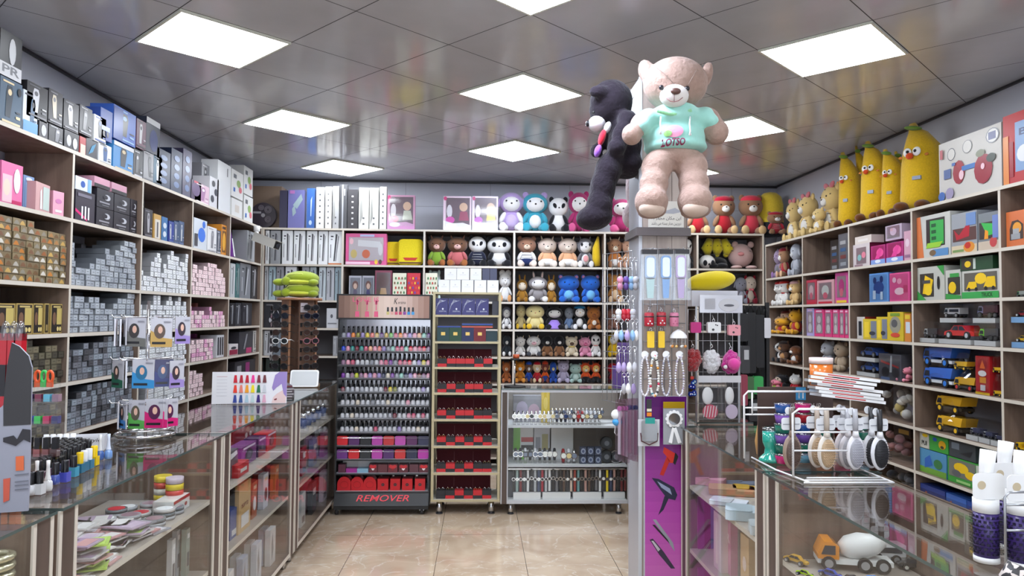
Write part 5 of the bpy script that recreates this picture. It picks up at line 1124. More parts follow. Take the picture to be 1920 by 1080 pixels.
LT('dark box with blue wave print left of the small white box', 161, 182, 262, 300, (60,60,66), [('P',[(.2,.2),(.5,.7),(.9,.9),(.6,.4)],(50,130,170))])
LT('white shaver box with blue bar, above a small white box', 176, 199, 218, 268, W1_, dev(0,(60,60,66),(60,90,160),9))
LT('small white box under the white shaver box', 184, 209, 270, 308, (216,218,222), dev(0,(70,100,150),(90,90,96),10))
LT('blue clipper box, left of the blue pair near the ceiling', 188, 211, 205, 264, (44,72,150), [('R',.1,.8,.3,.45,(150,170,220)),('E',.3,.2,.1,.1,K1),('E',.6,.2,.1,.1,K1)])
LT('blue clipper box with pale side, right of the blue pair near the ceiling', 212, 255, 205, 268, (60,100,190), dev(0,(40,36,34),(150,190,230),11)+[('R',0,.4,0,.95,(44,72,150))])
LT('light blue box with large black shaver under the blue pair', 212, 250, 270, 322, (70,140,200), dev(0,(40,40,46),(210,190,150),12)+[('R',0,1,.85,1,(220,222,226))])
LT('maroon and grey box beside the white dryer box near the ceiling', 256, 274, 225, 280, (110,70,90), dev(0,(210,210,214),(60,60,66),13))
LT('black box with round blue trimmer and white top near the ceiling', 274, 300, 224, 290, (50,54,70), [('E',.55,.4,.3,.32,(34,50,110)),('R',0,1,.84,1,(214,216,220))])
LT('black box with white dots on the board below the maroon box', 250, 268, 281, 330, (44,43,46), dev(0,(80,80,86),(200,200,206),14))
LT('silver grey printed box beside the black dotted box', 269, 288, 284, 336, (150,150,154), dev(0,(60,60,64),(90,90,96),15))
LT('teal box with knife-like print beside the silver box', 288, 304, 292, 344, (60,100,124), dev(0,(200,204,208),(30,50,70),16))
for i, (a, b_) in enumerate(((294,320),(321,342),(343,360))):
    LT('tall dark navy box, %s of three with stacked round prints' % ['left','middle','right'][i], a, b_, 281, 352+i*4, (40,48,72) if i < 2 else (64,58,84), [('E',.5,.2+.2*q,.25,.07,(90,110,150)) for q in range(4)])
t = L('dark purple round-headed shaver pack with a red top', 358, 378, 302, T0, (60,40,70), [('E',.5,.6,.4,.35,(84,56,100)),('R',.3,.7,.9,1,(180,30,60))], depth=.1, h=.16, group=G0)
LT('grey and black shaver pack beside the dark purple one', 378, 394, 308, 360, (130,130,136), dev(0,(50,50,56),(200,200,204),18), inset=.10)
LT('pink hair tool box beside the dark purple pack', 365, 392, 345, 384, (214,180,196), dev(0,(160,110,150),(236,226,232),19))
LT('white box with black spotted print beside the tall white box', 393, 410, 333, 392, (214,214,218), [('E',.3,.3,.2,.12,K1),('E',.7,.55,.2,.12,K1),('E',.4,.8,.18,.1,K1)])
LT('tall plain white box standing upright near the left corner', 408, 433, 305, 402, (226,228,230), [('R',.7,.76,.75,.92,(60,60,66))])
for i, (a, b_, y0, y1) in enumerate(((434,456,321,372),(434,454,374,412),(457,474,314,366),(457,474,368,418))):
    LT('white blender box with green and red fruit print, %s of four' % ['upper left','lower left','upper right','lower right'][i], a, b_, y0, y1, (228,228,226), [('E',.6,.55,.18,.14,(150,180,110)),('E',.75,.35,.14,.12,(220,120,130)),('R',.15,.4,.7,.85,(110,112,118)),('R',.15,.3,.2,.35,(60,110,190))] if i != 1 else [('R',.3,.7,.3,.7,(214,206,196))], inset=.03 if i < 2 else .06)
# first board: bay by bay
Z1L = LZ[1]+.001
L('pink blister box with a woman\'s face at the left edge', 2, 43, 305, Z1L, (222,110,160), [('R',.05,.5,.05,.7,(236,190,200)),('E',.25,.4,.16,.2,(236,206,190)),('E',.72,.6,.16,.3,(230,230,234)),('R',.5,.95,.0,.12,(190,30,90))], h=.2)
L('clear blue bottle pack in the nearest bay', 43, 64, 330, Z1L, (110,140,180), [('R',.2,.8,.1,.8,(140,170,206)),('E',.5,.9,.3,.06,(200,206,214))], inset=.06)
L('pink and silver epilator pack leaning beside the blue bottle pack', 62, 98, 344, Z1L, (206,160,160), [('R',.5,.95,.1,.9,(190,206,200)),('P',[(.3,.1),(.45,.1),(.4,.8),(.3,.7)],(236,230,230))], yaw=8)
L('tall black box behind the pink and silver pack', 82, 103, 314, Z1L, (40,38,42), dev(0,(120,120,124),(70,70,76),22), inset=.16)
L('slim pink box leaning at the right of the nearest bay', 101, 118, 359, Z1L, (226,160,180), [('E',.5,.6,.3,.1,(200,120,170)),('R',.2,.8,.15,.25,(240,220,228))], yaw=-8)
L('black trimmer box with pink streak and three white bottles', 141, 178, 359, Z1L, (52,46,58), [('P',[(0,.4),(.0,.3),(.6,.05),(.6,.12)],(220,40,120)),('R',.3,.38,.1,.5,(230,230,236)),('R',.46,.54,.1,.52,(230,230,236)),('R',.62,.7,.1,.5,(230,230,236)),('R',.1,.8,.8,.9,(120,116,130))])
LB = 'black clipper boxes in two rows'
hh = LW.at(195, 392).z
for i, (a, b_) in enumerate(((180,212),(213,243),(244,265))):
    for k in range(2):
        L('black clipper box with white crescent, %s of the %s row' % (['left','middle','right'][i], ['lower','upper'][k]), a, b_, 392, Z1L, (40,38,46), [('E',.6,.6,.2,.16,(190,192,200)),('E',.5,.6,.14,.12,(40,38,46)),('R',.15,.75,.25,.33,(150,150,158)),('R',.3,.7,.12,.17,(120,120,126))], dz=k*.112, h=.109, group=LB)
L('white and blue box standing on the black trimmer box', 141, 172, 326, LW.at(160,358).z+.004, (214,222,230), [('E',.45,.5,.14,.25,(50,90,170)),('R',.75,.95,0,1,(130,180,220))], h=.075)
for i, (a, b_) in enumerate(((176,206),(209,238))):
    L('flat dusty pink box lying on black clipper boxes, %s one' % ['left','right'][i], a, b_, 333, Z1L+.2245, (204,150,170), [('R',0,1,0,.35,(40,38,42))], h=.06)
L('black box with a silver trimmer, left in the third bay', 270, 286, 392, Z1L, (48,46,50), dev(0,(170,170,176),(110,110,116),30))
L('gold and white trimmer box in the third bay', 288, 302, 402, Z1L, (190,150,80), [('R',.15,.85,.05,.8,(210,206,196)),('R',.4,.6,.1,.7,(90,90,96))])
L('slim blue box with ringed prints in the third bay', 303, 314, 407, Z1L, (60,110,160), [('E',.5,.3,.3,.12,(200,210,220)),('E',.5,.65,.3,.12,(200,210,220))])
for i, (a, b_) in enumerate(((316,326),(326,335),(335,345))):
    L('slim navy clipper box, %s of three in the third bay' % ['left','middle','right'][i], a, b_, 415, Z1L, (40,60,140) if i == 0 else (60,80,110), dev(0,(180,184,190),(90,110,150),31+i))
L('white box with bright blue rabbit-shaped print in the fourth bay', 363, 388, 411, Z1L, (200,206,214), [('E',.6,.5,.28,.24,(50,110,210)),('E',.75,.85,.12,.12,(50,110,210)),('R',.05,.3,.1,.5,(60,60,66))])
L('white box with two grey trimmers in the fourth bay', 389, 406, 426, Z1L, (220,220,222), dev(0,(130,130,136),(160,160,166),35))
L('slim dark grey box beside the orange one', 406, 414, 432, Z1L, (70,76,90), dev(0,(150,150,156),(190,190,196),36))
L('orange box with a golden bulb at the end of the fourth bay', 415, 431, 423, Z1L, (214,140,50), [('R',.15,.85,.1,.8,(120,80,40)),('E',.5,.45,.3,.3,(230,170,60)),('R',.15,.8,.86,.94,(60,40,30))])
# gold boxes, third board
for i, (a, b_, k) in enumerate(((-8,28,0),(30,61,0),(62,80,0),(83,92,1),(95,124,0))):
    L(['gold and black hair colour carton cut by the left edge','gold and black hair colour carton second from the left edge','gold hair colour carton in the middle of its row','narrow black gold-edged carton in the nearest bay','gold and black hair colour carton nearest the divider'][i], a, b_, 569 if i < 4 else 570, LZ[3]+.001, (176,152,90), [('R',.06,.94,.04,.96,(44,40,38)),('R',.5,.92,.3,.86,(196,176,104)),('E',.28,.5,.16,.22,(120,90,70)),('E',.6,.15,.09,.08,(220,200,130)),('E',.8,.15,.09,.08,(220,200,130)),('R',.15,.8,.87,.93,(190,170,110))] if not k else [('R',.15,.85,.04,.96,(50,44,34)),('R',.3,.7,.1,.3,(150,130,80))], group='gold hair colour cartons')
# hair tools in the last left bay, which turns the corner
def LE(label, a, b_, yt, zi, col, items=(), **k): return L(label, a, b_, yt, LZ[zi]+.001, col, items, group='packed hair tools in the left corner bay', **k)
t = thing('hair_tool_pack', 'shiny purple cone-shaped hair tool pack in the corner bay', 'hair tool', spot(LW, 437, 462, 424, Z1L, .05)[0], R(90))
mb = MB(); mb.lathe([(.001,0),(.10,.0),(.105,.04),(.07,.16),(.03,.27),(.008,.30),(.001,.30)], mat('purple_shiny',(110,50,140),.15,.3), (0,.1,0), sx=1, sy=.5); mb.build('body', t); mb = MB(); mb.quad([(-.02,.045,.03),(.02,.045,.03),(.012,.07,.2),(-.012,.07,.2)], WHITE); mb.build('label', t)
LE('grey clear-front hair straightener pack behind the wall camera', 463, 478, 434, 1, (150,152,156), A_straight((170,172,176),(50,50,54),(110,112,118),40))
for i, (a, b_, c) in enumerate(((432,441,(190,194,196)),(442,449,(60,110,110)),(450,470,(130,132,138)))):
    LE(['slim white hair tool box left in the corner bay','slim teal hair tool box in the corner bay','grey and white pack with a dark brush in the corner bay'][i], a, b_, 494, 2, c, A_straight(c,(60,60,64),(210,212,216),41+i))
LE('black box with a white comb print in the corner bay', 471, 486, 500, 2, (40,38,42), A_straight((44,42,46),(190,190,196),(120,120,126),45))
for i, (a, b_, c) in enumerate(((430,440,K1),(441,452,(60,60,66)),(453,472,(50,48,54)))):
    LE('%s black hair tool pack below the white tool packs in the corner bay' % ['left','middle','right'][i], a, b_, 568, 3, c, A_straight(c,(170,172,178),(100,100,108),50+i))
LE('white and dark red box low in the corner bay', 429, 446, 640, 4, (216,210,210), [('R',.05,.95,.05,.5,(150,40,70)),('E',.5,.65,.3,.12,(60,60,66))], h=.1)
LE('grey clear pack above the white and dark red box', 430, 446, 625, 4, (110,112,118), A_straight((120,122,128),(60,60,64),(180,180,186),55), inset=.12)
LE('black and pink hair tool box low in the corner bay', 448, 474, 622, 4, (54,52,58), [('R',.5,.9,0,.25,(190,50,110)),('P',[(.3,.2),(.4,.2),(.6,.9),(.5,.9)],(150,150,156))])
LE('white box with a black dryer print low in the corner bay', 475, 486, 620, 4, (214,210,204), A_device(0,(40,40,44),(120,120,126),57))
LE('slim white boxes with dark prints beside the pink dye boxes', 406, 424, 628, 4, (206,206,210), [('R',.1,.3,.1,.9,(60,60,66)),('R',.4,.6,.1,.9,(60,60,66)),('R',.7,.9,.1,.9,(60,60,66))])
LE('black and white packs low down behind the hair colour chart', 440, 478, 676, 5, (60,58,64), [('R',.1,.3,.2,.8,(150,150,156)),('R',.5,.7,.3,.9,(150,60,120))])
# ------------------------------------------------------------------ tools and boxes on the back wall, left part
def BK_(label, a, b_, yt, z, col, items=(), group='hair tool boxes on the back wall', inset=.03, depth=.09, **k): return pbox(k.pop('name','product_box'), label, 'box', BW, a, b_, yt, z+.001, col, items, depth, inset, group, k.pop('window', None), **k)
for i, (a, b_, tx) in enumerate(((486,505,'white packed hair straightener partly behind the wall camera'),(507,526,'grey curved hair tool pack right of the wall camera'),(529,549,'white straightener pack, third in the back row'),(551,572,'white straightener pack with slim iron, fourth in the back row'),(575,595,'white straightener pack, fifth in the back row'),(597,615,'white pack with a crossed curling iron'),(616,642,'white and grey crimper pack with an orange foot'))):
    c = (234,236,238) if i not in (1,) else (160,162,166); it = A_straight(c,(60,60,66),(130,132,138),60+i)
    if i == 6: it = it+[('R',0,1,0,.04,(214,120,60))]
    BK_(tx, a, b_, 432, Z1, c, it)
for i, (a, b_, c, tx) in enumerate(((490,503,(190,192,196),'slim grey tool box with round badge, left of three'),(504,517,(170,190,200),'slim pale blue tool box, middle of three'),(518,532,(150,150,156),'slim dark grey tool box, right of three'),(535,556,(214,216,220),'white box with blue letters left behind the green turtle cushions'),(566,580,(150,152,158),'grey dryer pack rising behind the green cushions'),(581,593,(160,170,176),'pale tool pack right behind the green cushions'),(598,611,(190,200,206),'slim white tool box right of the green cushions'),(612,627,(180,182,188),'slim grey tool box with black iron'),(628,643,(150,170,180),'blue grey pack at the end of the bay by the rack'))):
    BK_(tx, a, b_, 498, Z2+.0, c, A_straight(c,(60,60,66),(120,124,130),70+i))
BK_('large black box showing a white-lined hair dryer', 474, 536, 567, Z3, (44,44,50), [('E',.55,.5,.3,.35,(26,26,30)),('E',.55,.55,.14,.16,(190,190,196)),('E',.55,.58,.10,.11,(26,26,30)),('E',.3,.3,.07,.1,(190,190,196)),('E',.62,.2,.05,.06,(190,190,196)),('E',.82,.3,.06,.1,(150,150,156)),('R',.1,.4,.88,.93,(120,120,126))])
BK_('white information box right of the sunglasses stand', 612, 636, 578, Z3, (200,202,206), [('E',.4,.6,.1,.1,(90,92,98)),('R',.1,.8,.2,.26,(120,122,126))])
for i, (a, b_, c) in enumerate(((476,494,(180,178,174)),(495,511,(190,192,196)),(512,526,(120,130,140)))):
    BK_('%s hair tool pack in the dim lower row left of the sunglasses stand' % ['white','pale grey','blue grey'][i], a, b_, 620, Z4, c, A_straight(c,(50,50,54),(100,100,106),80+i))
BK_('clear folded pack right of the sunglasses stand', 624, 640, 630, Z4, (170,172,176), A_straight((180,182,186),(120,120,126),(140,140,146),84))
for i, (a, b_) in enumerate(((470,496),(498,522))): BK_('dark green box low on the back wall, %s of two' % ['left','right'][i], a, b_, 672, Z5, (44,54,50), [('E',.5,.4,.2,.12,(80,84,84))])
# top of the back wall
def BT(label, a, b_, yt, col, items=(), **k): return BK_(label, a, b_, yt, Z0, col, items, group='boxes on top of the back shelves', **k)
BT('brown carton behind the round dark flowered pack', 474, 528, 349, (124,104,88), inset=.16, depth=.2, name='carton')
t = thing('round_pack', 'round dark pack with pale rose print leaning on the brown carton', 'box', spot(BW, 470, 517, 366, Z0+.003, .09)[0]); mb = MB(); mb.cyl((0,0,.132), .13, .05, pl((56,48,58),.3), 32, axis='y'); mb.build('pack', t)
mb = MB()
for x, z, r_ in ((.05,.19,.035),(.05,.09,.03),(-.02,.21,.025)):
    for q in range(3): mb.tube([(x+(r_-q*.01)*math.cos(R(a)), -.003, z+(r_-q*.01)*math.sin(R(a))) for a in range(0,360,30)], .0035, pl((120,112,120)), 5, closed=True)
mb.box(-.1,-.02,-.004,-.001,.15,.17, pl((160,156,160))); mb.cyl((0,-.004,.132), .02, .004, pl((150,146,150)), 16, axis='y'); mb.build('rose_print', t)
BT('dark navy box left of the lilac one', 524, 539, 357, (54,52,74)); BT('lilac box with a grey green robot-like print', 540, 571, 356, (112,112,168), [('P',[(.3,.6),(.8,.9),(.9,.75),(.55,.5)],(150,170,176)),('P',[(.3,.3),(.5,.4),(.4,.6),(.25,.5)],(150,170,176)),('R',.1,.4,.9,.98,(170,110,170))])
BT('bright blue box with white script', 575, 590, 353, (60,100,170), [('P',[(.5,.3),(.6,.3),(.7,.8),(.5,.7)],(180,200,230)),('E',.5,.14,.2,.06,(180,200,230))])
for i, (a, b_, yt, c, tx) in enumerate(((593,608,351,(218,218,218),'white slim box with dotted print, first of the white row'),(610,622,350,(222,218,214),'white slim box with dotted print, second of the white row'),(624,636,349,(170,170,172),'grey slim box with pale wave'),(637,651,346,(70,70,74),'black and silver slim box, tallest of the row'),(652,671,355,(52,50,54),'black box with white dotted print'),(673,692,352,(214,214,208),'off-white slim box with grey wave, left of two'),(693,710,352,(214,214,208),'off-white slim box with grey wave, right of two'),(712,725,350,(220,220,214),'white slim box with dots at the right end of the row'))):
    it = [('R',.38,.58,.1+.14*q,.14+.14*q,(84,86,90) if i != 4 else (190,190,190)) for q in range(6)]
    if i in (2,5,6): it = [('P',[(.1,.1),(.4,.3),(.3,.8),(.1,.6)],(150,150,146))]+it[:2]
    if i == 3: it = [('R',.3,.5,0,1,(160,162,168)),('R',.6,.72,.75,.9,(220,220,224))]
    BT(tx, a, b_, yt, c, it)
DOLL = lambda c1, c2, c3: [('R',.1,.94,.12,.95,(90,60,78)),('E',.72,.68,.15,.13,(222,180,150)),('P',[(.55,.28),(.92,.28),(.85,.55),(.6,.55)],c2),('E',.22,.55,.1,.2,(226,220,226)),('E',.25,.3,.16,.10,c1),('P',[(0,0),(1,0),(1,.14),(.7,.22),(.35,.2),(0,.28)],c3),('E',.28,.14,.2,.07,(240,236,240)),('E',.07,.93,.06,.06,(200,60,120))]
BT('pink doll box standing alone on top of the back shelves', 726, 778, 366, (206,150,180), DOLL((214,60,110),(196,200,180),(214,150,200)), window=(.06,.96,.1,.96), name='doll_box')
BT('doll box with magenta figure, left of the pair beside the lilac lamb', 831, 884, 368, (226,200,214), DOLL((214,60,170),(150,30,80),(240,236,240)), window=(.06,.96,.1,.96), name='doll_box')
BT('doll box with glare and yellow figure, right of the pair beside the lilac lamb', 885, 934, 368, (226,206,226), DOLL((190,80,190),(236,190,70),(246,242,246)), window=(.06,.96,.1,.96), name='doll_box')
BK_('pink playset box with a clear window of small kitchen toys', 648, 725, 438, Z1, (222,90,150), [('R',.08,.92,.14,.88,(200,190,196)),('P',[(.3,.6),(.85,.55),(.85,.75),(.3,.8)],(226,226,230)),('E',.5,.35,.1,.14,(220,110,70)),('E',.2,.35,.08,.14,(214,190,110)),('E',.85,.5,.06,.2,(230,230,234)),('R',.35,.7,.9,.97,(180,190,226)),('R',.0,.6,.02,.1,(240,200,220)),('E',.14,.75,.05,.1,(240,190,200)),('E',.75,.1,.04,.08,(240,200,60)),('E',.85,.1,.04,.08,(90,60,60))], window=(.06,.94,.12,.9), name='playset_box')
for i, (a, b_, c, tx) in enumerate(((654,678,(90,80,110),'grey-framed box with a small brown-haired doll, left of two'),(679,702,(60,50,120),'grey-framed box with a small doll in purple, right of two'))):
    BK_(tx, a, b_, 517, Z2, (176,178,188), [('R',.1,.9,.05,.92,(120,124,136)),('E',.5,.62,.24,.18,(110,70,60)),('E',.5,.58,.15,.12,(226,190,170)),('P',[(.28,.08),(.72,.08),(.62,.44),(.38,.44)],c)], name='doll_box', window=(.08,.92,.05,.94))
BK_('maroon-framed box with a curly-haired doll', 703, 735, 507, Z2, (130,56,80), [('R',.08,.92,.05,.92,(84,60,66)),('E',.5,.66,.34,.22,(84,44,44)),('P',[(.25,.05),(.75,.05),(.65,.42),(.35,.42)],(190,150,110))], name='doll_box', window=(.08,.92,.05,.94), inset=.01)
def gp(a, b_, lab, red):
    it = [('E',.15+.23*(q%4)+.08*((q//4)%2), .3+.17*(q//4), .06, .05, [(60,120,70),(190,60,50),(120,90,60)][q%3] if not red else [(220,70,60),(230,180,40),(90,60,150)][q%3]) for q in range(16)]
    it += [('E',.35,.12,.16,.09,(50,150,90) if not red else (236,200,50)),('E',.65,.12,.16,.09,(50,150,90) if not red else (236,200,50))]
    BK_(lab, a, b_, 512, Z2, (226,224,200) if not red else (196,40,60), it, name='gift_box', inset=.01)
gp(736,762,'cream gift box with green leaf pattern and bow, left of the red one', False); gp(763,788,'red and yellow patterned gift box between the two leafy ones', True); gp(790,820,'cream gift box with green leaf pattern and bow, right of the red one', False)
# wall camera at the corner
p = BW.at(505, 440, -.30); t = thing('security_camera', 'white bullet security camera hung under the corner of the top shelf', 'security camera', (p.x, p.y, 2.378), 0)
mb = MB(); mb.cyl((-.12,.0,-.05), .03, .05, WHITE, 18); mb.cyl((-.12,0,-.09), .018, .05, WHITE, 14); mb.build('bracket', t)
mb = MB(); T = Matrix.Translation((-.13,.02,-.10)) @ Matrix.Rotation(.35,4,'Y') @ Matrix.Rotation(-.35,4,'Z'); mb.box(0,.26,-.05,.05,-.05,.03,pl((214,212,204),.35),T); mb.box(.0,.29,-.055,.055,.03,.036,pl((214,212,204),.35),T); mb.build('housing', t)
mb = MB(); mb.box(.26,.264,-.042,.042,-.045,.024,BLACK,T); mb.cyl((0,0,0), .022, .006, pl((60,62,70),.1), 18, T=T @ Matrix.Translation((.264,0,-.01)) @ Matrix.Rotation(math.pi/2,4,'Y')); mb.build('lens', t)
# ------------------------------------------------------------------ toy vehicles
def wheels(t, L_, W, r, xs, col, m=None):
    for x in xs:
        for y in (0, W-.012):
            mb = MB(); mb.cyl((x*L_, y, r), r, .012, BLACK, 14, axis='y'); mb.cyl((x*L_, y-.001, r), r*.6, .014, pl(col,.4), 12, axis='y'); mb.build('wheel', t)
def vehicle(label, loc, rz, L_, kind, c, c2=(230,230,230), wc=(190,190,190), group=None, name=None, pitch=0):
    t = thing(name or {'car':'toy_car','mixer':'toy_cement_truck','truck':'toy_truck','digger':'toy_excavator','van':'toy_van','dump':'toy_dump_truck'}[kind], label, 'toy vehicle', loc, rz, group); t.rotation_euler[1] = pitch
    W = L_*.42; m, m2 = pl(c,.25,coat=.6), pl(c2,.3); h = L_*.3; r = L_*.085; D = pl((40,44,54),.15); mb = MB()
    if kind == 'car':
        mb.prism([(-.5*L_,r*.9),(.5*L_,r*.9),(.5*L_,h*.5),(.42*L_,h*.6),(.26*L_,h*.62),(.14*L_,h),(-.16*L_,h),(-.28*L_,h*.64),(-.46*L_,h*.55),(-.5*L_,h*.42)], .01, W-.01, m); mb.build('body', t)
        mb = MB(); mb.prism([(.22*L_,h*.64),(.125*L_,h*.94),(.01*L_,h*.94),(.01*L_,h*.64)], .008, W-.008, D); mb.prism([(-.02*L_,h*.64),(-.02*L_,h*.94),(-.145*L_,h*.94),(-.24*L_,h*.64)], .008, W-.008, D); mb.build('windows', t); wheels(t, L_, W, r, (-.3,.3), wc)
    else:
        H = L_*.42; mb.box(-.5*L_, .5*L_, .01, W-.01, r, r*1.8, m2 if kind != 'digger' else m); mb.build('chassis', t)
        mb = MB(); mb.prism([(-.5*L_,r*1.8),(-.22*L_,r*1.8),(-.22*L_,H*.8),(-.3*L_,H*.95),(-.42*L_,H*.95),(-.5*L_,H*.5)], .005, W-.005, m); mb.build('cab', t)
        mb = MB(); mb.prism([(-.46*L_,H*.52),(-.27*L_,H*.52),(-.27*L_,H*.82),(-.41*L_,H*.82)], .003, W-.003, D); mb.build('cab_window', t)
        mb = MB()
        if kind == 'mixer': mb.tube([(-.18*L_,W/2,H*.62),(-.08*L_,W/2,H*.68),(.1*L_,W/2,H*.75),(.3*L_,W/2,H*.85),(.42*L_,W/2,H*.95)], [L_*.08,L_*.16,L_*.19,L_*.14,L_*.07], m2, 18); mb.build('drum', t)
        elif kind == 'dump': mb.prism([(-.2*L_,H*.5),(.5*L_,H*.5),(.58*L_,H*1.05),(-.26*L_,H*1.0)], 0, W, m); mb.build('tipper', t)
        elif kind == 'truck': mb.box(-.18*L_, .5*L_, 0, W, r*1.9, H*1.0, m2); mb.build('load_box', t)
        elif kind == 'van': mb.box(-.22*L_, .5*L_, .005, W-.005, r*1.8, H*.95, m); mb.box(-.15*L_, .42*L_, .003, W-.003, H*.55, H*.82, D); mb.build('body', t)
        elif kind == 'digger':
            mb.tube([(-.15*L_,W/2,H*.5),(.15*L_,W/2,H*1.5),(.45*L_,W/2,H*1.25),(.55*L_,W/2,H*.7)], L_*.045, m, 8); mb.build('arm', t)
            mb = MB(); mb.prism([(.45*L_,H*.7),(.68*L_,H*.75),(.66*L_,H*.45),(.5*L_,H*.4)], W*.2, W*.8, pl((110,112,116))); mb.build('bucket', t)
        wheels(t, L_, W, r*1.15, (-.36,.12,.36) if kind in ('mixer','truck') else (-.33,.3), wc)
    return t
def clearbag(parent, x0, x1, y0, y1, z1, m=None):
    mb = MB(); r = random.Random(int(x1*1e4)); n = 9
    vs = []; 
    for j, (z, k) in enumerate(((0,.9),(z1*.35,1.05),(z1*.7,1.0),(z1*.95,.7),(z1*1.08,.5))):
        for i in range(n*2):
            a = 2*math.pi*i/(n*2); vs.append(((x0+x1)/2+(x1-x0)/2*k*math.cos(a)*(1+r.uniform(-.07,.07)), (y0+y1)/2+(y1-y0)/2*k*math.sin(a)*(1+r.uniform(-.07,.07)), z+.002))
    q = n*2; mb.add(vs, [(j*q+i, j*q+(i+1)%q, (j+1)*q+(i+1)%q, (j+1)*q+i) for j in range(4) for i in range(q)], m or PLASTIC, smooth=False); return mb.build('clear_bag', parent)
def clearcase(parent, x0, x1, y0, y1, z0, z1): 
    mb = MB(); mb.box(x0, x1, y0, y1, z0, z1, PLASTIC); mb.build('clear_cover', parent); mb = MB(); mb.box(x0, x1, y0, y1, z0-.03, z0-.001, pl((170,172,172))); return mb.build('card_base', parent)
# ------------------------------------------------------------------ right wall: boxes and toys
def RB_(label, a, b_, yt, z, col, items=(), name='toy_box', group='boxed toys on the right wall', inset=.03, depth=.16, **k): return pbox(name, label, 'box', RW, a, b_, yt, z+.001, col, items, depth, inset, group, k.pop('window', None), **k)
TZ0 = 2.284
RB_('large white toy box with a red scooter-like toy printed sideways', 1760, 1878, 250, TZ0-.0, (196,192,186), [('E',.22,.76,.07,.11,(90,92,96)),('E',.22,.76,.06,.095,(206,202,196)),('E',.49,.8,.08,.11,(90,92,96)),('E',.49,.8,.07,.1,(200,196,190)),('E',.88,.84,.1,.12,(120,122,130)),('E',.88,.84,.085,.105,(216,214,210)),
 ('R',.82,.93,.78,.9,(80,84,130)),('E',.35,.42,.10,.20,(150,28,44)),('P',[(.3,.55),(.36,.62),(.42,.5),(.36,.46)],(160,30,46)),('R',.4,.62,.42,.5,(50,110,180)),('E',.74,.36,.14,.24,(146,24,44)),('E',.70,.62,.07,.06,(120,124,100)),('E',.86,.5,.07,.07,(50,60,50)),('R',.1,.22,.36,.52,(80,100,150)),('R',.24,.3,.55,.6,(60,100,170)),('E',.4,.36,.04,.08,(230,190,200)),('E',.74,.4,.03,.05,(230,190,200)),('E',.06,.08,.06,.08,(60,100,170)),('E',.2,.1,.07,.1,(150,140,170)),('R',.04,.09,.72,.88,(180,70,80))], h=None, name='toy_box', depth=.12, group='toy boxes on top of the right wall')
RB_('red and blue toy box with a red rounded top at the right edge', 1880, 1960, 205, TZ0, (176,30,36), [('R',.3,.98,.16,.86,(120,150,190)),('T','BIG',.4,.95,.66,.76,(60,70,110)),('E',.5,.4,.16,.12,(214,216,222)),('R',.0,.14,.0,.7,(214,130,60)),('E',.75,.3,.1,.1,(60,70,120)),('R',.16,.26,.1,.6,(150,30,40))], depth=.12, group='toy boxes on top of the right wall')
# first board
for i, (a, b_, yt, c) in enumerate(((1572,1590,438,(92,92,98)),(1557,1572,450,(70,64,62)))): RB_('%s grey comic-print box standing at the end of its bay' % ['taller','shorter'][i], a, b_, yt, RZ1, c, [('R',.2,.8,.1+.2*q,.2+.2*q,[(140,144,150),(110,60,60),(60,90,130),(160,160,164)][q]) for q in range(4)], inset=.05+.1*i)
RB_('white and pink toy box with a tea set window', 1591, 1631, 458, RZ1, (206,196,198), [('R',.2,.8,.12,.84,(130,110,116)),('E',.65,.5,.12,.14,(220,130,150)),('E',.4,.4,.12,.14,(130,180,180)),('R',.1,.6,.0,.1,(150,120,130))], side=(110,30,60))
RB_('cream paper box lying on the tea set box', 1603, 1634, 433, RW.at(1615,459).z+.012, (214,204,196), [('R',.2,.8,.3,.6,(226,220,216))], h=.06, depth=.1)
for i, (a, b_) in enumerate(((1633,1660),(1662,1694))): RB_('magenta unicorn toy box with blue foot, %s of two' % ['left','right'][i], a, b_, 460 if i == 0 else 454, RZ1, (176,50,120), [('R',.1,.9,.3,.95,(150,30,90)),('E',.65,.6,.25,.22,(236,90,160)),('P',[(.3,.3),(.6,.3),(.8,.8),(.6,.85)],(226,70,150)),('R',0,1,0,.26,(130,160,220)),('E',.5,.16,.2,.09,(226,230,240))])
RB_('clear and lilac doll box on top of the magenta boxes', 1660, 1691, 417, RW.at(1675,454).z+.02, (186,170,190), [('R',.12,.88,.15,.92,(130,120,130)),('E',.5,.55,.2,.25,(222,206,226)),('E',.4,.7,.1,.1,(226,190,200))], h=.11, depth=.1, window=(.1,.9,.12,.92))
RB_('pale pink slim box beside the divider, left of the truck boxes', 1695, 1708, 433, RZ1, (206,160,180), [('E',.5,.6,.3,.14,(226,200,214)),('R',.1,.9,.1,.2,(150,110,140))])
TR = 'toy truck boxes on the right wall'
RB_('tall toy box with an orange edge and green truck', 1718, 1782, 402, RZ1, (196,196,190), [('P',[(0,0),(.22,0),(.12,1),(0,1)],(214,120,70)),('R',.3,.85,.25,.9,(50,40,40)),('P',[(.42,.32),(.82,.28),(.82,.84),(.42,.86)],(60,170,80)),('R',.46,.6,.4,.48,(30,90,50)),('R',.46,.6,.55,.63,(30,90,50)),('R',.46,.6,.7,.78,(30,90,50)),('P',[(.3,.22),(.7,.22),(.8,.34),(.34,.34)],(150,200,60)),('R',.5,.95,0,.18,(90,140,190)),('E',.5,.1,.1,.07,(120,96,70))], group=TR)
RB_('toy truck box with a red dump truck', 1784, 1832, 398, RZ1, (150,154,160), [('R',.05,.98,.3,.62,(90,60,56)),('P',[(.1,.6),(.3,.45),(.75,.8),(.7,.4),(.2,.34)],(176,34,50)),('R',0,1,0,.2,(206,190,160)),('E',.7,.14,.22,.13,(214,140,50)),('E',.65,.18,.12,.08,(190,50,40)),('R',.05,.5,.04,.1,(120,150,90)),('R',.6,.98,.66,.96,(110,140,190))], group=TR)
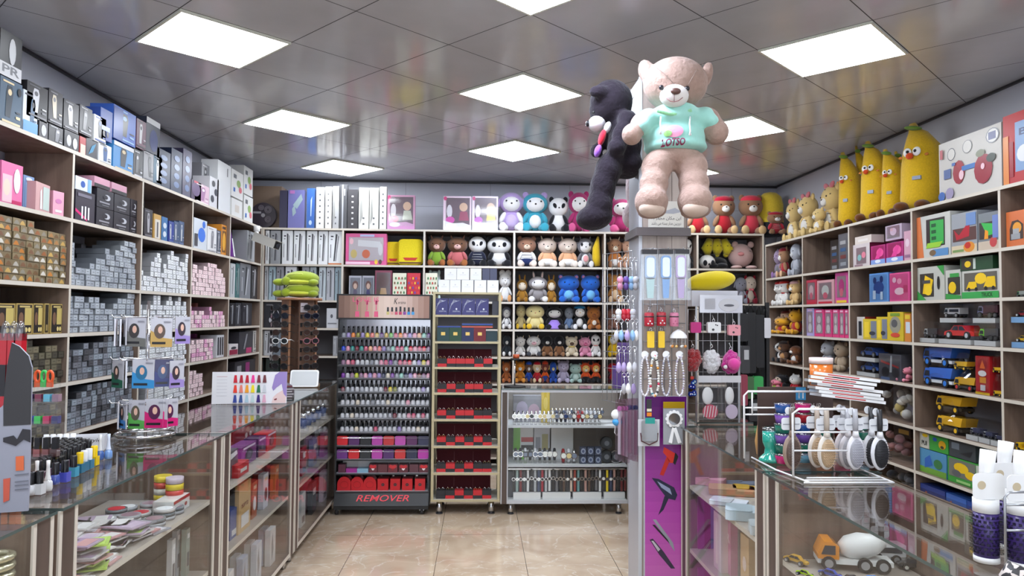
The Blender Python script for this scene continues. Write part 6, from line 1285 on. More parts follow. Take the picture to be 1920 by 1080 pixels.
RB_('toy truck box with a green and yellow dump truck', 1834, 1873, 398, RZ1, (120,126,130), [('R',.05,.7,.3,.75,(60,50,46)),('P',[(.15,.75),(.8,.68),(.7,.4),(.45,.38)],(60,180,80)),('P',[(.3,.3),(.5,.3),(.5,.5),(.35,.55)],(230,150,40)),('R',0,1,0,.24,(196,180,160)),('E',.75,.2,.18,.14,(190,70,70)),('R',.72,1,.3,.9,(110,130,190))], group=TR)
RB_('orange toy box with an orange and grey digger at the right edge', 1877, 1925, 396, RZ1, (206,110,60), [('P',[(.18,.18),(.85,.2),(.85,.6),(.6,.74),(.3,.72),(.18,.5)],(66,50,44)),('E',.55,.52,.22,.16,(220,150,50)),('R',.25,.7,.2,.36,(150,152,156)),('R',.35,.65,.36,.5,(160,162,166))], group=TR)
# second board
for i, (a, b_, c, f) in enumerate(((1509,1531,(180,60,80),(226,190,196)),(1532,1564,(196,150,156),(206,210,206)),(1566,1590,(206,80,150),(190,60,130)))):
    RB_(['red and white toy box with a pale figure, left in its bay','white and pink toy box with a clear front, middle in its bay','magenta toy box beside the divider in its bay'][i], a, b_, 525 if i < 2 else 506, RZ2, c, [('R',.15,.85,.2,.88,(150,130,136)),('E',.5,.55,.22,.24,f),('E',.5,.35,.14,.14,(220,110,130)),('R',.1,.9,.02,.1,(190,40,60) if i < 2 else (230,190,60))], window=(.1,.9,.18,.9))
RB_('blue blister card of toy instruments', 1630, 1666, 512, RZ2, (90,140,200), [('E',.5,.5,.28,.22,(40,70,140)),('E',.3,.75,.09,.12,(30,50,110)),('E',.65,.78,.09,.12,(30,50,110)),('R',.2,.35,.1,.4,(190,210,230)),('R',.6,.72,.08,.35,(190,210,230))], depth=.05, window=(.05,.95,.05,.95))
RB_('pink blister card of toy kitchen pieces', 1668, 1706, 511, RZ2, (214,80,140), [('E',.5,.35,.25,.13,(236,200,214)),('E',.5,.7,.12,.1,(240,160,190)),('R',.7,.9,.3,.55,(190,50,110)),('E',.25,.75,.1,.1,(236,190,210))], depth=.05, window=(.05,.95,.05,.95))
TK = 'white toy truck boxes with green corners'
RB_('white toy truck box with tall yellow mixer and vertical lettering', 1716, 1771, 500, RZ2, (186,186,178), [('R',.1,.62,.1,.8,(60,56,50)),('P',[(.2,.2),(.5,.15),(.6,.6),(.3,.75)],(230,190,30)),('E',.42,.3,.14,.16,(236,200,40)),('R',.2,.5,.5,.6,(70,70,74)),('P',[(0,0),(.35,0),(0,.3)],(60,150,70)),('P',[(.75,1),(1,1),(1,.7)],(60,150,70)),('E',.8,.5,.05,.2,(40,40,40))], group=TK)
RB_('small white toy truck box with a yellow loader in its window', 1773, 1802, 506, RZ2, (190,190,182), [('R',.15,.95,.15,.75,(60,56,50)),('E',.45,.4,.25,.2,(230,190,30)),('P',[(0,0),(1,0),(1,.12),(0,.2)],(60,150,70)),('R',.3,.9,.75,.88,(60,150,70))], group=TK)
RB_('white toy box with green TRUCK lettering and two yellow mixers', 1804, 1874, 506, RZ2, (190,190,182), [('R',.06,.95,.28,.92,(96,92,84)),('E',.52,.7,.16,.2,(236,196,40)),('P',[(.12,.35),(.42,.35),(.4,.6),(.2,.6)],(230,190,30)),('P',[(.6,.38),(.92,.38),(.9,.75),(.7,.75)],(230,190,30)),('E',.2,.33,.04,.07,(40,40,40)),('E',.4,.33,.04,.07,(40,40,40)),('E',.66,.35,.04,.07,(40,40,40)),('E',.86,.35,.04,.07,(40,40,40)),('R',0,1,0,.24,(60,160,80)),('T','TRUCK',.55,.85,.05,.2,(30,40,30))], group=TK)
RB_('dark green toy box lying across the yellow mixer boxes', 1800, 1862, 482, RW.at(1830,507).z+.004, (36,70,44), [('R',.05,.4,.1,.9,(60,56,50)),('E',.25,.5,.1,.25,(226,190,40)),('R',.42,.5,.1,.9,(190,200,190))], h=.08, depth=.12)
# third board
for i, (a, b_) in enumerate(((1511,1526),(1527,1545),(1546,1560),(1561,1573),(1574,1583),(1584,1591))):
    RB_('pink-framed doll box with white figure, %s in its row' % ORD[i] if i else 'pale blue and lilac doll box at the left end of its row', a, b_, 580 if i else 578, RZ3, (222,70,130) if i else (180,170,220), [('R',.14,.86,.12,.86,(170,150,160)),('E',.5,.3,.24,.16,(230,226,226)),('E',.5,.62,.2,.14,(224,214,216)),('R',.2,.8,.9,.96,(240,200,220))], window=(.1,.9,.1,.88), group='pink-framed doll boxes', depth=.08)
RB_('white and black toy box with red side', 1607, 1622, 594, RZ3, (196,192,188), [('R',.2,.6,.15,.8,(40,42,50))], side=(150,40,40), depth=.1)
for i, (a, b_, y_) in enumerate(((1622,1644,598),(1646,1662,594))): RB_('yellow and grey blister card leaning, %s of two' % ['left','right'][i], a, b_, y_, RZ3, (206,180,50), [('R',.5,.95,.05,.9,(120,126,140)),('R',.1,.4,.1,.85,(230,200,60)),('E',.6,.3,.2,.1,(60,62,70))], depth=.05, yaw=12)
RB_('yellow modelling clay box with grey picture', 1664, 1694, 585, RZ3, (206,180,50), [('E',.5,.55,.36,.3,(150,146,130)),('E',.45,.6,.2,.14,(90,90,92)),('E',.5,.2,.3,.08,(206,80,60)),('R',.2,.8,.86,.96,(120,150,60))], depth=.1)
RB_('orange and white box leaning against the divider', 1696, 1708, 588, RZ3, (206,130,60), [('R',.2,.9,.3,.7,(200,210,220)),('R',.1,.9,.8,.95,(220,190,60))], depth=.1)
def shelfveh(label, a, b_, z, inset, kind, c, c2, wc, dz=.0, group=None, case=None, bag=None, name=None):
    loc, w_, h_ = spot(RW, a, b_, 600, z, inset); base = .033 if case else .002
    t = vehicle(label, (loc[0], loc[1], z+dz+base), R(-90), w_*.92, kind, c, c2, wc, group, name)
    W = w_*.92*.42
    if case: clearcase(t, -w_*.49, w_*.49, -.02, W+.02, -.001, case)
    if bag: clearbag(t, -w_*.42, w_*.42, -.012, W+.012, bag)
    return t
CC = 'cars in clear display cases'
shelfveh('white-cabbed toy lorry with dark trailer in a clear case', 1719, 1758, RZ3, .06, 'truck', (200,202,204), (60,60,64), (90,90,94), group=CC, case=.11)
shelfveh('red toy sports car in a clear case', 1765, 1826, RZ3, .05, 'car', (206,40,40), (200,200,200), (190,192,196), group=CC, case=.10)
shelfveh('lime green and grey toy bike-like vehicle in a clear case', 1832, 1873, RZ3, .05, 'truck', (110,190,60), (70,70,74), (60,60,60), group=CC, case=.11)
shelfveh('white toy jeep in a clear case on the upper tier', 1768, 1800, RZ3, .06, 'van', (214,216,218), (60,60,64), (160,160,164), dz=.135, group=CC, case=.09)
shelfveh('lilac grey toy lorry in a clear case on the upper tier', 1830, 1873, RZ3, .06, 'truck', (150,150,190), (96,60,70), (90,90,94), dz=.135, group=CC, case=.09)
# fourth board
BC = 'blue toy cars in clear stacked boxes'
for i, dz in enumerate((0,.115)): shelfveh('blue toy car in a clear box, %s of the stacked pair' % ['lower','upper'][i], 1610, 1645, RZ4, .05, 'car', (60,86,150), (60,60,70), (120,124,130), dz=dz, group=BC, case=.08)
RB_('dark clear pack with a black motorbike and red stripe', 1648, 1690, 664, RZ4, (76,76,84), [('E',.3,.3,.18,.2,(40,40,46)),('E',.75,.3,.16,.18,(50,50,56)),('P',[(.1,.75),(.9,.55),(.9,.48),(.1,.66)],(150,50,50)),('R',.1,.5,.0,.1,(90,110,150)),('P',[(.5,.3),(.6,.3),(.62,.95),(.55,.95)],(160,164,170))], window=(.02,.98,.02,.98))
plush('pink fluffy plush bundle beside the divider', RW, 1691, 1709, 686, RZ4, (232,140,160), w=.13, group=None, inset=.04)
BG2 = 'bagged toy trucks on the right wall'
for i, dz in enumerate((0,.132)): shelfveh('bagged blue and white toy truck with blue wheels, %s of two' % ['lower','upper'][i], 1726, 1783, RZ4, .05, 'dump', (50,100,190), (214,220,226), (50,120,210), dz=dz, group=BG2, bag=.108)
shelfveh('bagged yellow toy dump truck above the grey one', 1785, 1812, RZ4, .05, 'dump', (214,170,50), (120,110,60), (220,180,50), dz=.125, group=BG2, bag=.1)
shelfveh('bagged yellow and grey toy dump truck with red wheels', 1784, 1826, RZ4, .05, 'dump', (206,160,40), (60,60,60), (190,50,50), group=BG2, bag=.11)
RB_('red racing car pack standing on end', 1829, 1856, 668, RZ4, (176,34,40), [('E',.5,.78,.34,.16,(150,20,30)),('P',[(.3,.68),(.5,.9),(.7,.68)],(226,110,50)),('R',.3,.75,.3,.45,(220,150,50)),('R',.35,.7,.1,.25,(206,206,210)),('E',.5,.55,.3,.08,(230,230,230)),('R',.0,1,0,.06,(220,180,50))], window=(.02,.98,.02,.98))
for i, dz in enumerate((0,.135)): shelfveh('bagged yellow toy digger truck by the divider, %s of two' % ['lower','upper'][i], 1858, 1876, RZ4, .04, 'dump', (226,180,40), (90,80,50), (230,190,40), dz=dz, group=BG2, bag=.115)
# fifth board
for i, dz in enumerate((0,.13)): shelfveh('bagged yellow toy dump truck with dark base, %s of the pair on the fifth board' % ['lower','upper'][i], 1750, 1800, RZ5, .05, 'dump', (220,170,40), (60,54,44), (226,180,40), dz=dz, group=BG2, bag=.11)
for i, dz in enumerate((0,.12)): shelfveh('bagged red and white toy truck behind the yellow pair, %s one' % ['lower','upper'][i], 1730, 1756, RZ5, .16, 'van', (150,50,50), (190,190,196), (90,50,50), dz=dz, group=BG2, bag=.1)
for i, (a, b_) in enumerate(((1814,1836),(1838,1858),(1860,1876))): shelfveh('small white toy lorry in a clear box with a white card foot, %s of three' % ['left','middle','right'][i], a, b_, RZ5, .04, 'truck', (206,208,212), (60,64,90), (70,70,76), group='white toy lorries in clear boxes', case=.10)
# the nearest bay at the right edge
shelfveh('yellow toy excavator with yellow wheels at the right edge', 1888, 1926, RZ5, .05, 'digger', (224,180,30), (120,124,130), (226,186,40), name='toy_excavator')
for i, (z_, dz, c, l) in enumerate(((RZ3,.0,(214,170,40),'yellow toy car on a pale blue base at the right edge'),(RZ3,.14,(150,40,50),'dark red toy car on a pale blue base at the right edge'))):
    t = shelfveh(l, 1900, 1932, z_, .05, 'car', c, (200,200,200), (200,200,200), dz=dz+.032)
    mb = MB(); mb.box(-.06,.06,-.015,.07,-.033,-.001,pl((110,150,190))); mb.build('blue_base', t)
shelfveh('small green and grey toy at the right edge', 1905, 1926, RZ2, .05, 'truck', (70,160,80), (130,134,130), (90,90,90))
# sixth board
RB_('white and green toy box with a yellow digger, named in outline letters', 1716, 1742, 820, RZ6+.16, (186,186,174), [('E',.6,.85,.3,.12,(214,180,30)),('T','PUI',.25,.8,.2,.5,(40,40,40))], h=.1)
RB_('green toy box with a yellow digger picture', 1743, 1778, 826, RZ6+.16, (60,150,60), [('E',.3,.75,.12,.13,(40,80,160)),('E',.7,.5,.2,.28,(214,160,30)),('E',.7,.35,.1,.1,(60,60,50))], h=.1)
RB_('black and clear bundle beside the green box', 1780, 1830, 850, RZ6+.16, (60,66,70), [('R',.1,.4,.5,.9,(110,120,130)),('P',[(.4,.3),(.8,.2),(.9,.6)],(40,42,46))], h=.1)
RB_('blue and green toy box under the white and green one', 1714, 1775, 868, RZ6, (80,140,180), [('R',0,1,0,.25,(110,160,60)),('P',[(.2,.2),(.5,.4),(.4,.8),(.2,.6)],(50,100,180)),('E',.7,.5,.16,.2,(60,120,70))], h=.155)
RB_('green toy box with grey and yellow robot diggers', 1777, 1868, 868, RZ6, (60,150,60), [('R',.03,.6,.25,.95,(110,112,104)),('E',.3,.65,.16,.2,(226,186,30)),('E',.5,.45,.12,.16,(226,186,30)),('E',.2,.4,.1,.14,(90,92,96)),('R',.62,.72,.3,.95,(186,190,180)),('R',.2,.5,.06,.16,(150,200,120))], h=.155)
for i, (a, b_, y_, c, l) in enumerate(((1705,1772,893,(40,60,130),'dark blue box with small orange badge on the lowest visible board'),(1774,1812,915,(56,100,180),'bright blue box with a white tick behind the counter'),(1813,1840,935,(30,70,150),'deep blue box beside the white round brushes'))):
    RB_(l, a, b_, y_, .221, c, [('E',.25,.7,.05,.1,(206,110,60)),('R',.15,.35,.45,.5,(190,200,220)),('P',[(.6,.5),(.7,.3),(.85,.7),(.7,.42)],(200,210,230))], h=.2, depth=.25)
# soft bundles on the lower boards of the second bay
def bundle(label, a, b_, yt, z, cols, n, r, name='bagged_plush', cat='bagged toys', inset=.03, seedv=1):
    loc, w_, h_ = spot(RW, a, b_, yt, z, inset); t = thing(name, label, cat, (loc[0], loc[1], z+.003), R(-90)); q = random.Random(seedv)
    for i in range(n): ell(t, 'soft_toy', fur(cols[i%len(cols)]), (q.uniform(-w_*.4, w_*.4), q.uniform(.05,.2), q.uniform(r, max(r*1.1, h_-r))), (r*q.uniform(.7,1.1), r*.8, r*q.uniform(.6,.9)))
    clearbag(t, -w_*.48, w_*.48, .0, .25, h_); return t
bundle('clear bag of cream and white small plushes below the motorbike pack', 1640, 1709, 728, RZ5, [(206,204,196),(190,188,184),(196,176,110),(214,210,200)], 26, .04, seedv=3)
bundle('clear bag of dusty pink and orange soft packs', 1640, 1709, 812, RZ6, [(170,120,116),(190,130,110),(150,110,112),(196,150,140)], 20, .04, name='bagged_packs', seedv=4)
bundle('dark grey bagged items low behind the brush rack', 1650, 1709, 880, .221, [(50,52,56),(70,72,78),(40,42,48)], 12, .05, name='bagged_packs', seedv=5)
RB_('black and gold box above the dusty pink bag', 1676, 1708, 800, RZ6+.165, (50,40,34), [('R',.3,.9,.3,.7,(190,150,70))], h=.08, inset=.12)
plush('beige plush leg-like toy poking out beside the orange jar', RW, 1511, 1534, 690, RZ5+.0, (190,160,120), w=.16, inset=.02)
# ------------------------------------------------------------------ sunglasses stand with turtle cushions
sx_, sy_ = -1.36, 5.62
t = thing('sunglasses_stand', 'revolving wooden sunglasses stand on the far end of the left counter', 'display stand', (sx_, sy_, 1.0), R(12))
WD = mat('tan_wood', (176,128,96), .5, kind='wood', col2=(140,98,72), scale=1); WD2 = mat('dark_tan_wood', (120,90,74), .5, kind='wood', col2=(92,68,56), scale=1)
mb = MB(); mb.cyl((0,0,0), .15, .015, WD, 32); mb.build('base_plate', t)
mb = MB(); mb.cyl((0,0,.63), .165, .018, WD, 32); mb.build('top_plate', t)
for i in range(4):
    T = Matrix.Rotation(math.pi/2*i+.5, 4, 'Z'); mb = MB(); mb.box(-.06,.06,-.115,-.10,.015,.63,WD if i%2 else WD2,T)
    for k in range(9): mb.box(-.052,-.035,-.118,-.115,.06+.062*k,.09+.062*k,BLACK,T); mb.box(.035,.052,-.118,-.115,.06+.062*k,.09+.062*k,BLACK,T)
    mb.build('side_panel', t)
mb = MB(); mb.box(-.055,.0,-.125,-.119,.54,.61,pl((190,180,184)),Matrix.Rotation(.5,4,'Z')); mb.box(.0,.03,-.126,-.119,.54,.61,pl((206,120,140)),Matrix.Rotation(.5+math.pi/2,4,'Z')); mb.build('small_poster', t)
_g = {}
def glasses(label, x, y, z, rz, c, lens, group='sunglasses on the revolving stand'):
    if (c, lens) in _g: return dup(_g[(c,lens)], (x,y,z), rz, label, group)
    t = thing('sunglasses', label, 'sunglasses', (x,y,z), rz, group); m = pl(c,.3)
    mb = MB()
    for s in (-1,1): mb.tube([(s*.034+.027*math.cos(R(a)), 0, .021*math.sin(R(a))) for a in range(0,360,30)], .0035, m, 6, closed=True)
    mb.tube([(-.01,0,.006),(0,0,.01),(.01,0,.006)], .003, m, 6); mb.build('frame', t)
    for s in (-1,1): mb = MB(); mb.prism(ellpoly(s*.034,0,.026,.020,14), -.001, .001, mat('lens_%02x%02x%02x'%lens, lens, .06)); mb.build('lens', t)
    for s in (-1,1): mb = MB(); mb.tube([(s*.062,0,.008),(s*.064,.05,.008),(s*.06,.1,-.005)], .003, m, 6); mb.build('temple', t)
    _g[(c,lens)] = t; return t
FC = [((30,30,32),(26,26,30),'black'),((26,28,40),(20,22,34),'blue black'),((40,36,36),(40,34,32),'black'),((50,40,36),(60,44,40),'brown'),((226,226,226),(34,36,38),'white'),((36,30,30),(40,34,34),'black'),((70,60,56),(60,44,42),'grey brown'),((28,28,30),(34,30,32),'black'),((60,30,34),(34,28,30),'dark red')]
for k, (c, l, n_) in enumerate(FC):
    z = 1.0+.575-.0615*k
    glasses('%s sunglasses in the left column of the stand, %s from the top' % (n_, ['first','second','third','fourth','fifth','sixth','seventh','eighth','ninth'][k]), sx_-.10, sy_-.155, z, R(-14), c, l)
    glasses('%s sunglasses in the right column of the stand, %s from the top' % (n_ if k != 4 else 'pink rimmed', ['first','second','third','fourth','fifth','sixth','seventh','eighth','ninth'][k]), sx_+.115, sy_-.11, z, R(40), (150,90,100) if k == 4 else c, l)
    glasses('%s sunglasses on the outer left edge of the stand, %s from the top' % ('clear rimmed' if k == 6 else 'dark', ['first','second','third','fourth','fifth','sixth','seventh','eighth','ninth'][k]), sx_-.185, sy_-.05, z-.004, R(-60), (150,150,154) if k == 6 else (34,32,34), (30,30,32))
for k, z in enumerate((1.65, 1.65+.085)):
    a, b_ = ((-.155,.145),(-.15,.10))[k]
    t = thing('turtle_cushion', 'lime green folded plush cushion, %s of the pile on the sunglasses stand' % ['lower','upper'][k], 'plush cushion', (sx_, sy_-.03, z), 0, 'lime green cushions'); LG, LY = fur((150,168,44)), fur((206,214,70))
    ell(t, 'shell', LG, (.02,0,.06), (.13,.12,.055)); ell(t, 'belly', LY, (.01,-.015,.03), (.12,.12,.028))
    for s in (-1,1): ell(t, 'flipper', LG, (s*.12-.01,-.05,.028), (.045,.06,.027), (0,0,s*.4)); 
    ell(t, 'folded_fin', LG, (-.07,-.10,.035), (.035,.03,.032)); mb = MB(); mb.tube([(-.08,-.085,.06),(-.05,-.1,.085),(.04,-.1,.09),(.10,-.08,.06)], .004, fur((214,222,120)), 6); mb.build('seam', t)
# mirror, swatch books and hair colour chart on the left counter
p = hit(632, 700, 'y', 5.30); t = thing('table_mirror', 'rectangular table mirror with a white rim leaning on the left counter', 'mirror', (-1.26, 5.37, 1.0), R(4))
mb = MB(); T = Matrix.Translation((0,0,.005)) @ Matrix.Rotation(-.35,4,'X'); mb.prism(rrpoly(-.10,.10,.0,.125,.016), 0, .012, WHITE, T); mb.build('rim', t); mb = MB(); mb.prism(rrpoly(-.09,.09,.01,.115,.012), -.001, 0, mat('mirror', (170,172,174), .4, .6), T); mb.build('mirror_glass', t)
mb = MB(); mb.box(-.06,.10,.03,.10,0,.02,pl((150,120,90))); mb.build('foot', t)
for k in range(5):
    t = thing('swatch_book', 'dark closed hair swatch folder, %s in the pile beside the chart' % ['lowest','second','middle','fourth','topmost'][k], 'folder', (-1.24+.01*(k%2), 4.70, 1.0+.0155*k), R(10+3*k), 'hair swatch folders'); mb = MB(); mb.box(-.065,.065,0,.2,0,.014,pl((60,50,56) if k%2 else (90,84,90))); mb.box(-.064,.064,-.001,0,.003,.011,pl((170,164,166) if k < 4 else (110,40,50))); mb.build('folder', t)
p0, p1 = hit(401, 755, 'y', 4.40), hit(545, 745, 'y', 4.50)
t = thing('hair_colour_chart', 'open white hair colour chart with swatches and a lilac-haired face', 'colour chart', (-1.55, 4.36, 1.0), R(6)); w_ = .42; hgt = .185
mb = MB(); mb.box(0,w_*.27,-.0,.006,0,hgt,pl((224,224,226)),Matrix.Rotation(-.04,4,'X')); mb.box(w_*.27,w_,.0,.006,0,hgt,pl((228,228,232)),Matrix.Rotation(-.04,4,'X')); mb.build('board', t)
mb = MB(); T = Matrix.Rotation(-.04,4,'X'); y = -.001
SWC = [[(200,30,50),(180,30,50),(190,24,50),(236,60,150),(130,40,60),(110,50,56)],[(226,60,40),(230,130,110),(240,160,40),(240,220,30),(30,110,70),(200,204,210)],[(50,70,150),(50,80,140),(170,200,214),(190,214,214),(50,30,110),(220,170,190)]]
for j in range(3):
    for i in range(6):
        x = w_*(.31+.078*i); z = hgt*(.78-.31*j); mb.prism([(x-.011,z-.022),(x+.011,z-.022),(x+.006,z+.022),(x-.005,z+.022)], y-.004, y, pl(SWC[j][i],.35), T)
mb.build('hair_swatches', t)
mb = MB(); mb.quad([(w_*q,y,hgt*v) for q,v in ((.80,.02),(.99,.02),(1.0,.5),(.86,.3),(.82,.2))], pl((226,200,196)), T); mb.quad([(w_*q,y-.0005,hgt*v) for q,v in ((.80,.5),(.84,.9),(.9,1.0),(1.0,1.0),(1.0,.2),(.96,.3),(.93,.62),(.86,.5),(.82,.4))], pl((150,130,190)), T)
mb.quad([(w_*q,y-.0005,hgt*v) for q,v in ((.83,.14),(.87,.17),(.87,.12),(.84,.1))], pl((120,30,40)), T)
for k in range(7): mb.quad([(w_*.06,y,hgt*(.85-.1*k)),(w_*.2,y,hgt*(.85-.1*k)),(w_*.2,y,hgt*(.86-.1*k)),(w_*.06,y,hgt*(.86-.1*k))], pl((190,120,130) if k == 0 else (190,190,196)), T)
mb.build('print', t)
# ------------------------------------------------------------------ spinning rack of hair mask packets
hx, hy = -1.40, 3.18
t = thing('spinner_rack', 'chrome spinning wire rack on the left counter', 'display rack', (hx, hy, 1.0))
mb = MB(); mb.cyl((0,0,.0), .115, .006, GLASS, 36); mb.tube([(.115*math.cos(R(a)),.115*math.sin(R(a)),.018) for a in range(0,360,12)], .006, CHROME, 8, closed=True); mb.tube([(.1*math.cos(R(a)),.1*math.sin(R(a)),.04) for a in range(0,360,12)], .004, CHROME, 8, closed=True); mb.build('base', t)
mb = MB(); mb.cyl((0,0,.006), .006, .57, CHROME, 10); mb.build('pole', t)
SZ = (.505, .33, .15)
for k, z in enumerate(SZ):
    for q in range(8):
        a = R(22.5+45*q); mb = MB(); mb.tube([(0,0,z),(.13*math.cos(a),.13*math.sin(a),z),(.14*math.cos(a),.14*math.sin(a),z+.012)], .0022, CHROME, 6); mb.build('arm', t)
_pk = {}
def packet(label, x, y, z, rz, c, hair, w_=.075, h_=.12, bg=(206,206,214), group='hair mask packets on the spinning rack'):
    key = (c, hair, w_)
    if key in _pk: return dup(_pk[key], (x,y,z), rz, label, group)
    t = thing('hair_mask_packet', label, 'packet', (x,y,z), rz, group); mb = MB(); m = mat('foil_%02x%02x%02x'%bg, bg, .25, .35)
    mb.prism([(-w_/2,-h_),(w_/2,-h_),(w_/2*.96,-h_*.5),(w_/2,0),(-w_/2,0),(-w_/2*.96,-h_*.5)], -.003, .003, m); mb.build('pouch', t)
    mb = MB(); y0 = -.0038
    mb.quad([(-w_/2,y0,-h_),(w_/2,y0,-h_),(w_/2,y0,-h_*.72),(w_*.1,y0,-h_*.68),(-w_*.3,y0,-h_*.5),(-w_/2,y0,-h_*.42)], pl(c,.3))
    mb.quad([(-w_*.0+w_*.26*math.cos(R(a))-w_*.08,y0-.0005,-h_*.45+h_*.26*math.sin(R(a))) for a in range(0,360,24)], pl(hair,.3))
    mb.quad([(-w_*.05+w_*.11*math.cos(R(a)),y0-.001,-h_*.40+h_*.13*math.sin(R(a))) for a in range(0,360,30)], pl((222,180,160),.3))
    mb.quad([(-w_*.42,y0-.001,-h_*.9),(w_*.2,y0-.001,-h_*.9),(w_*.2,y0-.001,-h_*.82),(-w_*.42,y0-.001,-h_*.82)], pl((30,30,34),.3))
    mb.quad([(w_*.1,y0-.001,-h_*.16),(w_*.42,y0-.001,-h_*.16),(w_*.42,y0-.001,-h_*.1),(w_*.1,y0-.001,-h_*.1)], pl((140,140,150),.3)); mb.build('printed_front', t)
    _pk[key] = t; return t
GRP = [('grey-haired',(110,110,106),(60,56,56)),('blonde-haired',(196,160,90),(96,80,70)),('blue-haired',(50,140,200),(40,110,150)),('dark green',(30,90,70),(60,56,56)),('magenta-haired',(200,30,110),(80,30,70)),('green',(90,170,80),(90,84,70)),('navy',(40,50,110),(60,80,120)),('lilac',(150,130,190),(60,50,60)),('light blue',(70,140,210),(70,60,60)),('brown-haired',(60,60,60),(90,70,60))]
def at_sp(px, py, rad): p = hit(px, py, 'y', hy-rad); return p
lay = [(218,598,9,.07,-70,'leftmost on the top tier',.07),(226,598,9,.09,-62,'second on the top tier',.07),(233,596,9,.10,-50,'third on the top tier',.07),(256,596,0,.13,-5,'facing front left on the top tier',.085),(304,597,1,.13,6,'facing front right on the top tier',.085),(343,594,7,.09,40,'at the right of the top tier',.06),
       (222,676,3,.09,-30,'leftmost on the middle tier',.07),(236,676,3,.07,-60,'second on the middle tier',.07),(270,674,2,.13,0,'facing front on the middle tier',.09),(308,674,6,.10,25,'right of the blue-haired one on the middle tier',.07),(332,676,7,.08,45,'at the right of the middle tier',.06),
       (224,752,7,.06,-70,'leftmost on the lowest tier',.06),(232,752,8,.10,-45,'second on the lowest tier',.07),(258,750,5,.12,-10,'facing front on the lowest tier',.075),(294,748,4,.13,4,'facing front on the lowest tier',.09),(320,748,4,.10,40,'edge-on at the right of the lowest tier',.06)]
for px, py, g, rad, rz, txt, w_ in lay:
    p = at_sp(px, py, rad*.6); n_, c, hr = GRP[g]; packet('%s hair mask packet %s' % (n_, txt), p.x, p.y, p.z, R(rz), c, hr, w_, .118 if rad > .1 else .112, (206,206,214) if g != 6 else (60,60,90))
# ------------------------------------------------------------------ near left: cardboard cut-out, polish crowd, tiered stand
t = thing('cardboard_display', 'grey cardboard display with a dark rounded top at the left edge', 'display board', (-1.29, 1.93, 1.0), R(8))
def cp(l): return [((hit(a,b_,'y',1.93).x+1.29), hit(a,b_,'y',1.93).z-1.0) for a, b_ in l]
mb = MB(); mb.prism([(x,max(z,.002)) for x,z in cp([(-40,965),(44,962),(47,900),(50,780),(52,690),(46,668),(30,650),(17,643),(8,690),(2,760),(-40,800)])], 0, .006, pl((150,152,166))); mb.build('board', t)
mb = MB(); mb.prism(cp([(2,800),(50,798),(52,690),(46,668),(30,650),(17,643),(8,690),(2,760)]), -.0015, -.0002, pl((48,47,50))); mb.prism(cp([(2,822),(20,818),(26,826),(36,806),(50,808),(50,832),(38,826),(24,838),(2,830)]), -.003, -.0016, pl((40,38,44)))
mb.prism(cp([(24,858),(38,857),(38,884),(24,885)]), -.003, -.0016, pl((214,104,60))); mb.prism(cp([(2,900),(14,898),(12,940),(2,944)]), -.003, -.0016, pl((200,90,70)))
for y_ in (892,905,912,920): mb.prism(cp([(22,y_),(46,y_-2),(46,y_),(22,y_+2)]), -.003, -.0016, pl((110,112,124)))
mb.build('printed_front', t)
for i, (px, c) in enumerate(((8,(190,24,40)),(24,(190,24,40)),(36,(196,30,44)))):
    p = hit(px, 700, 'y', 2.2); t = thing('red_bottle', 'red bottle with a clear domed cap, %s of three at the left edge' % ['left','middle','right'][i], 'bottle', (p.x, 2.2, 1.10), 0, 'red bottles with clear caps')
    mb = MB(); mb.box(-.011,.011,-.012,.012,.13,.36,pl(c,.15,coat=1)); mb.box(-.010,.011,-.0135,-.012,.18,.27,WHITE if i == 2 else DARK); mb.build('bottle', t); mb = MB(); mb.ball((0,0,.362), (.0125,.014,.035), glassy('milky_plastic', (.8,.8,.82), 1.4, .15, .15)); mb.box(-.012,.012,-.0125,.0125,.34,.362,glassy('milky_plastic')); mb.build('domed_cap', t)
    mb = MB(); mb.box(-.0115,.0115,-.013,.013,-.098,.13,pl((226,110,30) if i != 0 else (30,40,110),.3)); mb.build('holder', t)
# clear stand of nail polishes with orange and green clips
sxp = hit(75, 760, 'y', 2.42); t = thing('tiered_stand', 'clear tiered stand holding short polish bottles at the near left', 'display stand', (sxp.x, 2.44, 1.0))
for z in (.06, .165, .235): mb = MB(); mb.box(-.055,.055,-.02,.03,z-.004,z,PLASTIC); mb.box(-.055,.055,-.022,-.02,z-.004,z+.012,PLASTIC); mb.build('tier', t)
mb = MB(); mb.box(-.055,.055,.03,.033,0,.25,PLASTIC); mb.build('back', t)
row3 = [((226,90,40),(130,40,70)),((60,190,90),(90,180,210)),((226,90,40),(150,110,140)),((60,190,90),(60,60,70))]
for k, z in enumerate((.235,.165,.06)):
    for i in range(4):
        c = [[(60,40,90),(120,40,70),(100,190,220),(150,120,140)],[(90,110,200),(60,200,90),(200,50,100),(60,60,120)],[(120,70,70),(160,90,90),(140,80,80),(90,60,60)]][k][i]
        t = thing('small_polish_bottle', '%s polish bottle on the %s tier of the clear stand, %s' % ('clear-necked' if k < 2 else 'black-capped', ['top','middle','lowest'][k], ORD[i]), 'nail polish', (sxp.x-.042+.027*i, 2.44+.003, 1.0+z+.001), 0, 'short polish bottles in the clear stand')
        mb = MB(); mb.box(-.010,.010,-.010,.010,0,.024,pl(c,.1,coat=1)); mb.build('bottle', t); mb = MB(); mb.box(-.008,.008,-.008,.008,.0245,.06,PLASTIC if k < 2 else CAPM); mb.build('cap', t)
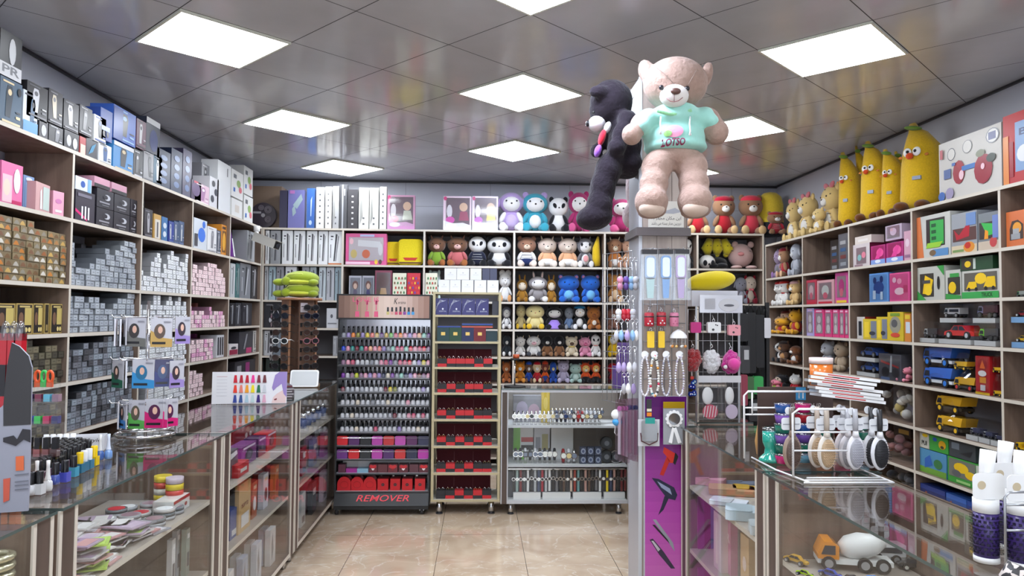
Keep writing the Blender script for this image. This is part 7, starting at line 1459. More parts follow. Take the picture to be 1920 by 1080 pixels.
for i, c in enumerate(((226,90,40),(60,190,90),(226,90,40))):
    p = hit(70+i*11.5, 718, 'y', 2.46); t = thing('clip', '%s plastic ring clip above the clear stand, %s' % (['orange','green','orange'][i], ['left','middle','right'][i]), 'clip', (p.x, 2.462, 1.292), 0, 'ring clips above the clear stand')
    mb = MB(); mb.tube([(.009*math.cos(R(a)),0,.022+.018*math.sin(R(a))) for a in range(0,360,24)], .0045, pl(c,.3), 8, closed=True); mb.box(-.009,.009,-.004,.004,-.012,.006,pl(c,.3)); mb.build('ring', t)
# crowd of polish bottles standing on the counter
_c = {}
def cbottle(label, x, y, capc, bc, kind='tall', group='nail polish bottles crowded on the left counter', z=1.0):
    key = (capc, bc, kind)
    if key in _c: return dup(_c[key], (x,y,z), None, label, group)
    t = thing('polish_bottle', label, 'nail polish', (x,y,z), 0, group); mb = MB()
    if kind == 'square': mb.box(-.0125,.0125,-.0125,.0125,0,.03,pl(bc,.1,coat=1))
    else: mb.lathe([(.001,0),(.012,0),(.0135,.008),(.0125,.026),(.007,.033),(.005,.036)], mat('cpol_%02x%02x%02x'%bc, bc, .1, coat=1), n=14)
    mb.build('bottle', t); mb = MB(); m = pl(capc,.2)
    if kind == 'slim': mb.lathe([(.009,.033),(.006,.045),(.0045,.07),(.0055,.088),(.001,.089)], m, n=12)
    else: mb.lathe([(.0105,.030),(.0105,.064),(.009,.066),(.001,.066)], m, n=14)
    mb.build('cap', t); _c[key] = t; return t
fr_ = [((224,224,224),(214,214,210),'slim',206,'slim white-capped clear'),]
front = [(57,928,(28,28,30),(206,206,208),'tall','black-capped white'),(68,921,(214,214,212),(206,206,206),'slim','white-capped pearl'),(73,926,(30,30,32),(214,214,214),'square','black-capped square white'),(89,920,(222,222,220),(214,214,212),'slim','slim white-capped ivory'),(103,908,(26,26,30),(60,80,160),'tall','black-capped cobalt blue'),(121,903,(26,26,30),(84,90,190),'square','black-capped square violet blue'),(137,893,(26,26,30),(60,150,180),'square','black-capped square turquoise'),
 (149,886,(226,190,30),(40,110,140),'square','yellow-capped teal'),(157,882,(220,222,226),(50,110,140),'square','white-capped teal'),(166,878,(220,222,226),(60,120,150),'square','white-capped teal, farther'),(176,872,(232,196,20),(232,196,20),'square','all yellow'),(187,862,(214,214,214),(50,90,160),'slim','slim white-capped blue'),(203,860,(206,214,230),(110,150,206),'slim','slim white-capped sky blue at the far end')]
for px, py, cc, bc, kd, l in front:
    p = hit(px, py, 'z', 1.0); cbottle(l+' polish bottle, front line of the left counter', p.x, p.y, cc, bc, kd)
q = random.Random(11); k = 0
for r_ in range(6):
    for i in range(11):
        px = 62+r_*6+i*(9.6-r_*.55)+q.uniform(-1,1); py = 912-r_*7.5-i*4.6
        p = hit(px, py, 'z', 1.0)
        if py < 860: continue
        bc = [(40,40,60),(70,40,50),(50,60,90),(90,60,80)][q.randrange(4)]; k += 1
        o = cbottle('black-capped dark polish bottle packed behind the front line', p.x-.02, p.y+.06, (26,26,28), bc, 'tall', 'black-capped polish bottles in the packed rows'); 
# open white carton with white caps and an inscription
p = hit(150, 838, 'z', 1.03); t = thing('open_carton', 'open white carton of white-capped bottles behind the polish crowd', 'carton', (hit(120,842,'z',1.02).x-.03, 2.84, 1.0), R(18))
mb = MB(); mb.box(-.07,.14,-.002,.0,.0,.055,pl((214,214,218))); mb.box(-.07,.14,.07,.072,.0,.055,pl((214,214,218))); mb.box(-.07,-.068,0,.07,0,.055,pl((206,206,212))); mb.box(.138,.14,0,.07,0,.055,pl((206,206,212))); mb.box(-.068,.138,0,.07,0,.004,WHITE); mb.build('carton', t)
mb = MB(); put_text(mb, 'Style', .08, .13, .03, .048, -.0035, DARK, italic=True); mb.quad([(-.02,-.003,.015),(-.01,-.003,.015),(-.01,-.003,.04),(-.02,-.003,.04)], DARK); mb.build('print', t)
for i in range(5): mb = MB(); mb.cyl((-.055+.022*i,.02,.004), .009, .062, WHITE, 12); mb.build('white_cap', t)
# ------------------------------------------------------------------ wire grids and goods hung on the pillar
def pt(px, py, Y): p = hit(px, py, 'y', Y); return p
YG = 3.565
def grid(name, label, px0, px1, py0, py1, Y, n=6, m=8, rz=0):
    a, b_ = pt(px0, py0, Y), pt(px1, py1, Y); t = thing(name, label, 'wire grid', (a.x, Y, b_.z), rz); w_ = b_.x-a.x if not rz else .26; h_ = a.z-b_.z
    mb = MB()
    for i in range(n+1): mb.tube([(w_*i/n,0,0),(w_*i/n,0,h_)], .0018, WIRE, 5)
    for j in range(m+1): mb.tube([(0,.003,h_*j/m),(w_,.003,h_*j/m)], .0018, WIRE, 5)
    mb.build('grid', t)
    for px, py in HK.get(name, []):
        p = pt(px, py, Y); mb = MB(); mb.tube([(p.x-a.x,0,p.z-b_.z),(p.x-a.x,-.07,p.z-b_.z),(p.x-a.x,-.075,p.z-b_.z+.01)], .0018, WIRE, 5); mb.build('hook', t)
    return t
HK = {'wire_grid': [(1218,470),(1246,470),(1274,470),(1217,575),(1240,575),(1265,577),(1220,618),(1240,618),(1272,615),(1210,664),(1227,664),(1248,664),(1273,664)]}
grid('wire_grid', 'wire grid on the pillar front carrying combs, charms and necklaces', 1206, 1286, 466, 746, 3.59)
grid('side_wire_grid', 'wire grid turned to the left side of the pillar with keychains', 1186, 1200, 470, 760, 3.64, 6, 9, R(115))
grid('right_wire_grid', 'wire grid rack standing right of the pillar with pompoms', 1290, 1388, 580, 786, 3.72, 7, 7)
# comb and mirror packs
for i, (px0, px1, c, l) in enumerate(((1200,1234,(150,180,214),'pale blue mirror'),(1232,1263,(70,150,220),'bright blue mirror comb'),(1261,1292,(190,150,210),'lilac mirror comb'))):
    a = pt(px0, 470, YG-.05); b_ = pt(px1, 563, YG-.05); w_ = b_.x-a.x; h_ = a.z-b_.z
    t = thing('comb_pack', 'clear bag with a %s, %s of three on the pillar' % (l, ['left','middle','right'][i]), 'packet', ((a.x+b_.x)/2, YG-.05-.008*i, b_.z), 0, 'clear comb and mirror bags')
    mb = MB(); mb.prism([(-w_/2*1.1,0),(w_/2*1.1,0),(w_/2,h_*.5),(w_/2*.9,h_),(-w_/2*.9,h_),(-w_/2,h_*.5)], -.012, .008, glassy('milk_bag', (.9,.92,.95), 1.4, .15, .12)); mb.build('bag', t)
    mb = MB(); x0 = .2*w_*(i-1)*-.3; mb.prism(rrpoly(x0-w_*.3,x0+w_*.3,h_*.42,h_*.9,w_*.2), -.009, .004, pl(c,.3)); mb.prism([(x0-w_*.16,h_*.04),(x0+w_*.16,h_*.04),(x0+w_*.22,h_*.45),(x0-w_*.22,h_*.45)], -.009, .004, pl(c if i else (170,206,200),.3)); mb.build('handle', t)
    mb = MB(); mb.prism(rrpoly(x0-w_*.22,x0+w_*.22,h_*.47,h_*.86,w_*.15), -.0105, -.0092, mat('silver_mirror', (190,192,196), .12, .9)); mb.build('mirror', t)
    mb = MB(); mb.box(-w_*.42, w_*.42, -.013, .009, h_*.93, h_*1.02, DARK); mb.build('header', t)
def charm(name, label, cat, px, py0, py1, Y, c, shape='can', w=22, group=None, c2=None):
    a = pt(px, py0, Y); b_ = pt(px, py1, Y); h_ = a.z-b_.z; k = Y/F_PX; r = w*k/2
    t = thing(name, label, cat, (a.x, Y, b_.z), 0, group); m = pl(c,.3); m2 = pl(c2 or (225,225,225),.35)
    mb = MB()
    if shape == 'can': mb.lathe([(.001,0),(r*.92,0),(r,h_*.04),(r,h_*.92),(r*.8,h_),(.001,h_)], m, n=16)
    elif shape == 'box': mb.prism(rrpoly(-r, r, 0, h_, r*.25), -r*.4, r*.4, m)
    elif shape == 'pom':
        q = random.Random(px)
        for i in range(46):
            u = q.uniform(-1,1); f = q.uniform(0,6.28); s = math.sqrt(1-u*u); mb.ball((r*.72*s*math.cos(f), r*.6*s*math.sin(f), h_/2+h_*.38*u), r*q.uniform(.26,.36), mat('fluffy_%02x%02x%02x'%c, c, .95, kind='fur', scale=200, bump=.8, sheen=.6), 8, 6)
        mb.ball((0,0,h_/2), (r*.85,r*.7,h_*.42), mat('fluffy_%02x%02x%02x'%c, c, .95, kind='fur', scale=200, bump=.8, sheen=.6), 14, 10)
    mb.build('body', t)
    if shape == 'can':
        mb = MB(); mb.cyl((0,0,h_*.66), r*1.03, h_*.08, DARK, 16)
        for i in range(3): mb.prism(ellpoly(r*(-.4+.4*i), h_*(.2+.18*(i%2)), r*.16, r*.16, 8), -r*1.05, -r*.9, m2)
        mb.build('band_and_print', t)
    if shape == 'box' and c2: mb = MB(); mb.prism(ellpoly(-r*.2,h_*.3,r*.2,r*.18,10), -r*.45, -r*.41, m2); mb.prism(ellpoly(r*.45,h_*.7,r*.1,r*.1,8), -r*.45, -r*.41, m2); mb.prism(ellpoly(r*.2,h_*.75,r*.1,r*.1,8), -r*.45, -r*.41, m2); mb.build('print', t)
    mb = MB(); mb.tube([(.006*math.cos(R(g)),0,h_+.008+.008*math.sin(R(g))) for g in range(0,360,40)], .0015, CHROME, 5, closed=True); mb.tube([(0,0,h_+.014),(0,.02,h_+.035)], .0012, CHROME, 5); mb.build('key_ring', t)
    return t
KG = 'bottle-shaped key charms'
charm('key_charm','red printed can-shaped charm, left of the row under the combs','key charm',1217,586,612,YG,(176,40,56),w=18,group=KG)
charm('key_charm','red printed can-shaped charm, middle of the row under the combs','key charm',1240,585,611,YG,(180,44,58),w=18,group=KG)
charm('key_charm','pink printed can-shaped charm, right of the row under the combs','key charm',1264,586,612,YG,(214,130,160),w=17,group=KG,c2=(180,90,120))
charm('lighter','plain yellow lighter-shaped charm, left of the pair','lighter',1220,621,652,YG,(232,190,20),'box',13,'yellow lighters')
charm('lighter','plain yellow lighter-shaped charm, right of the pair','lighter',1240,621,652,YG,(232,190,20),'box',12,'yellow lighters')
a = pt(1272, 632, YG); t = thing('hanging_charm', 'white domed hanging charm with little gold bells', 'charm', a); mb = MB(); mb.lathe([(.042,-.005),(.04,.008),(.025,.025),(.004,.038),(.001,.038)], WHITE, n=20); mb.build('dome', t)
for i in range(9): g = R(40*i); mb = MB(); mb.tube([(.035*math.cos(g),.035*math.sin(g),-.005),(.035*math.cos(g),.035*math.sin(g),-.04)], .001, WHITE, 4); mb.ball((.035*math.cos(g),.035*math.sin(g),-.045), .007, pl([(220,180,110),(226,226,220),(226,150,80)][i%3],.3), 8, 6); mb.build('bell', t)
# necklaces
NC = [((214,210,222),(225,225,230)),((230,228,222),(220,150,60)),((206,206,214),(150,150,170)),((226,224,230),(190,180,206))]
for i, (px, (c, c2)) in enumerate(zip((1209,1227,1249,1274), NC)):
    a, b_ = pt(px, 668, YG-.03), pt(px, 742, YG-.03); h_ = a.z-b_.z
    t = thing('bead_necklace', ['white pearl necklace, leftmost on the pillar','multicoloured disc bead necklace with orange beads','grey and clear chip bead necklace with a dark pendant','pale lilac crystal necklace, rightmost on the pillar'][i], 'necklace', (a.x, YG-.03, b_.z), 0, 'bead necklaces on the pillar')
    mb = MB(); mb.prism(ellpoly(0, h_+.008, .018, .018, 14), -.002, .0, WHITE); mb.build('card', t)
    mb = MB(); q = random.Random(i); N = 46
    for k in range(N):
        g = 2*math.pi*k/N; x = (.014+.008*(1-math.sin(g))/2)*math.cos(g)*1.1; z = h_*.5+h_*.5*math.sin(g); cc = c if (k+i)%4 else (c2 if i != 1 else [(220,150,60),(60,60,60),(200,60,90),(60,140,160)][k//4%4]); mb.ball((x, q.uniform(-.004,.002), z), .0052 if i != 1 else .0068, pl(cc,.2), 7, 5)
    mb.build('beads', t)
# keychains on the left side
q = random.Random(21); KC = [('lilac',(180,160,210)),('silver',(190,190,196)),('pink',(226,150,180)),('pale blue',(140,180,220)),('red',(206,40,60)),('white',(226,226,228)),('purple',(110,80,160))]
rows_ = [(488,545,[(1163,2),(1174,6),(1184,3),(1192,1)]),(560,600,[(1160,5),(1170,4),(1178,4),(1187,1)]),(604,640,[(1156,1),(1165,3),(1176,0),(1186,3),(1193,5)]),(655,700,[(1160,0),(1170,0),(1180,5),(1190,1)]),(705,740,[(1178,5),(1188,0),(1170,1)])]
for r_, (y0, y1, lst) in enumerate(rows_):
    for i, (px, ci) in enumerate(lst):
        Y = 3.60+q.uniform(-.03,.03); a, b_ = pt(px, y0, Y), pt(px, y1, Y); h_ = a.z-b_.z; n_, c = KC[ci]
        t = thing('keychain', '%s keychain in the %s row on the pillar\'s left side, %s' % (n_, ['top','second','third','fourth','lowest'][r_], ORD[i]), 'keychain', (a.x, Y, b_.z), 0, 'keychains on the left of the pillar')
        mb = MB(); mb.tube([(0,0,h_),(.004,0,h_*.6),(0,0,h_*.35)], .002, CHROME, 5); mb.tube([(.01*math.cos(R(g)),0,h_+.005+.01*math.sin(R(g))) for g in range(0,360,40)], .0014, CHROME, 5, closed=True); mb.build('chain', t)
        mb = MB()
        if r_ < 2: mb.ball((0,0,h_*.36), (.016,.012,.018), pl(c,.3), 12, 8); mb.ball((0,0,h_*.14), (.014,.011,.02), pl(tuple(int(v*.85) for v in c),.3), 12, 8)
        else: mb.lathe([(.001,0),(.012,.012),(.014,.03),(.008,.05),(.001,.056)], pl(c,.25), n=12)
        mb.build('pendant', t)
for i in range(6):
    a, b_ = pt(1160+i*7, 748, 3.60), pt(1160+i*7, 862+3*(i%3), 3.60); w_ = .022
    t = thing('ribbon_pack', 'long clear pack of pale pink ribbons hanging low left of the pillar, %s' % ORD[i], 'packet', (a.x, 3.58+.012*i, b_.z), R(-50), 'long pink packs left of the pillar'); mb = MB(); mb.prism(rrpoly(-w_, w_, 0, a.z-b_.z, .008), -.004, .004, glassy('pink_bag', (.93,.85,.9), 1.4, .15, .12)); mb.build('bag', t); mb = MB(); mb.box(-.008,.008,-.002,.002,.03,(a.z-b_.z)*.8,pl((214,180,200) if i%2 else (206,206,214))); mb.prism(ellpoly(0,(a.z-b_.z)*.85,.012,.012,10), -.003,.003, pl((200,120,180) if i < 3 else (60,80,130))); mb.build('ribbon', t)
a = pt(1157, 788, 3.6); t = thing('keychain', 'white round headed keychain with a bright blue body, low left of the pillar', 'keychain', a, 0); mb = MB(); mb.ball((0,0,.028), (.03,.02,.026), WHITE); mb.ball((0,-.002,-.008), (.024,.018,.02), pl((60,150,210),.3)); mb.build('figure', t); mb = MB(); mb.tube([(-.008,0,-.03),(-.012,0,-.06),(0,0,-.075),(.01,0,-.05),(.006,0,-.028)], .002, WHITE, 6); mb.tube([(0,0,.05),(.03,.02,.17)], .002, CHROME, 5); mb.build('cord', t)
# mirror packs at the top of the poster
a, b_ = pt(1196, 786, 3.535), pt(1236, 836, 3.535); w_ = b_.x-a.x; h_ = a.z-b_.z
t = thing('mirror_pack', 'square silver mirror pack with teal tab and black strap over the poster', 'mirror pack', ((a.x+b_.x)/2, 3.53, b_.z)); mb = MB(); mb.box(-w_/2,w_/2,-.002,.002,0,h_,pl((206,206,210))); mb.build('card', t)
mb = MB(); mb.prism(rrpoly(-w_*.36,w_*.36,h_*.2,h_*.98,.01), -.016, -.003, mat('silver_mirror', (190,192,196), .12, .9)); mb.build('mirror', t); mb = MB(); mb.tube([(-w_*.4,-.01,h_*.5),(-w_*.36,-.012,h_*.2),(0,-.012,h_*.06),(w_*.36,-.012,h_*.2),(w_*.4,-.01,h_*.5)], .003, pl((80,40,44)), 6); mb.box(-w_*.2,w_*.24,-.02,-.017,h_*.86,h_*1.08,pl((40,150,140))); mb.build('strap', t)
mb = MB(); mb.box(-w_*.1,w_*.12,-.004,.004,h_*1.1,h_*1.75,DARK); mb.box(-w_*.1,w_*.12,-.006,-.004,h_*1.3,h_*1.4,pl((226,220,190))); mb.box(-w_*.1,w_*.12,-.006,-.004,h_*1.12,h_*1.26,pl((230,130,30))); mb.build('patterned_band', t)
a, b_ = pt(1243, 753, 3.535), pt(1283, 833, 3.535); w_ = b_.x-a.x; h_ = a.z-b_.z
t = thing('mirror_pack', 'grey pack with a white flower-edged hand mirror and gold foil top', 'mirror pack', ((a.x+b_.x)/2, 3.53, b_.z)); mb = MB(); mb.box(-w_/2,w_/2,-.002,.002,0,h_*.85,pl((150,152,156),.25)); mb.build('card', t); mb = MB(); mb.box(-w_/2,w_/2,-.003,.002,h_*.85,h_,mat('gold_foil',(206,170,40),.2,.6)); mb.build('gold_foil', t)
mb = MB(); rr_ = w_*.36
for g in range(0,360,30): mb.prism(ellpoly(rr_*.9*math.cos(R(g)), h_*.6+rr_*.9*math.sin(R(g)), rr_*.24, rr_*.24, 10), -.008, -.003, WHITE)
mb.prism([(-w_*.08,h_*.42),(w_*.08,h_*.42),(w_*.34,h_*.05),(w_*.18,h_*.03)], -.008, -.003, WHITE); mb.prism([(-w_*.08,h_*.42),(w_*.02,h_*.42),(-w_*.1,h_*.03),(-w_*.26,h_*.05)], -.007, -.003, WHITE); mb.prism(ellpoly(0,h_*.6,rr_*.92,rr_*.92), -.009, -.008, WHITE); mb.build('mirror_frame', t)
mb = MB(); mb.prism(ellpoly(0,h_*.6,rr_*.76,rr_*.76), -.0105, -.009, mat('silver_mirror', (190,192,196), .12, .9)); mb.build('mirror', t)
# right grid goods
YR = 3.66
charm('bag_charm','small magenta bag charm, left on the right-hand grid','bag charm',1304,604,624,YR,(190,30,120),'box',20,'little bag charms')
charm('bag_charm','small white bag charm with dark paw marks','bag charm',1338,604,624,YR,(226,226,226),'box',25,'little bag charms',(50,50,54))
charm('bag_charm','small pink bag charm with dark paw marks','bag charm',1376,609,629,YR,(222,150,160),'box',23,'little bag charms',(60,50,54))
charm('pompom','fluffy red pompom, left of three','pompom',1299,652,698,YR,(160,10,24),'pom',36,'fluffy pompoms')
charm('pompom','fluffy white pompom, middle of three','pompom',1334,652,703,YR,(230,230,234),'pom',34,'fluffy pompoms')
t = charm('pompom','fluffy magenta pompom with a paler pink ball in front','pompom',1370,656,702,YR,(210,20,150),'pom',38,'fluffy pompoms'); ell(t, 'pink_ball', fur((236,80,170)), (0,-.05,.055), .03); ell(t, 'white_dot', WHITE, (-.04,-.04,.04), .01)
a = pt(1297, 728, YR); t = thing('evil_eye_charm', 'dangling charm of dark blue glass eye beads with a red top', 'charm', a)
mb = MB(); q = random.Random(4)
for i in range(11):
    x, z = q.uniform(-.015,.015), q.uniform(-.035,.05); mb.cyl((x,-.012+q.uniform(-.004,.004),z), .011, .006, pl((24,40,130),.1), 12, axis='y'); mb.cyl((x,-.0135,z), .006, .006, pl((110,170,220),.1), 10, axis='y'); mb.cyl((x,-.015,z), .003, .005, pl((240,240,240)), 8, axis='y')
mb.build('eye_beads', t); mb = MB(); mb.tube([(0,0,.05),(0,0,.13)], .004, pl((200,190,190)), 6); mb.box(-.008,.008,-.008,.0,.045,.06,pl((190,50,40))); mb.build('cord', t)
for i, (px0, px1, l) in enumerate(((1308,1352,'clear bag with white shells and a red striped disc'),(1352,1388,'clear bag with pale rings and lilac pieces'))):
    a, b_ = pt(px0, 704, YR-.02), pt(px1, 788, YR-.02); w_ = b_.x-a.x; h_ = a.z-b_.z
    t = thing('trinket_bag', l+' on the right-hand grid', 'packet', ((a.x+b_.x)/2, YR-.03, b_.z)); mb = MB(); mb.box(-w_/2,w_/2,-.014,.014,0,h_*.85,PLASTIC); mb.build('bag', t); mb = MB(); mb.box(-w_/2,w_/2,-.003,.003,h_*.85,h_,pl((206,206,210),.3)); mb.build('header', t)
    mb = MB(); mb.ball((-w_*.1,0,h_*.55), (w_*.24,.01,h_*.2), WHITE); mb.prism(ellpoly(0,h_*.2,w_*.32,h_*.16), -.006, 0, pl((206,90,110) if not i else (206,190,210)));
    if not i: [mb.prism([(-w_*.3+w_*.12*k,h_*.08),(-w_*.27+w_*.12*k,h_*.08),(-w_*.2+w_*.12*k,h_*.33),(-w_*.23+w_*.12*k,h_*.33)], -.008, -.006, WHITE) for k in range(5)]
    mb.build('trinkets', t)
a, b_ = pt(1293, 545, 3.80), pt(1378, 575, 3.80); t = thing('white_tray_box', 'white open box holding the big yellow cushion on the right-hand grid', 'box', ((a.x+b_.x)/2, 3.76, b_.z)); w_ = b_.x-a.x; mb = MB(); mb.box(-w_/2,w_/2,0,.16,0,a.z-b_.z,pl((214,214,222),.3)); mb.build('box', t)
for sx in (-.11,.11): mb = MB(); mb.box(sx-.004,sx+.004,-.045,-.037,-(b_.z-.99),0,WIRE); mb.build('support', t)
loc = ((a.x+b_.x)/2+.004, 3.84, a.z+.001); t = thing('cushion', 'big plain yellow plush cushion lying in the white box by the pillar', 'plush cushion', loc)
ell(t, 'cushion', fur((232,208,30)), (0,0,.052), (.135,.07,.052), (0,-.14,0))
a, b_ = pt(1311, 553, 3.70), pt(1391, 587, 3.70); t = thing('mask_pack', 'shiny silver face mask pack with a printed face and hands', 'packet', ((a.x+b_.x)/2, 3.69, b_.z)); w_ = b_.x-a.x; h_ = a.z-b_.z
mb = MB(); mb.box(-w_/2,w_/2,0,.008,0,h_,mat('silver_foil',(216,216,222),.2,.5)); mb.build('pack', t); mb = MB(); mb.prism(ellpoly(w_*.18,h_*.45,w_*.24,h_*.36), -.002, -.0003, pl((196,196,200),.3)); mb.prism(ellpoly(w_*.18,h_*.42,w_*.12,h_*.07), -.003, -.002, pl((90,90,96))); mb.box(-w_*.38,-w_*.14,-.002,-.0003,h_*.2,h_*.8,pl((170,170,176))); mb.build('print', t)
# dark bags hanging in the corner behind the grid
for i, (px0, px1, y0, y1, c, l) in enumerate(((1386,1400,588,640,(26,26,30),'black zipped pouch, upper left'),(1402,1418,586,700,(20,20,24),'long black strap bag, middle'),(1420,1436,590,690,(24,24,28),'black strap bag, right'),(1388,1404,648,700,(60,60,64),'black pouch with pale edging'),(1396,1414,706,748,(70,110,70),'green and black pack'),(1416,1434,706,740,(60,170,90),'bright green pack'),(1386,1400,702,760,(150,60,80),'pink and black tool pack'),(1404,1430,750,790,(40,38,42),'dark pack with a white tag'),(1434,1448,596,634,(214,214,220),'white paper tag pack'))):
    Y = 4.4; a, b_ = pt(px0, y0, Y), pt(px1, y1, Y); w_ = b_.x-a.x; h_ = a.z-b_.z
    t = thing('hanging_bag', l+' hanging in the dark corner right of the pompoms', 'bag', ((a.x+b_.x)/2, Y+.02*(i%3), b_.z), 0, 'bags hanging in the dark corner'); mb = MB(); mb.prism(rrpoly(-w_/2,w_/2,0,h_,w_*.2), -.02, .02, pl(c,.5)); mb.build('bag', t)
    mb = MB(); mb.tube([(-w_*.3,0,h_),(-w_*.2,0,h_+.05),(w_*.2,0,h_+.05),(w_*.3,0,h_)], .003, BLACK, 5); 
    if i in (3,7): mb.box(-w_*.2,w_*.35,-.024,-.021,h_*.5,h_*.85,LGREY)
    mb.build('strap', t)
t = thing('bag_rack', 'black upright rail rack behind the right counter holding dark bags', 'rack', (pt(1412, 600, 4.46).x, 4.48, 0)); mb = MB(); mb.box(-.16,.12,0,.01,1.46,1.48,BLACK); mb.build('rail', t)
for x in (-.14,.1): mb = MB(); mb.box(x-.01,x+.01,0,.02,0,1.62,BLACK); mb.build('upright', t)
mb = MB(); mb.box(-.15,.11,.02,.03,.2,1.6,mat('black_cloth',(22,22,24),.95)); mb.build('cloth_back', t)
# ------------------------------------------------------------------ right counter top: brush rack, tubs, packets, round brushes
t = thing('brush_rack', 'white wire rack of paddle brushes on the right counter', 'display rack', (1.16, 2.5, 1.0)); WW = pl((236,236,238),.3)
def wr(pts, nm, r_=.003): mb = MB(); mb.tube([Vector(p) for p in pts], r_, WW, 8); mb.build(nm, t)
bx0, bx1 = -.135, .155
for i, y in enumerate((-.20,-.165,-.13)): wr([(bx0+.02*i,y,.004),(bx1,y-.0,.004)], 'base_wire')
wr([(bx0-.01,.22,.004),(bx0-.01,-.0,.004),(bx0+.02,-.2,.004)], 'base_wire'); wr([(bx1,-.2,.004),(bx1,.1,.004)], 'base_wire')
wr([(bx0-.0,-.12,.004),(bx0-.0,-.12,.21),(bx0+.02,-.12,.225),(.04,-.12,.225)], 'front_frame', .004)
wr([(bx0-.045,.2,.004),(bx0-.045,.2,.235),(bx0-.03,.2,.25),(.1,.2,.25)], 'rear_frame', .004)
for z in (.19,.165): wr([(bx0-.045,.2,z),(.08,.2,z)], 'rear_wire'); 
wr([(bx0,-.12,.09),(.05,-.12,.09)], 'front_wire'); wr([(bx0,-.12,.15),(.05,-.12,.15)], 'front_wire'); wr([(bx0-.015,.2,.25),(bx0-.015,.2,.165)], 'rear_wire')
def brush(label, px, py, Y, pad, rim, hc, alike=None):
    p = pt(px, py, Y); t = thing('paddle_brush', label, 'hair brush', p, R(8), 'paddle brushes on the white rack'); k = Y/F_PX
    rx, rz = 19*k, 33*k
    mb = MB(); T = Matrix.Scale(1,4); mb.ball((0,.006,0), (rx,.013,rz), pl(rim,.3), 20, 12); mb.tube([(0,.004,rz*.9),(0,.004,rz*1.25)], [.012,.008], pl(rim,.3), 10); mb.build('head', t)
    mb = MB(); mb.ball((0,-.002,-.002), (rx*.78,.012,rz*.82), pl(pad,.4), 18, 10); mb.build('cushion_pad', t)
    mb = MB(); pm = pl(tuple(min(255,int(v*1.25)+15) for v in pad),.3)
    for u in range(-3,4):
        for v in range(-5,6):
            if (u/3.6)**2+(v/5.6)**2 < .95: x, z = u*rx*.2, v*rz*.14; mb.tube([(x,-.009,z),(x*1.15,-.022,z*1.05)], .0008, pm, 3, cap=False)
    mb.build('bristles', t)
    mb = MB(); mb.tube([(0,.004,rz*1.2),(0,.004,rz*1.7),(0,.006,rz*2.5)], [.008,.009,.008], pl(hc,.35), 12); mb.build('handle', t)
    mb = MB(); mb.prism(rrpoly(-rx*1.05,rx*1.05,rz*1.25,rz*1.95,.009), .010, .0115, pl((226,228,232),.3)); mb.prism(ellpoly(-rx*.3,rz*2.35,rx*.35,rz*.22), .010,.0115, pl((226,228,232),.3)); mb.box(-rx*.9,rx*.9,.0085,.0098,rz*1.55,rz*1.6,pl((150,152,160))); mb.build('card_tag', t)
    return t
brush('chocolate brown paddle brush at the left of the white rack', 1487, 848, 2.40, (92,74,66), (150,130,116), (96,82,74))
brush('tan paddle brush with cream rim, rear of the tan pair', 1534, 845, 2.48, (176,150,120), (226,216,206), (176,160,146))
brush('tan paddle brush with cream rim, front of the tan pair', 1552, 849, 2.40, (180,154,122), (230,222,212), (180,166,152))
brush('pale pink rimmed grey paddle brush, rearmost of the grey ones', 1583, 843, 2.52, (150,146,150), (206,196,196), (160,160,166))
brush('grey paddle brush squeezed between the two other grey ones', 1592, 848, 2.46, (156,154,158), (216,210,212), (166,166,172))
brush('grey paddle brush with white rim, frontmost of the grey ones', 1606, 849, 2.38, (160,160,168), (230,228,232), (170,170,176))
brush('black paddle brush with white rim, rear of the black pair', 1636, 846, 2.46, (40,40,44), (222,222,226), (36,36,40))
brush('black paddle brush with white rim, front of the black pair', 1652, 850, 2.38, (34,34,38), (228,228,232), (34,34,38))
TB = [('pink',(230,30,130)),('green',(30,120,100)),('purple',(130,90,190)),('green',(30,130,110)),('purple',(140,90,200)),('blue',(30,90,170))]
_t = {}
for col_, (px, Y, rows) in enumerate(((1468,2.62,[0,1,2,3,4,5]),(1506,2.64,[6,1,2,5,7,0]),(1545,2.68,[8,8,1,9]),(1580,2.68,[0,7,9,7]),(1615,2.70,[6,1,1,3]))):
    CX = TB+[('pale blue',(120,180,206)),('red',(190,30,50)),('orange',(226,120,50)),('brown red',(130,60,50))]
    for j, ci in enumerate(rows):
        n_, c = CX[ci]; x = pt(px, 890, Y).x; lab = '%s slime tub, %s in the %s stack behind the brushes' % (n_, ['lowest','second','third','fourth','fifth','topmost'][j], ['leftmost','second','third','fourth','rightmost'][col_])
        loc = (x, Y, 1.003+.036*j)
        if ci in _t: dup(_t[ci], loc, None, lab, 'slime tubs'); continue
        t = thing('slime_tub', lab, 'tub', loc, 0, 'slime tubs'); mb = MB(); mb.lathe([(.001,0),(.024,0),(.028,.026),(.028,.028)], pl(c,.25,coat=.6), n=20); mb.build('tub', t); mb = MB(); mb.lathe([(.030,.027),(.031,.034),(.001,.0345)], glassy('lid_clear', (.85,.88,.95), 1.45, .15, .2), n=20); mb.build('lid', t); _t[ci] = t
t = thing('slime_jar', 'tall teal slime jar oozing onto the counter beside the tubs', 'jar', (1.065, 2.66, 1.0)); mb = MB(); TL = mat('teal_slime',(40,160,140),.1,coat=1); mb.lathe([(.001,.002),(.045,.002),(.04,.015),(.024,.03),(.022,.05),(.03,.07),(.03,.11),(.001,.112)], TL, n=20, sx=1.05); mb.build('slime', t); mb = MB(); mb.lathe([(.031,.11),(.032,.125),(.001,.127)], glassy('lid_clear', (.85,.88,.95)), n=20); mb.build('lid', t)
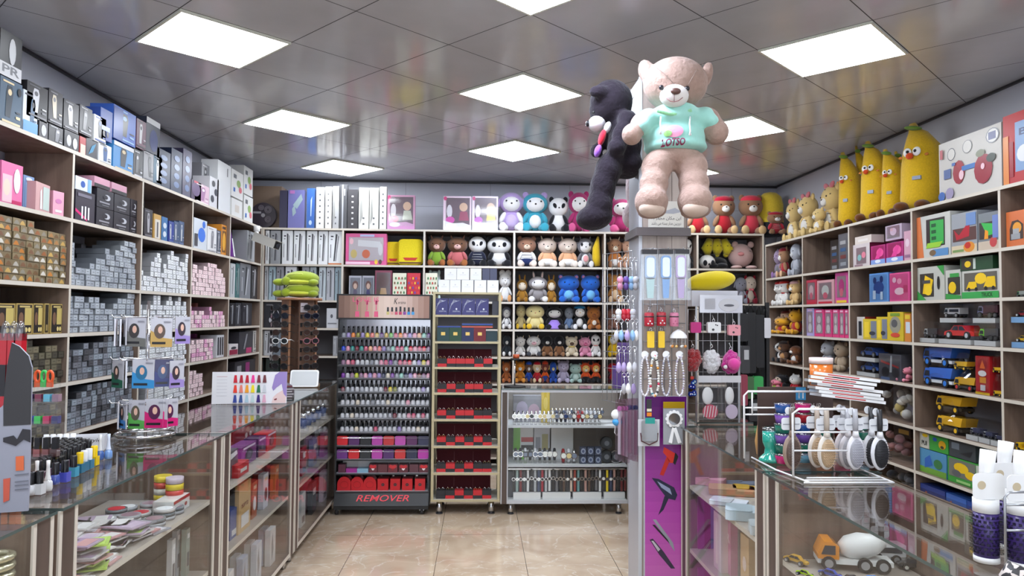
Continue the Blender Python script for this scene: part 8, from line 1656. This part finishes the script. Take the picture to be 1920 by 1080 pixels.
for i in range(2):
    p = pt(1432+9*i, 815, 2.78); t = thing('wooden_brush', 'light wooden brush standing behind the teal jar, %s' % ['left','right'][i], 'hair brush', (p.x, 2.80+.03*i, 1.0), R(70), 'light wooden brushes'); mb = MB(); mb.tube([(0,0,.0),(0,0,.05),(0,0,.1),(0,0,.16),(.01,0,.235)], [.02,.026,.018,.009,.008], pl((196,150,90),.4), 14); mb.build('brush', t)
p = pt(1553, 700, 2.72); t = thing('brown_sign', 'dark brown display card with white lettering behind the tubs', 'sign', (1.22, 2.76, 1.0), R(4)); mb = MB(); mb.box(-.17,.13,0,.006,0,.262,pl((74,56,50),.4)); mb.build('card', t)
mb = MB(); put_text(mb, 'IT', -.01, .02, .218, .246, -.001, WHITE, bold=.02); put_text(mb, 'LOVE', -.09, -.02, .178, .2, -.001, pl((200,196,190)), italic=True); put_text(mb, 'YOUR', .01, .08, .178, .2, -.001, pl((200,196,190)), italic=True); mb.box(-.02,.02,-.001,0,.212,.26,pl((60,140,190))); mb.build('lettering', t)
q = random.Random(9); p = pt(1600, 738, 2.55)
for i in range(7):
    t = thing('flat_packet', 'white and red flat packet in the pile above the brushes, %s from the bottom' % ['first','second','third','fourth','fifth','sixth','seventh'][i], 'packet', (p.x-.02+.004*i*q.uniform(-1,1)-.004*i, 2.58, 1.236+.0125*i), R(-12-2*i), 'flat packets piled above the brushes')
    mb = MB(); T = Matrix.Rotation(R(6),4,'Y') @ Matrix.Rotation(R(-4),4,'X'); mb.box(-.095,.115,-.08,.09,0,.010,mat('packet_white',(222,222,222),.2,coat=.5),T); mb.build('packet', t)
    mb = MB(); mb.quad([(-.05,-.05,.0106),(.08,-.06,.0106),(.05,.03,.0106),(-.03,.05,.0106)], pl((206,80,70),.25),T); mb.quad([(-.07,.02,.0108),(.0,.0,.0108),(.03,.06,.0108),(-.04,.075,.0108)], pl((120,30,40),.25),T); mb.box(-.05,.05,-.081,-.0802,.003,.007,pl((190,60,60)),T); mb.build('print', t)
t = thing('orange_jar', 'orange jar with a pale lid behind the pile of flat packets', 'jar', (pt(1551, 700, 2.75).x, 2.80, 1.263)); mb = MB(); mb.cyl((0,0,0), .042, .085, pl((226,120,40),.25,coat=.6), 24); mb.build('jar', t); mb = MB(); mb.cyl((0,0,.0855), .044, .022, pl((226,206,200),.3), 24); mb.build('lid', t)
def rbrush(label, px, py_bot, Y, r_, bl, tilt=0):
    p = pt(px, py_bot, Y); t = thing('round_brush', label, 'hair brush', (p.x, Y, max(1.001,p.z)), 0, 'large round brushes at the right edge'); PUR = mat('purple_barrel', (60,40,110), .3)
    mb = MB(); mb.cyl((0,0,0), r_*1.04, .012, WHITE, 28); mb.cyl((0,0,bl), r_*1.04, .028, WHITE, 28); mb.build('end_rings', t)
    mb = MB(); mb.cyl((0,0,.012), r_, bl-.012, PUR, 28)
    for j in range(9):
        for i in range(14): a = 2*math.pi*(i+.5*(j%2))/14; mb.box(-.003,.003,r_*.985,r_*1.012,.018+j*(bl-.02)/9,.018+(j+.55)*(bl-.02)/9,pl((24,18,50)),Matrix.Rotation(a,4,'Z'))
    mb.build('barrel', t)
    mb = MB()
    for j in range(13):
        for i in range(18): a = 2*math.pi*(i+.5*(j%2))/18; z = .02+j*(bl-.03)/12; mb.tube([(r_*math.cos(a),r_*math.sin(a),z),(r_*1.3*math.cos(a),r_*1.3*math.sin(a),z+.001)], .0007, BLACK, 3, cap=False)
    mb.build('bristles', t)
    mb = MB(); mb.tube([(0,0,bl+.028),(0,0,bl+.05),(.004,0,bl+.10),(.008,0,bl+.13)], [r_*.75,r_*.5,r_*.62,r_*.66], WHITE, 20); mb.build('handle', t)
    mb = MB(); mb.prism(rrpoly(-r_*1.7,r_*1.2,bl+.03,bl+.085,.012), -r_*.8, -r_*.74, WHITE); mb.prism(ellpoly(-r_*.9,bl+.06,.009,.009), -r_*.82, -r_*.8, pl((196,180,150))); mb.build('card_tag', t); return t
rbrush('round brush with purple barrel, leftmost of the white-handled ones', 1850, 1052, 1.55, .024, .105)
rbrush('round brush with purple barrel, second from the left and farther back', 1884, 1046, 1.66, .024, .11)
rbrush('round brush with purple barrel cut by the right edge', 1916, 1062, 1.52, .026, .11)
t = thing('wire_stand', 'grey wire stand at the right edge holding the round brushes', 'display rack', (pt(1893, 1070, 1.42).x, 1.43, 1.0)); 
for pts in ([(0,0,0),(0,0,.17),(.01,0,.18),(.06,0,.18)],[(0,0,.155),(.06,0,.155)],[(0,0,.105),(.06,0,.105)]): mb = MB(); mb.tube(pts, .0025, WIRE, 8); mb.build('wire', t)
t = thing('spotted_brush', 'black and pale spotted brush end at the lower right corner', 'hair brush', (pt(1912, 1070, 1.36).x, 1.36, 1.001)); mb = MB(); mb.tube([(0,0,.005),(0,0,.03),(.01,0,.055)], [.03,.034,.028], mat('spotted_print',(206,196,190),.5,kind='crackle',col2=(34,32,36),scale=90), 20); mb.build('brush', t)
# ------------------------------------------------------------------ goods inside the counters
def cb(fr, label, a, b_, yt, z, col, items=(), inset=.06, depth=.08, name='boxed_item', group='goods in the left counters', h=None, yaw=0):
    return pbox(name, label, 'box', fr, a, b_, yt, z+.001, col, items, depth, inset, group, h=h, yaw=yaw)
S1, S2, S3 = .735, .44, .10
RWX = [('R',0,1,.78,1,(170,40,44)),('E',.75,.4,.08,.14,(170,60,60))]
cb(LC_, 'red-topped white box, left one at the far end of the packet shelf', 326, 356, 897, S1, (214,212,208), RWX, h=.055)
cb(LC_, 'red-topped white box, lower one of the two stacked at the far end', 361, 398, 906, S1, (214,212,208), RWX, h=.055)
cb(LC_, 'red-topped white box, upper one of the two stacked at the far end', 361, 398, 880, S1+.057, (214,212,208), RWX, h=.05)
for i, px in enumerate((306, 328)):
    p = LC_.at(px, 890, .17-.06*i); cols = [(206,90,70),(226,200,50),(220,216,206),(206,80,70),(226,200,60),(206,190,200)]
    for k in range(5):
        t = thing('round_tin', '%s round tin, %s from the bottom in the %s stack' % ({0:'red',1:'yellow',2:'white',3:'red',4:'yellow',5:'pale'}[(k+i)%6], ['first','second','third','fourth','fifth'][k], ['left','right'][i]), 'tin', (p.x, p.y, S1+.0015+.025*k), 0, 'coloured round tins')
        mb = MB(); mb.cyl((0,0,0), .034, .023, pl(cols[(k+i)%6],.3), 22); mb.build('tin', t)
q = random.Random(31)
for i in range(9):
    x, y = -1.2-.09*(i%3), 2.82+.085*(i//3)
    for k in range(2+i%2):
        t = thing('clear_tin', 'flat round clear tin with silver contents, %s of its stack' % ['bottom','middle','top'][k if k < 2+i%2-1 else 2], 'tin', (x, y, S1+.0015+.014*k), 0, 'flat round clear tins', True); mb = MB(); mb.cyl((0,0,0), .038, .012, pl([(170,170,172),(120,122,124),(196,190,186)][(i+k)%3],.2), 22); mb.build('tin', t); mb = MB(); mb.cyl((0,0,.0122), .03, .001, pl([(206,60,70),(226,226,226),(150,120,130)][(i+2*k)%3],.3), 18); mb.build('label_disc', t)
PKC = [(206,200,204),(214,210,206),(190,170,190),(180,210,90),(200,150,150),(150,150,156),(226,222,220),(176,150,180)]
def flatp(fr, label, n, x0, x1, y0, y1, z, group, seedv, size=(.09,.13), cols=PKC, name='flat_packet'):
    q = random.Random(seedv); lv = {}
    for i in range(n):
        x, y = q.uniform(x0,x1), q.uniform(y0,y1); key = (round(x/.11), round(y/.13)); k = lv.get(key, 0); lv[key] = k+1; c = cols[q.randrange(len(cols))]
        t = thing(name, label, 'packet', (x, y, z+.0015+.007*k), R(q.uniform(-25,25)+90), group, True); w_, d_ = size
        mb = MB(); mb.box(-w_/2,w_/2,-d_/2,d_/2,0,.005,mat('pk_%02x%02x%02x'%c,c,.25,coat=.4)); mb.build('packet', t)
        mb = MB(); mb.quad([(-w_*.4,-d_*.42,.0055),(w_*.4,-d_*.42,.0055),(w_*.4,-d_*.1,.0055),(-w_*.4,-d_*.1,.0055)], pl(cols[q.randrange(len(cols))],.3)); mb.quad([(-w_*.3,.0,.0055),(w_*.3,.0,.0055),(w_*.3,d_*.06,.0055),(-w_*.3,d_*.06,.0055)], pl((60,60,66),.3)); mb.build('print', t)
flatp(LC_, 'flat foil packet lying in loose piles on the upper shelf of the left counter', 120, -1.50, -1.19, 2.17, 2.76, S1, 'flat packets in the left counter', 41)
for i in range(9):
    c = [(206,206,206),(170,172,176),(206,150,120),(150,160,150)][i%4]; cb(LC_, '%s standing blister pack on the lower shelf, %s' % (['white','grey','peach','green grey'][i%4], ORD[i]), 322+i*9, 329+i*9, 1018-i*6, S2, c, [('R',.2,.8,.2,.5,(90,90,96)),('R',.2,.8,.8,.9,(230,230,230))], inset=.08+.03*(i%3), depth=.02, name='blister_pack', h=.19)
for i in range(7):
    x, y = -1.178-.09*(i%2), 1.875-.085*(i//2)
    for k in range(9):
        t = thing('bangle_roll', '%s bangle stacked in the nearest counter at the left edge' % ['pale gold','dark grey'][i%2], 'bangle', (x, y, S1+.004+.022*k), 0, ['pale gold bangle stacks','dark grey bangle stacks'][i%2], True); mb = MB(); mb.tube([(.036*math.cos(R(g)),.036*math.sin(R(g)),.008) for g in range(0,360,20)], .009, mat('pale_gold',(206,200,170),.25,.7) if i%2 == 0 else pl((70,64,66),.35), 8, closed=True); mb.build('bangle', t)
# second glass counter
cb(LC_, 'dark red box with small white icons on the upper shelf', 436, 505, 830, S1, (130,30,40), [('R',.1,.35,.3,.5,(190,120,120)),('E',.6,.6,.06,.1,(206,190,190)),('E',.8,.6,.06,.1,(206,190,190)),('E',.6,.3,.06,.1,(206,190,190))], inset=.22, h=.15)
for i, (a, b_, l, c) in enumerate(((452,480,'purple',(110,40,110)),(500,520,'red and white',(196,40,50)),(484,498,'violet black',(60,30,70)))):
    cb(LC_, '%s boxed gadget in front of the dark red box' % l, a, b_, 845-8*i, S1, c, [('E',.5,.5,.25,.3,(40,34,44)),('E',.5,.5,.15,.18,(90,80,100)),('R',.1,.9,.85,.95,(220,200,220))], inset=.09, h=.1)
cb(LC_, 'white box with blue round picture and red corner tag', 516, 540, 790, S1, (216,214,216), [('E',.5,.55,.3,.22,(60,90,120)),('R',.3,.9,.06,.2,(190,40,50)),('R',.6,1,.9,1,(190,40,50))], inset=.12, h=.19)
cb(LC_, 'small red box with a green tag low on the upper shelf', 446, 466, 880, S1, (180,36,40), [('R',.2,.8,.3,.6,(206,206,200))], inset=.03, h=.06)
cb(LC_, 'grey gadget with a white paper at the near end of the upper shelf', 430, 446, 850, S1, (90,88,92), [('P',[(.1,.7),(.9,.8),(.8,.95),(.1,.9)],(226,226,226))], inset=.06, h=.13)
cb(LC_, 'tan envelope with brown SP2 lettering and a white patch', 448, 470, 912, S2, (196,160,110), [('T','SP2',.2,.8,.5,.58,(130,70,40)),('R',.2,.85,.1,.36,(216,214,214))], inset=.05, depth=.02, h=.24)
cb(LC_, 'blue folded shirt-like pack beside the tan envelope', 432, 446, 935, S2, (60,80,140), [('R',.2,.8,.1,.3,(200,200,206))], inset=.06, depth=.06, h=.14)
for i, (a, b_, c) in enumerate(((473,482,(170,90,60)),(483,492,(150,60,50)),(494,503,(206,200,206)),(505,514,(140,30,40)),(516,524,(200,110,60)),(526,536,(150,30,44)))):
    cb(LC_, '%s wallet pack on the middle shelf, %s' % (['rust','brick','white','dark red','orange','crimson'][i], ORD[i]), a, b_, 900-6*i, S2, c, [('E',.5,.4,.3,.2,(226,220,220) if i in (0,3) else (110,40,40)),('R',.2,.8,.8,.9,(206,180,150))], inset=.07+.04*(i%2), depth=.03, h=.19)
for i in range(8):
    c = [(206,206,206),(190,196,206),(150,160,180)][i%3]; cb(LC_, '%s pack on the bottom level of the second left counter, %s' % (['white','pale grey','blue grey'][i%3], ORD[i]), 430+i*13, 440+i*13, 1000-i*12, S3, c, [('P',[(.3,.1),(.6,.4),(.4,.9),(.2,.6)],(110,110,120))], inset=.05+.04*(i%2), depth=.03, h=.2, name='blister_pack')
# third glass counter
for i in range(5): 
    p = LC_.at(568+i*9, 790, .1); t = thing('clear_cup', 'small clear blue cup with silver top, %s on the upper level' % ORD[i], 'cup', (p.x, p.y, S1+.0015), 0, 'small clear blue cups'); mb = MB(); mb.lathe([(.001,0),(.024,0),(.032,.05),(.034,.06)], pl((110,130,190),.15), n=16); mb.build('cup', t); mb = MB(); mb.cyl((0,0,.061), .02, .04, CHROME, 14); mb.build('silver_top', t)
for z, h_, nm in ((S2,.19,'middle'),(S3,.22,'bottom')):
    for i in range(5):
        c = [(170,40,60),(206,180,196),(110,120,160),(214,214,216),(150,90,120),(60,60,66)][(i+(3 if z == S3 else 0))%6]; cb(LC_, '%s pack on the %s level beside the nail polish rack' % (['red','pale pink','slate blue','white','mauve','black'][(i+(3 if z == S3 else 0))%6], nm), 566+i*10, 574+i*10, 860, z, c, [('R',.2,.8,.6,.8,(226,220,226)),('R',.2,.8,.1,.3,(90,60,80))], inset=.06+.05*(i%2), depth=.03, h=h_, name='blister_pack')
# purses in the right counter
def purse(label, px, py, w_, d_, c, rz=0, h_=.022, c2=None, z=S1, group='folded purses in the right counter', dz=0):
    p = hit(px, py, 'z', z); t = thing('purse', label, 'purse', (max(1.06,p.x), p.y, z+.002+dz), R(rz), group); m = pl(c,.5)
    mb = MB(); P_ = rrpoly(-w_/2,w_/2,-d_/2,d_/2,min(w_,d_)*.14); n = len(P_)
    mb.add([(x,y,0) for x,y in P_]+[(x,y,h_) for x,y in P_], [tuple(range(n-1,-1,-1)), tuple(range(n,2*n))]+[(i,(i+1)%n,n+(i+1)%n,n+i) for i in range(n)], m); mb.build('body', t)
    mb = MB(); P_ = rrpoly(-w_/2,w_/2,-d_*.1,d_/2,min(w_,d_)*.14); mb.add([(x,y,h_+.0005) for x,y in P_]+[(x,y,h_+.004) for x,y in P_], [tuple(range(n-1,-1,-1)), tuple(range(n,2*n))]+[(i,(i+1)%n,n+(i+1)%n,n+i) for i in range(n)], pl(c2 or tuple(int(v*.9) for v in c),.5)); mb.build('flap', t); return t
purse('deep purple folded purse farthest back beside the poster', 1312, 884, .10, .16, (84,44,100), 70)
purse('dusty pink flap purse near the poster end of the shelf', 1325, 906, .12, .18, (206,150,160), 60, .03)
purse('magenta and lilac striped purse behind the pink one', 1358, 893, .10, .16, (176,40,100), 50, .02, (206,186,206))
purse('blue grey thin purse behind the tan pouch', 1388, 906, .14, .16, (130,140,160), 60, .015)
purse('tan pouch with small studs in the middle of the shelf', 1372, 925, .12, .2, (190,150,110), 75)
purse('mustard yellow purse beside the counter post', 1400, 924, .09, .12, (214,170,60), 70)
purse('pale blue white thin wallet in front of the tan pouch', 1366, 945, .10, .15, (206,210,220), 60, .012)
purse('pale blue quilted purse at the near end of the shelf', 1388, 972, .12, .17, (190,206,214), 70, .035)
purse('pale blue second purse touching the counter post', 1406, 1000, .1, .13, (196,210,216), 75, .03)
for i, (a, b_, c, l, it) in enumerate(((1290,1304,(150,60,130),'mauve',[]),(1305,1318,(140,40,100),'raspberry',[('R',.2,.8,.6,.8,(206,120,160))]),(1320,1336,(110,120,180),'slate blue',[]),(1338,1352,(214,190,196),'pale rose',[('R',.3,.6,.1,.9,(226,216,206))]),(1354,1370,(200,120,160),'pink',[('T','FER',.1,.9,.55,.7,(236,220,230))]),(1371,1386,(120,116,124),'grey',[('E',.5,.6,.2,.12,(206,206,206))]),(1388,1404,(196,160,110),'tan',[('E',.5,.55,.22,.12,(220,200,190))]))):
    for z, nm in ((S2,'middle'),(S3,'bottom')): cb(RC_, '%s standing bag on the %s level of the right counter' % (l, nm), a, b_, 960, z, c if z == S2 else tuple(min(255,int(v*.8)+40) for v in c), it, inset=.05+.03*(i%3), depth=.03, h=.24 if z == S2 else .25, name='gift_bag', group='standing bags in the right counter')
# toy cars in the near right counter
CG2 = 'toy cars in the right counter'
def tcar(label, px, py, L_, kind, c, c2=(220,220,220), rz=-95, wc=(150,150,150), **k):
    p = hit(px, py, 'z', .737); return vehicle(label, (p.x, p.y, .7375), R(rz), L_, kind, c, c2, wc, CG2, **k)
tcar('yellow toy taxi-like car at the left end of the toy shelf', 1486, 1058, .085, 'car', (206,160,50), rz=-60)
tcar('dark grey toy car behind the yellow car', 1512, 1034, .10, 'car', (60,60,58), rz=-20)
tcar('big orange and white toy cement mixer lorry', 1606, 1074, .22, 'mixer', (224,140,30), (222,222,220), rz=-14)
tcar('white toy four-wheel drive behind the cement mixer lorry', 1654, 1058, .15, 'van', (214,214,216), rz=-10)
tcar('violet blue toy car standing before the mixer lorry', 1552, 1084, .075, 'car', (70,90,180), rz=-55)
tcar('lime green toy car close to the shelf edge', 1504, 1082, .06, 'car', (180,220,30), rz=-60)
tcar('bright blue toy car low before the mixer lorry', 1640, 1098, .075, 'car', (60,130,210), rz=-5)
tcar('black and white toy car between the two blue ones', 1600, 1094, .07, 'car', (60,58,56), rz=-5)
tcar('black spotted toy car at the right end of the toy shelf', 1722, 1072, .11, 'car', (50,48,48), rz=-15, wc=(200,200,190))
# small loose things
p = hit(447, 1052, 'z', 0); t = thing('plastic_cap', 'white plastic cap lying on the floor beside the left counter foot', 'cap', (p.x+.05, p.y, .0)); mb = MB(); mb.cyl((0,0,0), .035, .02, WHITE, 20); mb.build('cap', t)
for z in (S1, S2):
    for i in range(7):
        a = 4.0+.2*i; pbox('blister_pack', 'dark red pack in the narrow cabinet behind the pillar' if i%2 else 'white pack in the narrow cabinet behind the pillar', 'box', Frame('x', 1.185, -90), 0, 1, 0, .7 if z == S1 else .4, (120,40,50) if i%2 else (200,200,200), [], .03, .06, 'packs in the narrow cabinet', h=.18, alike=True).location = (1.26, a, (.701 if z == S1 else .401))
# ------------------------------------------------------------------ labels that would repeat get a place
seen = {}
for o, alike in THINGS:
    if not alike: seen.setdefault(o['label'], []).append(o)
for lab, lst in seen.items():
    if len(lst) > 1:
        lst.sort(key=lambda o: (o.location.x, o.location.y)); n = len(lst)
        for i, o in enumerate(lst):
            if n <= 22: o['label'] = lab+', '+(ORD[i] if i < 20 else 'near the right end')
